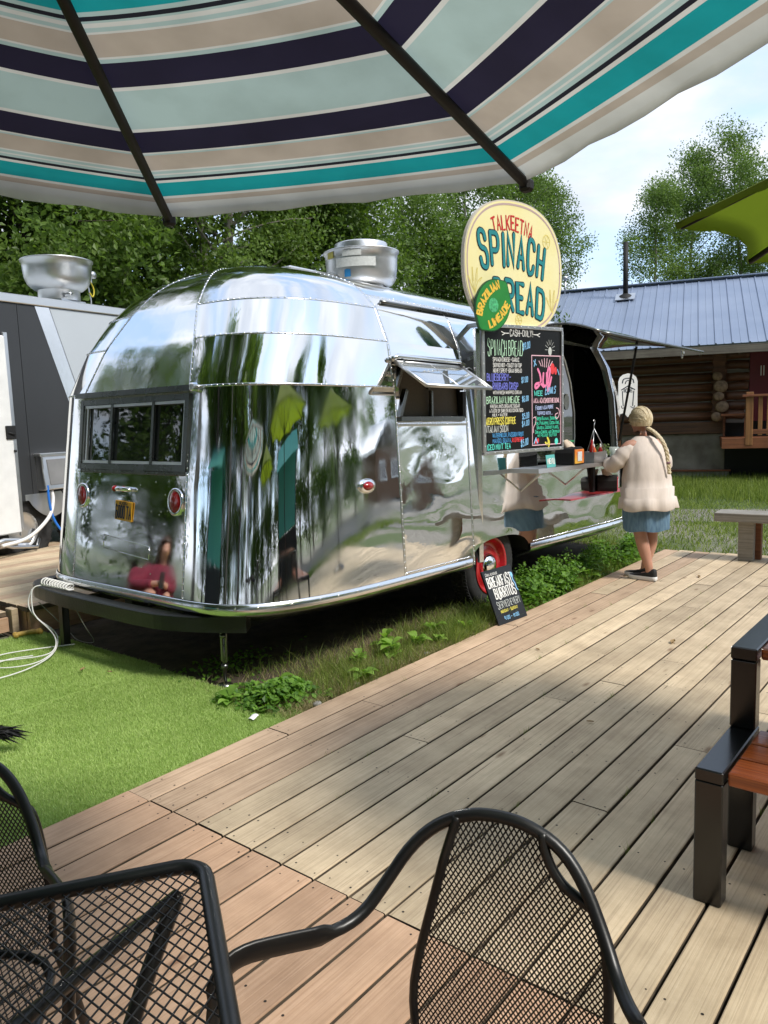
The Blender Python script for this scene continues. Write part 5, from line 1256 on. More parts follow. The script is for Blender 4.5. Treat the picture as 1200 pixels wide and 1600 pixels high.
q = MB(); q.box((2.22, -2.12, 4.10), (.45, .45, .012), Matrix.Rotation(-slope, 3, 'X')); q.build('pipe_flashing', M['galv'], CB)
q = MB(); q.tube([(3.75, -2.9, 4.3), (3.75, -2.9, 4.75)], .03, 8); q.lathe([(.0001, 4.85), (.07, 4.83), (.08, 4.76), (.03, 4.74)], 12, (3.75, -2.9, 0)); q.build('vent_pipe', M['galv'], CB)
# porch
pf = thing('porch', None, None); pf.parent = CB; pf.location = (.80, 0, -.03)
q = MB(); q.box((-1.9, .62, .80), (2.5, 1.2, .05), bev=.004); q.build('porch_floor', M['cedar_x'], pf)
q = MB(); q.box((-1.9, 1.20, .73), (2.5, .05, .20), bev=.004); q.build('rim_joist', M['cedar_x'], pf)
q = MB(); q.box((-1.13, 1.17, 1.20), (.13, .13, 1.02), bev=.006); q.build('porch_post', M['cedar'], pf)
q = MB(); q.box((-.68, .62, .73), (.05, 1.15, .20), bev=.004); q.build('rim_joist', M['cedar_x'], pf)
q = MB(); q.box((-2.05, 1.19, 1.64), (2.1, .16, .045), bev=.004); q.build('top_rail', M['cedar_x'], pf)
for k in range(9):
    q = MB(); q.box((-1.32 - k * .15, 1.2, 1.25), (.075, .045, .74), bev=.004); q.build('baluster', M['cedar'], pf)
q = MB(); q.box((-2.0, 1.2, .95), (1.7, .05, .09), bev=.004); q.build('bottom_rail', M['cedar_x'], pf)
for x in (-1.62,): q = MB(); q.box((x, .9, 2.1), (.075, .09, .95), bev=.005); q.build('porch_post', M['cedar'], pf)
q = MB(); q.box((-.9, .45, 1.28), (.5, .45, .04)); q.box((-.72, .3, 1.05), (.04, .04, .5)); q.box((-1.1, .6, 1.05), (.04, .04, .5)); q.build('porch_table', M['cedar_x'], pf)
q = MB(); q.box((-1.9, -.2, .3), (3.9, .5, .95)); q.box((-3.1, .5, .3), (.1, 1.0, .9)); q.build('porch_shade_block', M['black_flat'], pf)  # added black boxes stand in for the shade under the porch
q = MB(); q.box((-.62, .02, 1.85), (.46, .06, 1.5), bev=.006); d2 = q.build('door', mat('red_door', (.13, .012, .02), .4), CB)
q = MB(); q.box((-.60, .06, 2.12), (.02, .01, .2)); q.box((-.65, .06, 2.12), (.02, .01, .2)); q.build('hinge', M['white_paint'], d2)

# grey plank bench at the end of the deck
M['grey_wood'] = wood_mat('silvered_timber', (.38, .36, .32), (.30, .28, .245), (.19, .175, .15), axis='X', rnd=.08, knots=True)
gb = thing('plank_bench', 'silvery grey plank bench standing at the far deck end', 'bench', (7.97, 2.185, 0), R(-87))
q = MB(); q.box((.9, 0, .425), (1.8, .30, .085), bev=.006); q.build('seat', M['grey_wood'], gb)
for x in (.30, 1.5):
    q = MB(); q.box((x - .02, -.045, .19), (.14, .085, .382), bev=.005); q.build('leg', M['grey_wood'], gb)
    q = MB(); q.box((x + .03, .07, .19), (.13, .085, .382), bev=.005); q.build('leg', M['cedar_x'], gb)  # darker wood stands in for the leg's side shaded by the seat

# ================================================================== trees
M['bark_pale'] = mat('pale_bark', (.36, .33, .28), .85, col2=(.14, .12, .095), vscale=5, stretch=(3, 3, .8), bump=.5, bscale=20)
M['bark_dark'] = mat('dark_bark', (.10, .08, .06), .9, col2=(.05, .042, .03), vscale=6, stretch=(4, 4, .8), bump=.6, bscale=20)
M['leaf_a'] = leaf_mat('cottonwood_leaf', (.04, .09, .012), (.22, .32, .055), .45, .45)
M['leaf_b'] = leaf_mat('birch_leaf', (.055, .11, .02), (.19, .28, .06), .42, .5)
M['leaf_c'] = leaf_mat('dark_alder_leaf', (.03, .07, .012), (.15, .235, .04), .42, .45)
def tree_mesh(seed, H, trunk_r, crown_z0, crown_r, n_leaf, leaf, droop=0.0, limbs=34, shape=1.0, bark='bark_pale', leafm='leaf_a', top=1.0, cl=0.33):
    rg = random.Random(seed); rn = np.random.default_rng(seed); t = MB(); spine = []
    x = y = 0.0; N = 12
    for i in range(N + 1):
        spine.append((x, y, H * i / N * .97)); x += rg.uniform(-1, 1) * H * .012; y += rg.uniform(-1, 1) * H * .012
    rs = [trunk_r * (1 - .93 * (i / N)) + .006 for i in range(N + 1)]; rs[0] *= 1.25
    t.tube(spine, rs, 9)
    def sp(z):
        f = min(.999, z / (H * .97)) * N; i = int(f); k = f - i; a, b = spine[i], spine[i + 1]; return Vector((a[0] + (b[0] - a[0]) * k, a[1] + (b[1] - a[1]) * k, a[2] + (b[2] - a[2]) * k))
    C = []
    for k in range(limbs):
        f = (k + rg.random()) / limbs; z = crown_z0 + (H * .98 - crown_z0) * f; a = k * 2.399 + rg.uniform(-.5, .5)
        pr = crown_r * (math.sin(math.pi * min(1, f * .86 + .14)) ** .7) * shape * rg.uniform(.6, 1.15) + .12
        b = sp(z); el = rg.uniform(.15, .8) + .5 * f; pts = [b]; d = Vector((math.cos(a) * math.cos(el), math.sin(a) * math.cos(el), math.sin(el))); p = b.copy()
        for s in range(5):
            p = p + d * pr / 5; d = (d + Vector((rg.uniform(-.2, .2), rg.uniform(-.2, .2), rg.uniform(-.12, .12) - droop * .25))).normalized(); pts.append(p.copy())
            if s > 0 and rg.random() < .62: C.append((p + Vector((rg.gauss(0, .14), rg.gauss(0, .14), rg.gauss(0, .10))) * crown_r * .6, rg.uniform(.55, 1.3)))
            if s == 3 and rg.random() < .8:
                e = p + Vector((rg.uniform(-1, 1), rg.uniform(-1, 1), rg.uniform(-.2, .8))) * pr * .3; t.tube([p, e], [trunk_r * .07, .004], 4, cap=False); C.append((e, .9))
        r0 = max(.008, trunk_r * (1 - .8 * f) * .34); t.tube(pts, [r0 * (1 - .16 * i) for i in range(6)], 5, cap=False)
    c = np.array([list(q[0]) for q in C]); w = np.array([q[1] for q in C]); pick = rn.choice(len(c), n_leaf, p=w / w.sum())
    off = rn.normal(size=(n_leaf, 3)); off /= np.linalg.norm(off, axis=1, keepdims=True); off *= np.array([1, 1, .72]) * (cl * 1.75 * rn.uniform(0, 1, n_leaf) ** .5 * w[pick])[:, None]
    off[:, 2] -= droop * np.abs(rn.normal(0, .35, n_leaf))
    P = c[pick] + off
    axis_d = P - np.array([0, 0, 0]); axis_d[:, 2] = 0
    N_ = rn.normal(size=(n_leaf, 3)) + axis_d / (np.linalg.norm(axis_d, axis=1, keepdims=True) + .2) * .5 + np.array([0, 0, .5])
    V, F, A = leaves(P, N_, leaf * rn.uniform(.65, 1.25, n_leaf), .62, rn)
    tn = rn.uniform(0, 1, len(c)); A = np.clip(.5 * A + .5 * np.tile(tn[pick], 2), 0, 1)
    crown = np_mesh('crown', V, F, M[leafm], A); trunk = t.build('trunk', M[bark])
    return trunk, crown
KINDS = {
    'cottonwood': [tree_mesh(101, 11.5, .13, 3.0, 2.5, 40000, .050, 0, 40, 1.0, 'bark_pale', 'leaf_a'), tree_mesh(102, 10.5, .13, .9, 2.3, 40000, .048, .1, 40, 1.0, 'bark_dark', 'leaf_c')],
    'birch': [tree_mesh(103, 9.2, .10, 1.6, 1.9, 34000, .036, .5, 38, .95, 'bark_pale', 'leaf_b', cl=.31), tree_mesh(104, 8.4, .09, 1.2, 1.7, 30000, .036, .6, 34, .9, 'bark_pale', 'leaf_b', cl=.30)],
    'alder': [tree_mesh(105, 5.0, .07, .3, 2.0, 30000, .044, .1, 30, 1.1, 'bark_dark', 'leaf_c', cl=.34)],
}
_first = {}
def plant_tree(kind, i, x, y, s, rz, name, label, group):
    tr, cr = KINDS[kind][i]; e = thing(name, label, 'tree', (x, y, -.05), rz, group); e.scale = (s, s, s)
    for src in (tr, cr):
        if src.parent is None: src.parent = e
        else:
            c = src.copy(); COL.objects.link(c); c.parent = e
    return e
G1, G2, G3 = 'leafy trees behind the trailers', 'birches behind the log cabin', 'trees around the far side of the clearing'
def polar(deg, d): return d * math.cos(R(38.9 + deg)), d * math.sin(R(38.9 + deg))     # degrees left of the view axis, metres
TREES = [
    ('cottonwood', 1, 27, 13.0, 1.0, 'cottonwood_tree', 'dark leafy tree at the left edge above the grey food trailer', G1), ('cottonwood', 0, 21, 14.5, 1.05, 'cottonwood_tree', 'tall leafy tree behind the left exhaust fan', G1),
    ('alder', 0, 24, 12.6, 1.15, 'alder_tree', 'low dark alder just behind the grey food trailer roof', G1), ('alder', 0, 18.5, 13.2, .9, 'alder_tree', 'low dark alder right of the left exhaust fan', G1),
    ('birch', 0, 14.6, 15.5, 1.1, 'birch_tree', 'thin pale tree between the two exhaust fans', G1), ('cottonwood', 0, 10.3, 14.0, .95, 'cottonwood_tree', 'pale-trunked tree above the middle of the polished trailer', G1),
    ('cottonwood', 0, 6.0, 16.0, .92, 'cottonwood_tree', 'leafy tree just left of the polished trailer fan', G1), ('birch', 1, 12.2, 13.2, 1.05, 'birch_tree', 'slim leaning birch between the fans of the two trailers', G1),
    ('cottonwood', 1, 2.2, 17.0, .9, 'cottonwood_tree', 'dark leafy tree right behind the polished trailer fan', G1), ('alder', 0, 3.2, 15.5, 1.1, 'alder_tree', 'low alder beside the polished trailer fan', G1),
    ('birch', 0, -2.6, 20.0, 1.02, 'birch_tree', 'light green birch left of the yellow oval sign', G1), ('birch', 1, -6.6, 22.0, 1.12, 'birch_tree', 'light green birch directly behind the yellow oval sign', G1), ('birch', 0, -9.6, 23.5, 1.04, 'birch_tree', 'light green birch rising right of the yellow oval sign', G1),
    ('birch', 1, -12.3, 25.5, 1.02, 'birch_tree', 'drooping birch standing apart right of the oval sign', G2), ('alder', 0, -14.6, 28, .85, 'alder_tree', 'low bush showing just left of the stovepipe', G2),
    ('birch', 1, -19.6, 29, 1.08, 'birch_tree', 'light birch right of the stovepipe', G2), ('birch', 0, -22.0, 30, 1.12, 'birch_tree', 'dense birch left of the green parasol tip', G2), ('birch', 0, -25.0, 31, 1.18, 'birch_tree', 'tallest birch at the right edge of the sky', G2), ('birch', 1, -28, 30, 1.15, 'birch_tree', 'birch behind the green parasol', G2),
    ('alder', 0, -6, 19, 1.1, 'alder_tree', 'low alder hidden low behind the menu board', G1),
]
for i, (k, v, dg, d, s, nm, lab, gp) in enumerate(TREES):
    x, y = polar(dg, d); plant_tree(k, v, x, y, s, i * 1.7, nm, lab, gp)
# the rest of the clearing, seen mirrored in the polished trailer
rg = random.Random(9)
SIDE = ['deep in the clearing behind the viewer']
k = 0
for (x, y) in [(-6.5, 1.5), (-7.5, 4.5), (-6.8, 7.6), (-7.2, 10.8), (-4.5, 13.5), (-1, 15), (-7.5, -1.5), (-7.0, -4.5), (-7.5, -8), (-5, -10.5), (-2.2, -11.5), (.6, -11), (3.4, -12), (6.2, -11.5), (9.0, -13), (-9.5, 3), (-9.8, 6.5), (-10, -3), (13, -17), (17, -19), (26, -19), (-9.5, 9.5)]:
    kd, v = [('cottonwood', 0), ('cottonwood', 1), ('birch', 0)][k % 3]
    plant_tree(kd, v, x + rg.uniform(-.6, .6), y + rg.uniform(-.6, .6), rg.uniform(.95, 1.25), k * 1.3, 'woodland_tree', 'tree of the wood opposite, seen only mirrored in the polished trailer', G3); k += 1

for (x, y, s_) in [(-4.3, 3.4, 1.5), (-4.6, 6.6, 1.55), (-3.9, 9.8, 1.5), (-4.8, .4, 1.4), (-5.5, -2.8, 1.3)]:
    plant_tree('cottonwood', k % 2, x, y, s_, k * 1.9, 'woodland_tree', 'very tall tree close behind the viewer, mirrored in the trailer end cap', G3); k += 1
for (x, y) in [(-6, 2.8), (-5.8, 5.6), (-6, 8.8), (-2.8, 12.4), (-6, -.2), (-6, -6.2), (-3.6, -9.2), (-.8, -9.6), (2, -9.4), (4.8, -10), (7.6, -10.5), (10.6, -12), (-5.6, -8.4), (15.5, -15), (18.8, -16), (31, -18)]:
    plant_tree('alder', 0, x, y, rg.uniform(1.0, 1.35), k * 2.3, 'alder_tree', 'low alder of the wood opposite, seen only mirrored in the polished trailer', G3); k += 1

# ================================================================== striped market umbrella
def stripe_mat(name, bands, rib):
    m = bpy.data.materials.new(name); m.use_nodes = True; n = m.node_tree; b = n.nodes['Principled BSDF']
    uv = n.nodes.new('ShaderNodeUVMap'); sx = n.nodes.new('ShaderNodeSeparateXYZ'); n.links.new(uv.outputs[0], sx.inputs[0])
    rp = n.nodes.new('ShaderNodeValToRGB'); rp.color_ramp.interpolation = 'CONSTANT'; e = rp.color_ramp.elements
    e[0].position = 0; e[0].color = (*bands[0][1], 1); e.remove(e[1])
    for pos, c in bands[1:]: q = e.new(pos); q.color = (*c, 1)
    n.links.new(sx.outputs[1], rp.inputs[0])
    tc = n.nodes.new('ShaderNodeTexCoord'); nz = n.nodes.new('ShaderNodeTexNoise'); nz.inputs['Scale'].default_value = 6; nz.inputs['Detail'].default_value = 8; n.links.new(tc.outputs['Object'], nz.inputs['Vector'])
    r2 = n.nodes.new('ShaderNodeValToRGB'); r2.color_ramp.elements[0].position = .3; r2.color_ramp.elements[0].color = (.72, .72, .70, 1); r2.color_ramp.elements[1].position = .62; r2.color_ramp.elements[1].color = (1, 1, 1, 1); n.links.new(nz.outputs['Fac'], r2.inputs[0])
    mx = n.nodes.new('ShaderNodeMix'); mx.data_type = 'RGBA'; mx.blend_type = 'MULTIPLY'; mx.inputs[0].default_value = .8; n.links.new(rp.outputs[0], mx.inputs[6]); n.links.new(r2.outputs[0], mx.inputs[7])
    n.links.new(mx.outputs[2], b.inputs['Base Color']); b.inputs['Roughness'].default_value = .9
    nb = n.nodes.new('ShaderNodeTexNoise'); nb.inputs['Scale'].default_value = 3; nb.inputs['Detail'].default_value = 3; n.links.new(tc.outputs['Object'], nb.inputs['Vector']); bp = n.nodes.new('ShaderNodeBump'); bp.inputs['Distance'].default_value = .02; bp.inputs['Strength'].default_value = .6; n.links.new(nb.outputs['Fac'], bp.inputs['Height']); n.links.new(bp.outputs[0], b.inputs['Normal'])
    tr = n.nodes.new('ShaderNodeBsdfTranslucent'); n.links.new(mx.outputs[2], tr.inputs['Color']); ms = n.nodes.new('ShaderNodeMixShader'); ms.inputs[0].default_value = .5
    n.links.new(b.outputs[0], ms.inputs[1]); n.links.new(tr.outputs[0], ms.inputs[2]); n.links.new(ms.outputs[0], n.nodes['Material Output'].inputs['Surface'])
    return m
cW, cT, cK, cB, cN, cM = (.58, .58, .53), (.010, .275, .285), (.016, .017, .024), (.42, .36, .29), (.018, .016, .034), (.36, .47, .44)
M['stripes'] = stripe_mat('striped_canvas', [(0, cM), (.40, cT), (.514, cM), (.521, cK), (.529, cM), (.535, cW), (.542, cM), (.547, cW), (.552, cB), (.595, cW), (.600, cM), (.606, cN), (.658, cW), (.666, cM), (.757, cW), (.764, cN), (.817, cW), (.823, cM), (.826, cB), (.868, cW), (.874, cM), (.880, cW), (.886, cM), (.892, cK), (.900, cW), (.907, cT), (.950, cW), (.958, cB), (.975, cW)], None)
def canopy(parent, ribs, z_apex, z_edge, m, sag=.02, scallop=0.0, nm='canopy_panel', hem=0.0):
    nseg = len(ribs)
    for k in range(nseg):
        (t0, R0), (t1, R1) = ribs[k], ribs[(k + 1) % nseg]; NS, NT = 12, 14
        e0 = Vector((math.cos(t0) * R0, math.sin(t0) * R0, z_edge)); e1 = Vector((math.cos(t1) * R1, math.sin(t1) * R1, z_edge)); ap = Vector((0, 0, z_apex))
        q = MB(); P = []; uvs = []
        for i in range(NT + 1):
            r = .02 + .98 * i / NT; row = []
            for j in range(NS + 1):
                s = j / NS; rr = r * (1 - scallop * 4 * s * (1 - s) * (r ** 3))
                p = ap.lerp(e0, rr) * (1 - s) + ap.lerp(e1, rr) * s
                p.z -= sag * 4 * s * (1 - s) * r * (1.2 - r) * 1.6
                row.append(p)
            P.append(row)
        if hem:
            row = []
            for j in range(NS + 1): b = P[-1][j]; row.append(b + Vector((-b.x * .006, -b.y * .006, -hem + .004 * math.sin(j * 2.2 + k))))
            P.append(row)
        q.grid(P); o = q.build(nm, m, parent)
        uvl = o.data.uv_layers.new(name='UVMap'); nv = NS + 1
        for lp in o.data.loops:
            i, j = divmod(lp.vertex_index, nv); uvl.data[lp.index].uv = (j / NS, min(1.0, .02 + .98 * i / NT))
UC = (.3266, .935)
um = thing('market_umbrella', 'striped canvas parasol overhead in teal, navy, beige and mint', 'umbrella', (UC[0], UC[1], 0), 0)
URIBS = [(R(a), r) for a, r in ((-0.4, 1.40), (39.9, 1.295), (83, 1.005), (128, 1.12), (174, 1.2), (220, 1.25), (265, 1.25), (312, 1.24))]
canopy(um, URIBS, 2.452, 2.070, M['stripes'], sag=.02, hem=.022)
for a, UR in URIBS:
    q = MB(); e = Vector((math.cos(a), math.sin(a), 0))
    q.tube([Vector((0, 0, 2.435)) + e * .03, e * (UR - .0) + Vector((0, 0, 2.048))], .0125, 6); q.tube([e * (UR * .42) + Vector((0, 0, 2.27)), e * .04 + Vector((0, 0, 2.06))], .007, 6); q.box(e * (UR + .005) + Vector((0, 0, 2.045)), (.03, .03, .03), bev=.006); q.build('rib', M['black_flat'], um)
q = MB(); q.tube([(0, 0, .05), (0, 0, 2.46)], .019, 12); q.lathe([(.05, 2.42), (.05, 2.46), (.02, 2.50), (.0001, 2.55)], 12); q.lathe([(.04, 2.03), (.04, 2.09)], 12); q.build('pole', M['steel_black'], um)
q = MB(); q.lathe([(.0001, .07), (.05, .07), (.22, .03), (.24, 0)], 24); q.build('base', M['steel_black'], um)
# green parasols
M['green_canvas'] = mat('green_canvas', (.155, .225, .014), .9, var=.1, vscale=3, trans=.6, bump=.4, bscale=4, bdist=.02)
M['teal_canvas'] = mat('teal_canvas', (.12, .42, .36), .9, var=.08, vscale=2, trans=.35)
def parasol(cx, cy, a0, label, m=None, Rr=1.126, ze=2.09, za=2.55, sc=.07):
    t = thing('green_parasol', label, 'umbrella', (cx, cy, 0), 0, 'plain parasols of the beer garden')
    canopy(t, [(a0 + k * math.pi / 4, Rr) for k in range(8)], za, ze, m or M['green_canvas'], sag=.02, scallop=sc, hem=.02)
    for k in range(8):
        a = a0 + k * math.pi / 4; q = MB(); e = Vector((math.cos(a), math.sin(a), 0)); q.tube([Vector((0, 0, za - .02)) + e * .03, e * Rr * .985 + Vector((0, 0, ze - .012))], .011, 6); q.tube([e * Rr * .5 + Vector((0, 0, (za + ze) / 2 - .02)), e * .04 + Vector((0, 0, ze - .12))], .007, 6); q.build('rib', M['black_flat'], t)
    q = MB(); q.tube([(0, 0, 0), (0, 0, za)], .022, 10); q.build('pole', M['steel_black'], t); q = MB(); q.lathe([(.0001, .08), (.06, .08), (.24, .03), (.26, 0)], 20); q.build('base', M['steel_black'], t); return t
A0 = math.atan2(.879 + .18, 2.596 - 3.03)
parasol(3.03, -.18, A0, 'lime green parasol whose scalloped corner shows at the right edge')
parasol(0.6, -2.3, .3, 'lime green parasol behind the viewer, seen mirrored in the trailer quarter', sc=.12)
parasol(6.6, -2.0, .1, 'lime green parasol mirrored in the trailer side below the window', sc=.12)
# teal canvas booth across the deck (mirrored in the trailer)
bt = thing('canvas_booth', 'teal canvas booth behind the viewer, seen mirrored in the trailer', 'booth', (-3.2, 5.9, 0), R(10))
q = MB(); q.box((0, 0, 1.68), (.02, 2.6, 1.3)); q.build('canvas_wall', M['teal_canvas'], bt); q = MB(); q.box((-.2, 0, .5), (.4, 2.6, 1.0)); q.build('counter', M['black_flat'], bt); q = MB(); q.grid([[(0.9, y, 2.2), (-.6, y, 2.75), (-2.0, y, 2.2)] for y in (-1.4, 1.4)], smooth=False); q.build('canvas_roof', M['teal_canvas'], bt)
for y in (-1.3, 1.3): q = MB(); q.box((.05, y, 1.2), (.06, .06, 2.4)); q.build('booth_post', M['steel_black'], bt)
bt2 = thing('canvas_booth', 'teal canvas booth on the far verge, seen mirrored in the trailer side', 'booth', (3.2, -5.6, 0), R(95))
for ch in list(bt.children):
    c = ch.copy(); COL.objects.link(c); c.parent = bt2
# a house across the lot
hs = thing('timber_house', 'brown timber house with a white roof across the lot, mirrored in the trailer', 'house', (25.5, -16.0, 0), R(8))
q = MB(); q.box((0, -1.2, 1.1), (3.6, 4.4, 2.2)); q.build('wall', mat('brown_siding', (.17, .10, .06), .8, var=.2, vscale=4, stretch=(1, 1, 12)), hs)
q = MB(); q.prism([(-2.3, 2.1), (0, 3.3), (2.3, 2.1), (2.3, 2.25), (0, 3.5), (-2.3, 2.25)], -3.8, 1.4); q.build('roof', mat('white_metal_roof', (.75, .76, .78), .4), hs, recalc=True)
for x in (-.9, .9): q = MB(); q.box((x, 1.02, 1.3), (.8, .05, .8), bev=.01); w = q.build('window', M['white_paint'], hs); q = MB(); q.box((x, 1.05, 1.3), (.62, .02, .62)); q.build('pane', M['glass_dark'], w)

# ================================================================== expanded metal furniture
def lattice(q, inside, F, a0, a1, b0, b1, pitch, slope, r, step):
    """two families of strands in the (a, b) plane kept where inside() holds, mapped through F"""
    for sg in (1, -1):
        c = a0 - slope * (b1 - b0) - pitch
        while c < a1 + slope * (b1 - b0) + pitch:
            run = []; b = b0
            while b <= b1 + 1e-9:
                a = c + sg * slope * (b - b0) if sg > 0 else c - slope * (b - b0) + slope * (b1 - b0)
                ok = a0 <= a <= a1 and inside(a, b)
                if ok: run.append(F(a, b))
                if (not ok or b + step > b1) and run:
                    if len(run) > 1: q.tube(run, r, 4, cap=False)
                    run = []
                b += step
            c += pitch
def edge_w(z):
    pts = [(.40, .166), (.55, .176), (.67, .174), (.735, .164), (.750, .138), (.766, .112), (.785, .094), (.81, .080), (.87, .068)]
    for (z0, w0), (z1, w1) in zip(pts, pts[1:]):
        if z <= z1: return w0 + (w1 - w0) * (z - z0) / (z1 - z0)
    return .068
def back_y(x, z): return -.222 + .045 * min(1, max(0, (z - .43) / .34)) - .010 * max(0, (z - .77) / .08) + .25 * x * x
def make_chair(label, loc, rz):
    t = thing('mesh_chair', label, 'chair', loc, rz, 'black expanded-metal armchairs round the table')
    half = [(.045, -.190, .852), (.10, -.187, .828), (.148, -.172, .785), (.186, -.142, .722), (.213, -.105, .680), (.245, -.05, .674), (.295, .02, .690), (.335, .078, .700), (.350, .11, .680), (.350, .13, .60), (.33, .17, .30), (.315, .20, .0)]
    arm = smooth_path([(-x * (.95 if z < .8 else 1), y, z) for x, y, z in half[::-1]] + [(0, -.191, .856)] + half, 2); fl = []
    for p in arm: k = 1.0 if (-.06 < p.y < .118 and .655 < p.z < .75 and abs(p.x) > .25) else 0.0; fl.append((1 + 1.2 * k, 1 - .3 * k))
    q = MB(); q.tube(arm, .0108, 10, flat=fl); q.build('arm_hoop', M['steel_black'], t)
    def edge(s, z):
        if s < 0: return edge_w(z)
        return .170 if z < .50 else .170 - (.170 - .070) * (z - .50) / .34
    for s in (1, -1):
        zs = (.40, .48, .56, .64, .69, .72, .738, .752, .768, .79, .815, .845)
        q = MB(); q.tube(smooth_path([(s * edge(s, z), back_y(edge(s, z), z), z) for z in zs], 1), .0085, 8); q.build('back_frame', M['steel_black'], t)
        q = MB(); q.tube(smooth_path([(s * .17, -.22, .39), (s * .19, -.25, .25), (s * .215, -.30, .0)], 2), .0105, 8); q.build('rear_leg', M['steel_black'], t)
    q = MB(); lattice(q, lambda a, b: abs(a) < edge(1 if a > 0 else -1, b) and b < .855 - 2.2 * a * a, lambda a, b: Vector((a, back_y(a, b), b)), -.20, .20, .395, .855, .0090, .60, .0014, .010); q.build('back_mesh', M['steel_black'], t)
    seat = smooth_path([(-.17, -.22, .39), (.17, -.22, .39), (.22, .0, .40), (.21, .18, .40), (0, .22, .395), (-.21, .18, .40), (-.22, .0, .40)], 2, True); q = MB(); q.tube(seat, .0095, 8, closed=True); q.build('seat_frame', M['steel_black'], t)
    def ins(a, b): return abs(a) < .175 + .04 * min(1, (b + .2) / .2) and b < .205 - .6 * a * a
    q = MB(); lattice(q, ins, lambda a, b: Vector((a, b, .397 - .03 * (1 - (a / .25) ** 2) * (1 - (b / .24) ** 2))), -.22, .22, -.205, .21, .014, .62, .0013, .03); q.build('seat_mesh', M['steel_black'], t)
    return t
CHAIR1 = ((.847, .568, 0), R(103.9)); CHAIR2 = ((.46, 1.52, 0), R(132)); TABLE = (.288, .968, R(56.6), .72)
_c, _s = math.cos(TABLE[2]), math.sin(TABLE[2]); _dx, _dy = UC[0] - TABLE[0], UC[1] - TABLE[1]
UCL = (_c * _dx + _s * _dy, -_s * _dx + _c * _dy)
CH1 = make_chair('black mesh armchair in the foreground with its whole back showing', CHAIR1[0], CHAIR1[1])
CH2 = make_chair('black mesh armchair at the left edge beyond the square table', CHAIR2[0], CHAIR2[1])
# square mesh table
TB = thing('mesh_table', 'square black mesh table with rounded rim in the lower left corner', 'table', (TABLE[0], TABLE[1], 0), TABLE[2])
S = TABLE[3] / 2; zt = .735; rc = .05
rim = []
for (cx, cy, a0) in ((S - rc, S - rc, 0), (-S + rc, S - rc, 90), (-S + rc, -S + rc, 180), (S - rc, -S + rc, 270)):
    for k in range(7): a = R(a0 + 15 * k); rim.append((cx + rc * math.cos(a), cy + rc * math.sin(a), zt))
q = MB(); q.tube(rim, .0135, 10, closed=True); q.build('rim', M['steel_black'], TB)
q = MB(); lattice(q, lambda a, b: (a - UCL[0]) ** 2 + (b - UCL[1]) ** 2 > .03 ** 2, lambda a, b: Vector((a, b, zt)), -S + .005, S - .005, -S + .005, S - .005, .031, 1.5, .0018, .012); q.build('top_mesh', M['steel_black'], TB)
for (sx, sy) in ((1, 1), (1, -1), (-1, 1), (-1, -1)):
    q = MB(); q.tube(smooth_path([(sx * (S - .05), sy * (S - .05), zt - .02), (sx * (S - .12), sy * (S - .12), .6), (sx * .16, sy * .16, .42), (sx * .17, sy * .17, .28), (sx * (S - .14), sy * (S - .14), .0)], 3), .014, 8); q.build('leg', M['steel_black'], TB)
q = MB(); q.tube([(.16 * math.cos(a), .16 * math.sin(a), .40) for a in span(0, 6.0, 14)], .008, 6, closed=True); q.tube([(-S + .05, S - .05, zt - .02), (S - .05, -S + .05, zt - .02)], .011, 8); q.tube([(-S + .05, -S + .05, zt - .02), (S - .05, S - .05, zt - .02)], .011, 8); q.build('cross_brace', M['steel_black'], TB)

# ================================================================== picnic table with black steel frame and orange-stained slats
M['stained'] = wood_mat('orange_stained_wood', (.48, .125, .022), (.36, .078, .012), (.20, .035, .006), rough=.28, axis='Y', rnd=.10, coat=.5, knots=False, blotch=.3)
M['steel_gloss'] = mat('glossy_black_steel', (.006, .006, .007), .22, bump=.05, bscale=50, bdist=.002, spec=.6)
pt = thing('picnic_table', 'picnic table with black steel frame and orange stained slats', 'table', (-.238, .008, 0)); pt.scale = (1, 1, .953)
def pbox(c, d, nm, m, par=None, bev=.004): q = MB(); q.box(c, d, bev=bev); return q.build(nm, m, par or pt)
for y in (.63, -1.35):
    pbox((2.562, y, .205), (.062, .082, .41), 'leg', M['steel_gloss']); pbox((2.745, y, .430), (.43, .082, .042), 'seat_bar', M['steel_gloss']); pbox((2.930, y, .575), (.058, .080, .246), 'upright', M['steel_gloss']); pbox((3.32, y, .722), (.84, .082, .045), 'table_bar', M['steel_gloss']); pbox((2.93, y, .2045), (.056, .079, .409), 'leg', M['steel_gloss'])
    pbox((3.71, y, .575), (.058, .080, .246), 'upright', M['steel_gloss']); pbox((3.90, y, .430), (.43, .082, .042), 'seat_bar', M['steel_gloss']); pbox((4.08, y, .205), (.062, .082, .41), 'leg', M['steel_gloss'])
    pbox((2.745, y - .10 if y > 0 else y + .1, .388), (.30, .10, .012), 'gusset', M['steel_black'])
def slat(x0, x1, z, th=.04):
    q = MB(); q.box((0, 0, 0), (x1 - x0, 1.88, th), bev=.005); o = q.build('slat', M['stained'], pt); o.location = ((x0 + x1) / 2, -.36, z - th / 2); return o
for x0 in (2.545, 2.675, 2.805): slat(x0, x0 + .118, .452, .045)
for k in range(6): slat(2.915 + k * .138, 2.915 + k * .138 + .127, .748, .042)
for x0 in (3.735, 3.865, 3.99): slat(x0, x0 + .118, .452, .045)

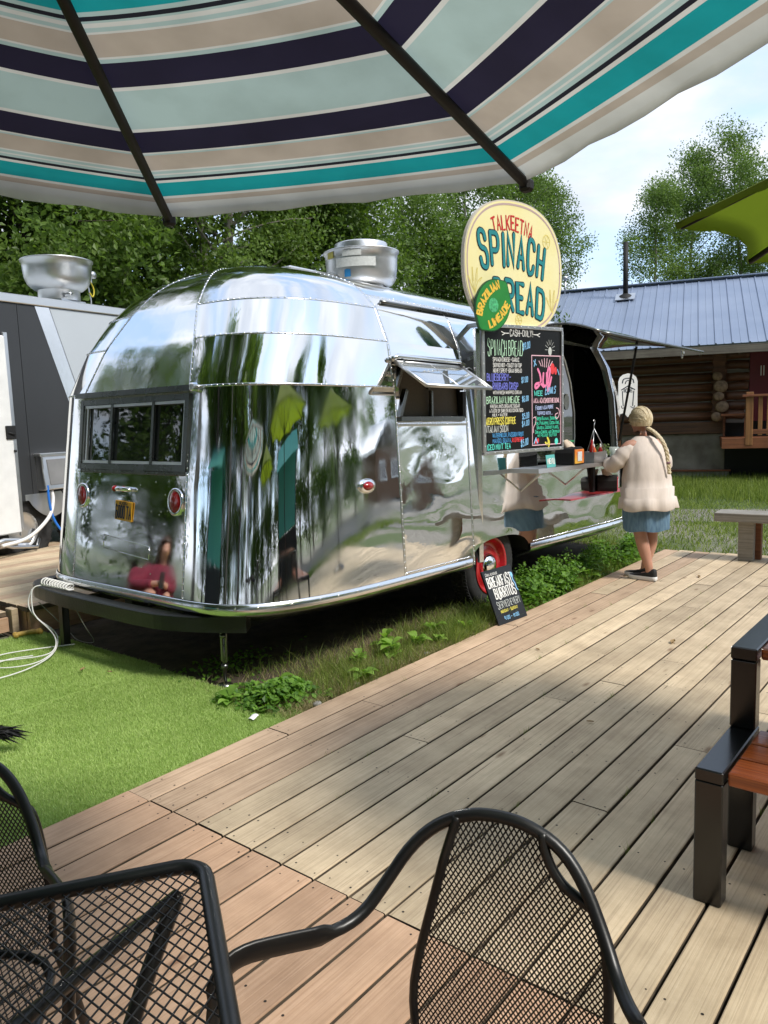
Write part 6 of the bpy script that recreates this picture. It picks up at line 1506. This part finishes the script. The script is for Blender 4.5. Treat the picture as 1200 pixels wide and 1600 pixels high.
# ================================================================== things on and round the serving hatch
def on_counter(u, v, z): return tr_world(3.44 + (u - 3.26) * 1.36, v - .19, z)
def napkin_box(u, v, z, rz, label, face):
    P = on_counter(u, v, z); t = thing('napkin_dispenser', label, 'dispenser', P, rz, 'napkin dispensers on the shelves')
    pts = [(-.085, 0), (.085, 0), (.09, .03), (.09, .10), (.075, .135), (.04, .15), (-.04, .15), (-.075, .135), (-.09, .10), (-.09, .03)]
    q = MB(); q.prism(pts, -.09, .09, axis='X'); q.build('case', M['black_flat'], t, recalc=True)
    q = MB(); q.box((.092, 0, .07), (.008, .15, .12), bev=.003); q.build('face_plate', face, t)
    q = MB(); q.box((.098, 0, .07), (.004, .07, .08), bev=.001); q.build('label_card', M['sticker_white'], t)
    rg = random.Random(int(u * 100)); q = MB(); q.grid([[(.05 * math.cos(a) * (1 - .3 * k) - .02 * k, .05 * math.sin(a), .148 + .03 * k + rg.uniform(-.008, .008)) for k in range(3)] for a in span(0, 6.28, 9)]); q.build('napkins', mat('kraft_napkin', (.62, .50, .38), .9), t)
    return t
M['flame_face'] = mat('orange_flame_print', (.65, .10, .02), .4, col2=(.75, .42, .05), vscale=14)
M['red_face'] = mat('red_plate', (.50, .03, .05), .4, var=.2, vscale=20)
napkin_box(3.26, -1.21, 1.088, R(-95), 'black napkin dispenser with orange print on the serving counter', M['flame_face'])
napkin_box(4.0, -1.12, .786, R(-70), 'black napkin dispenser with red plate on the lower shelf', M['red_face'])
# hanging basket with bottles
P = on_counter(3.58, -1.235, 1.088); hb = thing('condiment_tub', 'grey tub of sauce bottles hung on three wires at the counter', 'tub', P, R(-4))
q = MB(); q.grid([[(sx * .12 * k, sy * .065 * k, z) for (k, z) in ((.85, .0), (1, .095))] for sx, sy in ((-1, -1), (1, -1), (1, 1), (-1, 1), (-1, -1))], smooth=False); q.box((0, 0, .006), (.2, .11, .01)); q.build('tub_body', M['galv'], hb)
q = MB(); apx = (0, 0, .30)
for e in ((-.12, -.05, .095), (.12, -.05, .095), (0, .065, .095)): q.tube([apx, e], .0035, 5)
q.tube(smooth_path([apx, (0, 0, .33), (.02, 0, .36), (0, 0, .38), (-.015, 0, .365)], 2), .004, 6); q.build('hanger_wires', M['alu_dull'], hb)
def bottle(u, v, z, h, r, m, label, capm):
    P = on_counter(u, v, z); t = thing('sauce_bottle', label, 'bottle', P, 0, 'bottles on the serving counter')
    q = MB(); q.lathe([(.0001, 0), (r, .002), (r, h * .6), (r * .5, h * .78), (r * .4, h * .8)], 14); q.build('body', m, t); q = MB(); q.lathe([(r * .42, h * .79), (r * .42, h * .9), (r * .2, h), (.0001, h)], 12); q.build('cap', capm, t)
M['ketchup'] = mat('red_sauce', (.45, .02, .012), .3); M['orange_s'] = mat('orange_sauce', (.6, .16, .02), .3)
bottle(3.54, -1.24, 1.10, .19, .024, M['ketchup'], 'tall red sauce bottle in the hanging tub', PAINT['red']); bottle(3.60, -1.22, 1.10, .15, .024, M['orange_s'], 'orange sauce bottle in the middle of the hanging tub', PAINT['white']); bottle(3.655, -1.25, 1.10, .15, .022, M['ketchup'], 'short red sauce bottle at the right of the hanging tub', PAINT['white'])
bottle(3.76, -1.23, 1.088, .10, .022, M['white_paint'], 'small white bottle right of the hanging tub', M['white_paint'])
P = on_counter(3.93, -1.22, 1.088); q = MB(); q.lathe([(.0001, 0), (.035, 0), (.045, .12), (.043, .12), (.033, .004), (.0001, .004)], 18); cup = q.build('plastic_cup', mat('clear_plastic', (.7, .75, .72), .1, trans=.5)); cup.location = P; tag(cup, 'clear plastic cup on the serving counter beside the person', 'cup')
rgn = np.random.default_rng(8); Pn = rgn.normal(size=(160, 3)) * np.array([.035, .035, .03]) + np.array(on_counter(3.86, -1.14, 1.165)); V, F, A = leaves(Pn, rgn.normal(size=(160, 3)) + np.array([0, 0, 1]), np.full(160, .02), .6, rgn)
tag(np_mesh('herb_bunch', V, F, leaf_mat('herb_leaf', (.10, .16, .05), (.30, .36, .16), .3), A), 'bunch of pale green herbs on the serving counter', 'herbs')
q = MB(); q.grid([[(.10 * math.cos(a) * (1 - .35 * k) , .06 * math.sin(a), .065 * k + .012 * math.sin(3 * a + k)) for k in (0, .6, 1.1, 1.5)] for a in span(0, 6.283, 16)]); o = q.build('cloth_bag', mat('mint_cloth', (.28, .52, .46), .9, var=.15, vscale=12, bump=.5, bscale=20)); o.location = on_counter(4.18, -1.13, 1.088); tag(o, 'mint green cloth bag on the counter in front of the person', 'bag')
q = MB(); q.box((0, 0, .01), (.20, .14, .012), bev=.004); o = q.build('serving_tray', M['alu_dull']); o.location = on_counter(4.02, -1.25, 1.089); tag(o, 'small metal tray at the right end of the serving counter', 'tray')
q = MB(); q.box((0, 0, .05), (.13, .006, .10), bev=.001); o = q.build('price_card', mat('teal_card', (.10, .42, .40), .7)); o.location = on_counter(2.93, -1.27, 1.088); o.rotation_euler = (R(-8), 0, R(-5)); tag(o, 'small teal card standing under the menu board', 'card')
pen = Pen(lambda a, b, l: (a, -.0032 - l, b)); pen.text('MENU', -.05, .03, .04, .004, width=.10); pen.mb.build('lettering', PAINT['white'], o)

# ================================================================== cord, bone, scraps
M['cord'] = mat('white_cord', (.72, .72, .70), .8, bump=.5, bscale=300, bdist=.001)
rg = random.Random(3); q = MB(); pts = []
for k in range(120):
    a = k * .52; f = k / 120; pts.append(tr_world(-.06 + .034 * math.cos(a), .88 - .36 * f + .0 * math.sin(a), .402 + .026 * math.sin(a) * (1 - .3 * f)))
q.tube(pts, .0055, 6); cd = q.build('cord_coil', M['cord']); tag(cd, 'coil of white cord lying on the black bumper', 'cord')
q = MB(); q.tube(smooth_path([tr_world(-.08, .86, .385), tr_world(-.145, .90, .375), tr_world(-.16, .89, .28), tr_world(-.165, .86, .17), (2.64, 5.08, .09), (2.57, 4.96, .03), (2.46, 4.84, .008), (2.30, 4.74, .004), (2.14, 4.69, .004), (1.95, 4.70, .004)], 3), .0045, 6)
q.tube(smooth_path([tr_world(-.145, .90, .36), tr_world(-.17, .93, .27), tr_world(-.165, .89, .19), (2.60, 5.03, .09), (2.52, 4.89, .03), (2.44, 4.88, .008), (2.30, 4.98, .004), (2.18, 5.08, .004), (2.26, 5.2, .004), (2.45, 5.13, .004), (2.70, 4.98, .004)], 3), .0045, 6)
q.tube(smooth_path([(2.50, 4.88, .02), (2.35, 4.78, .006), (2.2, 4.82, .004), (2.1, 4.97, .004), (2.25, 5.05, .004), (2.4, 4.97, .004)], 3), .0042, 6)
tag(q.build('trailing_cord', M['cord']), 'loose white cord trailing from the bumper over the turf', 'cord')
q = MB(); q.tube(smooth_path([tr_world(-.06, .50, .29), tr_world(-.02, .45, .13), (2.80, 4.85, .0), (2.76, 5.05, .0), (2.82, 5.25, .02), tr_world(-.08, .95, .25)], 3), .003, 5); tag(q.build('loose_wire', mat('grey_wire', (.30, .30, .29), .6)), 'thin grey wire looping under the rear bumper', 'wire')
b = MB(); pr = smooth_path([(0, 0, 0), (.03, 0, .004), (.10, .004, .005), (.155, 0, 0)], 1); b.tube(pr, [.018] * len(pr), 10)
for (x, y) in ((-.005, .02), (-.005, -.02), (.16, .02), (.16, -.02)): b.lathe([(.0001, -.02), (.016, -.014), (.021, 0), (.016, .014), (.0001, .02)], 10, (x, y, 0))
o = b.build('dog_bone', mat('yellow_chew', (.50, .33, .07), .6, var=.3, vscale=30)); o.location = (2.585, 5.575, .006); o.rotation_euler = (0, 0, R(-18)); tag(o, 'yellow chew bone lying on the turf by the timber step', 'bone')
q = MB(); q.grid([[(x, y, .003 * math.sin(x * 90) + .004 * math.cos(y * 120)) for y in span(-.016, .016, 3)] for x in span(-.03, .03, 5)]); o = q.build('paper_scrap', M['white_paint']); o.location = (2.515, 2.93, .004); o.rotation_euler = (R(6), 0, .3); tag(o, 'scrap of white paper on the turf corner', 'paper')
M['dead_leaf'] = mat('dead_leaf', (.30, .20, .09), .8, var=.3, vscale=30)
def dead_leaf(x, y, z, s, a, label):
    q = MB(); q.grid([[(s * u, s * .4 * w * math.sin(math.pi * (u + 1) / 2 + .1), s * .25 * w * w + .004) for w in (-1, -.4, .4, 1)] for u in span(-1, 1, 6)]); o = q.build('dead_leaf', M['dead_leaf']); o.location = (x, y, z); o.rotation_euler = (0, 0, a); tag(o, label, 'leaf', 'dead leaves lying about')
for (x, y, z, s, a, lab) in [(2.43, 4.41, .0, .03, .6, 'curled brown leaf lying on the turf near the cord'), (2.50, 4.22, 0, .02, 1.8, 'smaller brown leaf on the turf below the trailer bumper'), (6.95, 2.05, .001, .035, .4, 'brown leaf on the deck beside the standing person'), (4.9, 1.6, .001, .04, .1, 'pale curled leaf near the middle of the deck'), (3.4, 1.5, .001, .018, 2, 'tiny leaf on the deck left of the picnic table'), (4.3, 2.25, .001, .02, 1.1, 'tiny dark leaf on the deck by the burrito sign')]: dead_leaf(x, y, z, s, a, lab)
# tufts in the gaps between boards
n = 900; kk = RN.integers(1, 26, n // 12); gx = np.repeat(RN.uniform(2.0, 8.0, n // 12), 12) + RN.normal(0, .02, n // 12 * 12); gy = np.repeat(2.77 - kk * PITCH + .0045, 12) + RN.normal(0, .002, n // 12 * 12); m_ = len(gx)
V, F, A = blades(gx, gy, np.full(m_, -.02), RN.uniform(.018, .05, m_), RN.uniform(.0012, .0025, m_), RN.uniform(.005, .03, m_), RN)
tag(np_mesh('gap_weeds', V, F, M['grass'], A), 'tiny grass tufts sprouting in the gaps between deck boards', 'weeds', kind='stuff')

# ================================================================== the person at the hatch
def skin_body(name, nodes, edges, m, parent, root=0, sub=2):
    me = bpy.data.meshes.new(name); me.from_pydata([n[:3] for n in nodes], edges, []); me.materials.append(m)
    o = bpy.data.objects.new(name, me); COL.objects.link(o); o.parent = parent
    sk = o.modifiers.new('skin', 'SKIN'); sk.use_smooth_shade = True; sk.branch_smoothing = .4
    if not me.skin_vertices: 
        bpy.context.view_layer.update()
    for i, n in enumerate(nodes):
        v = me.skin_vertices[0].data[i]; r = n[3]; v.radius = r if isinstance(r, tuple) else (r, r); v.use_root = (i == root)
    ss = o.modifiers.new('subdivision', 'SUBSURF'); ss.levels = sub; ss.render_levels = sub
    return o
def ring_loft(rings, n=40, fold=0.0, nf=9, seed=0):
    """rings: (cx, cy, z, rx, ry, fold multiplier)"""
    rg = random.Random(seed); ph = [rg.uniform(0, 6.28) for _ in range(4)]; P = []
    for (cx, cy, z, rx, ry, fm) in rings:
        row = []
        for k in range(n + 1):
            a = 2 * math.pi * k / n
            w = 1 + fold * fm * (math.sin(nf * a + ph[0] + z * 3) * .6 + math.sin((nf + 4) * a + ph[1] - z * 5) * .4 + .5 * math.sin(3 * a + ph[2] + z * 7))
            row.append((cx + rx * w * math.cos(a), cy + ry * w * math.sin(a), z + fold * fm * .12 * math.sin(5 * a + ph[3])))
        P.append(row)
    return P
M['skin'] = mat('skin', (.50, .26, .18), .5, var=.08, vscale=12); M['skin'].node_tree.nodes['Principled BSDF'].inputs['Subsurface Weight'].default_value = .1
M['knit'] = mat('cream_knit', (.66, .57, .50), .9, var=.06, vscale=8, bump=.5, bscale=2.0, bdist=.014, stretch=(4, 4, .7)); M['denim'] = mat('blue_denim', (.075, .15, .24), .85, col2=(.15, .26, .36), vscale=9, bump=.6, bscale=2.0, bdist=.016, stretch=(5, 5, 1.2), detail=9)
M['hair'] = mat('blonde_hair', (.52, .40, .22), .42, col2=(.78, .67, .46), vscale=9, stretch=(9, 9, 1.5), bump=.7, bscale=30, bdist=.006)
M['shoe'] = mat('black_shoe', (.012, .012, .013), .7, bump=.3, bscale=200, bdist=.002); M['sole'] = mat('white_sole', (.74, .73, .72), .6)
PW_ = thing('person', 'person in cream cardigan, denim skirt and long blonde braid leaning on the counter', 'person', (6.69, 2.43, 0), R(-32)); PW_.scale = (.965, .965, .965)
# x to the right hand, y forward
nodes = [(0, 0, .80, (.15, .12)), (0, .01, .95, (.155, .125)), (0, .03, 1.10, (.16, .125)), (0, .045, 1.22, (.13, .09)), (0, .06, 1.295, .05), (0, .085, 1.345, .046), (0, .105, 1.41, (.072, .085)), (0, .12, 1.47, (.075, .085)), (0, .115, 1.525, (.05, .06)),
         (-.165, .05, 1.225, .055), (-.27, .12, 1.055, .043), (-.19, .30, 1.055, .033), (-.16, .36, 1.065, (.028, .018)), (-.15, .405, 1.065, (.026, .014)),
         (.165, .04, 1.225, .055), (.255, .05, 1.03, .043), (.16, .25, 1.06, .033), (.135, .31, 1.075, (.028, .018)), (.12, .355, 1.08, (.026, .014)),
         (-.085, .0, .72, .085), (-.075, .0, .46, .062), (-.065, -.045, .31, .060), (-.03, -.085, .11, .038), (-.025, -.08, .05, .035), (-.05, .01, .03, (.034, .022)),
         (.085, .0, .72, .085), (.085, .04, .46, .062), (.07, .02, .31, .060), (.015, .03, .11, .038), (.005, .04, .05, .035), (-.02, .13, .03, (.034, .022)),
         (0, .205, 1.425, .014)]
edges = [(0, 1), (1, 2), (2, 3), (3, 4), (4, 5), (5, 6), (6, 7), (7, 8), (3, 9), (9, 10), (10, 11), (11, 12), (12, 13), (3, 14), (14, 15), (15, 16), (16, 17), (17, 18), (0, 19), (19, 20), (20, 21), (21, 22), (22, 23), (23, 24), (0, 25), (25, 26), (26, 27), (27, 28), (28, 29), (29, 30), (6, 31)]
def fingers(root, base, dirv, side):
    d = Vector(dirv).normalized(); s = d.cross(Vector((0, 0, 1))).normalized()
    for k, (o, ln) in enumerate(((-.021, .055), (-.007, .065), (.008, .062), (.021, .048))):
        i = len(nodes); p = Vector(base) + s * o + d * .012
        nodes.append((*p, .0085)); nodes.append((*(p + d * ln * .55 + Vector((0, 0, -.004))), .008)); nodes.append((*(p + d * ln + Vector((0, 0, -.018))), .0065)); edges.extend([(root, i), (i, i + 1), (i + 1, i + 2)])
    i = len(nodes); p = Vector(base) - d * .03 + s * side * .026
    nodes.append((*p, .010)); nodes.append((*(p + d * .03 + s * side * .018), .0085)); nodes.append((*(p + d * .05 + s * side * .02 + Vector((0, 0, -.008))), .007)); edges.extend([(root - 1, i), (i, i + 1), (i + 1, i + 2)])
fingers(13, nodes[13][:3], (.2, 1, 0), 1); fingers(18, nodes[18][:3], (-.3, 1, 0), -1)
skin_body('body', nodes, edges, M['skin'], PW_, 0, 2)
q = MB(); q.grid(ring_loft([(0, .01, .455, .205, .185, 1), (0, .01, .47, .208, .188, 1), (0, .01, .60, .218, .190, .8), (0, .01, .75, .222, .185, .5), (0, .01, .90, .20, .165, .2)], 44, .05, 6, 2)); q.build('skirt', M['denim'], PW_)
q = MB(); q.grid(ring_loft([(0, .01, .458, .198, .178, 1), (0, .01, .49, .195, .175, .4), (0, .01, .88, .19, .155, .1)], 36, .03, 6, 2)); q.build('skirt_lining', M['denim'], PW_)
q = MB(); q.grid(ring_loft([(0, -.015, .650, .258, .228, 1.4), (0, -.015, .656, .262, .232, 1.4), (0, -.01, .755, .250, .218, 1.0), (0, -.01, .762, .236, .206, .6), (0, -.005, .845, .242, .211, .7), (0, -.005, .852, .226, .195, .5), (0, .0, .93, .226, .190, .5), (0, .01, 1.04, .205, .170, .6), (0, .025, 1.14, .198, .156, .5), (0, .04, 1.205, .182, .128, .25), (0, .045, 1.25, .145, .100, .1), (0, .05, 1.285, .105, .085, 0), (0, .06, 1.305, .066, .064, 0)], 64, .05, 8, 5)); cg = q.build('cardigan', M['knit'], PW_)
for s, el, wr in ((-1, (-.275, .12, 1.045), (-.185, .305, 1.055)), (1, (.262, .05, 1.02), (.155, .26, 1.06))):
    pts = smooth_path([(s * .09, .04, 1.215), (s * .175, .055, 1.175), (s * .232, .08, 1.10), el, ((el[0] + wr[0]) / 2, (el[1] + wr[1]) / 2, el[2] - .004), wr], 2); n_ = len(pts)
    q = MB(); q.tube(pts, [(.052 + .030 * min(1, i / (n_ * .28)) - .026 * (i / n_)) + .005 * math.sin(i * 1.9) for i in range(n_)], 16); q.build('sleeve', M['knit'], cg)
# hair: cap, then a plait down the back
q = MB(); P = []
for i in range(13):
    th = math.pi * (.02 + .66 * i / 12); row = []
    for k in range(29):
        a = 2 * math.pi * k / 28; fr = max(0, math.sin(a)); lim = 1 - .52 * fr ** 2; t2 = th * lim
        r = 1 + .02 * math.sin(a * 11 + i * .4); row.append((.093 * r * math.sin(t2) * math.cos(a), .10 + .112 * r * math.sin(t2) * math.sin(a) - .01 * (1 - math.cos(t2)), 1.455 + .115 * r * math.cos(t2)))
    P.append(row)
q.grid(P); hr = q.build('hair', M['hair'], PW_)
q = MB(); rs_ = random.Random(4); G_ = Vector((.012, -.012, 1.385)); ctr = Vector((0, .10, 1.455))
for k in range(110):      # combed strands gathered into the plait
    a = rs_.uniform(-.35, math.pi + .35); e = rs_.uniform(-.35, 1.45); pts = []
    d0 = Vector((math.cos(a) * math.cos(e), math.sin(a) * math.cos(e) * .75, math.sin(e)))
    d1 = (G_ - ctr).normalized()
    for i in range(9):
        t = i / 8; d = (d0 * (1 - t) + d1 * t + Vector((0, 0, .25 * math.sin(math.pi * t)))).normalized(); pts.append(ctr + Vector((d.x * .096, d.y * .115, d.z * .118)) * (1 - .05 * t ** 3) + Vector((0, -.008, 0)))
    q.tube(pts, [.0045 - .001 * abs(2 * i / 8 - 1) for i in range(9)], 5, cap=False)
q.build('hair_strands', M['hair'], hr)
q = MB(); pth = smooth_path([(.01, .0, 1.375), (.03, -.075, 1.335), (.055, -.145, 1.26), (.075, -.172, 1.17), (.085, -.185, 1.06), (.085, -.20, .97)], 3); n_ = len(pth)
for k in range(3):
    pp = []; rr = []
    for i in range(n_):
        t = i / (n_ - 1); a = t * 34 + k * 2.094; am = .0125 * (1 - .3 * t); pp.append(Vector(pth[i]) + Vector((am * math.cos(a), am * .7 * math.sin(a), 0))); rr.append(.0128 * (1 - .3 * t) if t < .9 else .012 * (1 - t) / .1 + .003)
    # resample finer along the path
    q.tube(pp, rr, 8)
q.build('braid', M['hair'], hr)
q = MB(); q.tube([(.083, -.186, 1.075), (.084, -.188, 1.06)], .019, 10); q.build('hair_tie', mat('mauve_tie', (.25, .12, .16), .7), hr)
for x in (-.03, .03): q = MB(); q.lathe([(.0001, -.010), (.008, -.006), (.010, 0), (.008, .006), (.0001, .010)], 10); o = q.build('eye', mat('eye', (.5, .5, .5), .2), PW_); o.location = (x, .183, 1.455)
def shoe(x, y, rz):
    e = bpy.data.objects.new('shoe', None); COL.objects.link(e); e.parent = PW_; e.location = (x, y, 0); e.rotation_euler = (0, 0, rz)
    out = [(0, -.085), (.030, -.078), (.037, -.03), (.036, .05), (.046, .11), (.040, .16), (.015, .185), (-.015, .185), (-.038, .155), (-.044, .10), (-.034, .04), (-.036, -.03), (-.03, -.078)]
    sm = smooth_path([(a, b, 0) for a, b in out], 2, True)
    q = MB(); A = [[(p.x * s, p.y * s2, z) for (s, s2, z) in ((.94, .97, .002), (1.06, 1.03, .012), (1.04, 1.02, .036), (.97, .98, .040))] for p in sm + [sm[0]]]; q.grid(A); q.add([a[-1] for a in A[:-1]], [list(range(len(sm)))]); q.add([a[0] for a in A[:-1]], [list(range(len(sm)))[::-1]]); q.build('sole', M['sole'], e)
    q = MB(); A = []
    for p in sm + [sm[0]]:
        f = max(0, min(1, (p.y + .08) / .26)); top = .105 - .062 * f ** .8
        A.append([(p.x * .99, p.y * .985, .037), (p.x * .97, p.y * .97, .037 + (top - .037) * .6), (p.x * .72, p.y * .80 - .008, top), (p.x * .40, p.y * .45 - .012 + .0, top + .004 - (.03 if p.y > .05 else 0) * 0)])
    q.grid(A); q.build('upper', M['shoe'], e)
shoe(-.035, -.075, R(24)); shoe(-.005, .045, R(16))

# ================================================================== someone sitting on the edge of the raised deck, out of frame but mirrored in the trailer end
P2 = thing('person', 'seated person in a maroon wrap, mirrored low in the trailer rear panel', 'person', (1.28, 6.02, .0), R(-150))
M['maroon'] = mat('maroon_wrap', (.16, .012, .03), .85, var=.2, vscale=6, bump=.6, bscale=3, bdist=.02, stretch=(4, 4, 1)); M['brown_hair'] = mat('brown_hair', (.05, .025, .012), .5, var=.3, vscale=10, stretch=(8, 8, 1))
n2 = [(0, 0, .27, (.15, .12)), (0, .02, .42, (.13, .10)), (0, .05, .56, (.14, .10)), (0, .06, .63, .05), (0, .08, .67, .045), (0, .10, .74, (.07, .085)), (0, .11, .80, (.072, .08)), (0, .10, .85, (.045, .055)),
      (-.15, .06, .58, .05), (-.20, .14, .42, .04), (-.06, .27, .46, .032), (-.03, .31, .48, (.028, .016)), (.15, .06, .58, .05), (.20, .14, .42, .04), (.06, .27, .46, .032), (.03, .31, .48, (.028, .016)),
      (-.09, .02, .25, .085), (-.11, .36, .38, .062), (-.11, .40, .10, .042), (-.11, .50, .04, (.04, .025)), (.09, .02, .25, .085), (.11, .36, .38, .062), (.11, .40, .10, .042), (.11, .50, .04, (.04, .025)), (0, .195, .755, .013)]
e2 = [(0, 1), (1, 2), (2, 3), (3, 4), (4, 5), (5, 6), (6, 7), (2, 8), (8, 9), (9, 10), (10, 11), (2, 12), (12, 13), (13, 14), (14, 15), (0, 16), (16, 17), (17, 18), (18, 19), (0, 20), (20, 21), (21, 22), (22, 23), (5, 24)]
skin_body('body', n2, e2, M['skin'], P2, 0, 1)
q = MB(); q.grid(ring_loft([(0, .04, .16, .30, .26, 1), (0, .04, .30, .27, .22, .8), (0, .05, .45, .23, .17, .6), (0, .055, .56, .19, .13, .3), (0, .06, .63, .09, .08, 0)], 40, .05, 8, 9)); q.build('wrap', M['maroon'], P2)
for s_ in (-1, 1):
    q = MB(); q.tube(smooth_path([(s_ * .12, .06, .58), (s_ * .20, .10, .50), (s_ * .21, .15, .42), (s_ * .10, .25, .45)], 2), [.07 - .002 * i for i in range(16)][:len(smooth_path([(0, 0, 0)] * 4, 2))], 12); q.build('sleeve', M['maroon'], P2)
q = MB(); q.grid([[(.09 * math.sin(t2) * math.cos(a), .085 + .105 * math.sin(t2) * math.sin(a), .80 + .10 * math.cos(t2) - (.22 * max(0, t2 - 1.4) if math.sin(a) < .3 else 0)) for a in span(0, 6.283, 24)] for t2 in [i * .19 for i in range(1, 12)]], skip=lambda i, j: i > 4 and 3 < j < 9); q.build('hair', M['brown_hair'], P2)
q = MB(); q.box((0, .335, .50), (.075, .01, .15), bev=.004); ph = q.build('phone', M['black_flat']); ph.matrix_world = P2.matrix_basis @ Matrix.Identity(4); tag(ph, 'dark phone held by the seated person in the maroon wrap', 'phone')

# ================================================================== black dog lying on the turf, only its tail reaches into the picture
dg = thing('dog', 'black long-haired dog on the turf whose tail tip enters at the left edge', 'dog', (1.155, 4.085, -.01), R(0))
M['fur'] = mat('black_fur', (.008, .008, .009), .8)
dn_ = [(0, .0, .16, (.13, .13)), (-.18, .20, .17, (.14, .15)), (-.36, .42, .18, (.13, .15)), (-.47, .55, .26, (.09, .1)), (-.56, .66, .33, (.085, .085)), (-.66, .76, .31, (.045, .045)), (.06, -.06, .17, .07), (.20, -.20, .13, .032), (.34, -.36, .105, .026), (.43, -.49, .10, .014),
       (.12, .06, .10, .08), (.20, .12, .05, .05), (.08, .22, .03, .03), (-.12, -.10, .09, .07), (-.05, -.22, .05, .045), (-.16, -.28, .03, .028), (-.30, .52, .10, .05), (-.28, .68, .04, .035), (-.34, .80, .03, .03), (-.46, .36, .10, .05), (-.58, .44, .04, .035), (-.66, .54, .03, .03), (-.52, .58, .42, .02), (-.47, .66, .42, .02)]
de_ = [(0, 1), (1, 2), (2, 3), (3, 4), (4, 5), (0, 6), (6, 7), (7, 8), (8, 9), (0, 10), (10, 11), (11, 12), (0, 13), (13, 14), (14, 15), (2, 16), (16, 17), (17, 18), (2, 19), (19, 20), (20, 21), (4, 22), (4, 23)]
skin_body('body', dn_, de_, M['fur'], dg, 0, 2)
n = 700; tt = RN.uniform(0, 1, n); P = np.stack([.15 + .29 * tt, -.15 - .35 * tt, .145 - .045 * tt], 1) + RN.normal(0, .010, (n, 3)); D = np.stack([np.full(n, .05), np.full(n, -.06), np.full(n, -.012)], 1) + RN.normal(0, .016, (n, 3)) + np.array([0, 0, -.008]); W = RN.normal(0, .0035, (n, 3))
V = np.stack([P - W, P + W, P + D], 1).reshape(-1, 3); F = np.arange(n * 3).reshape(-1, 3); np_mesh('tail_fur', V, F, M['fur'], None, dg)
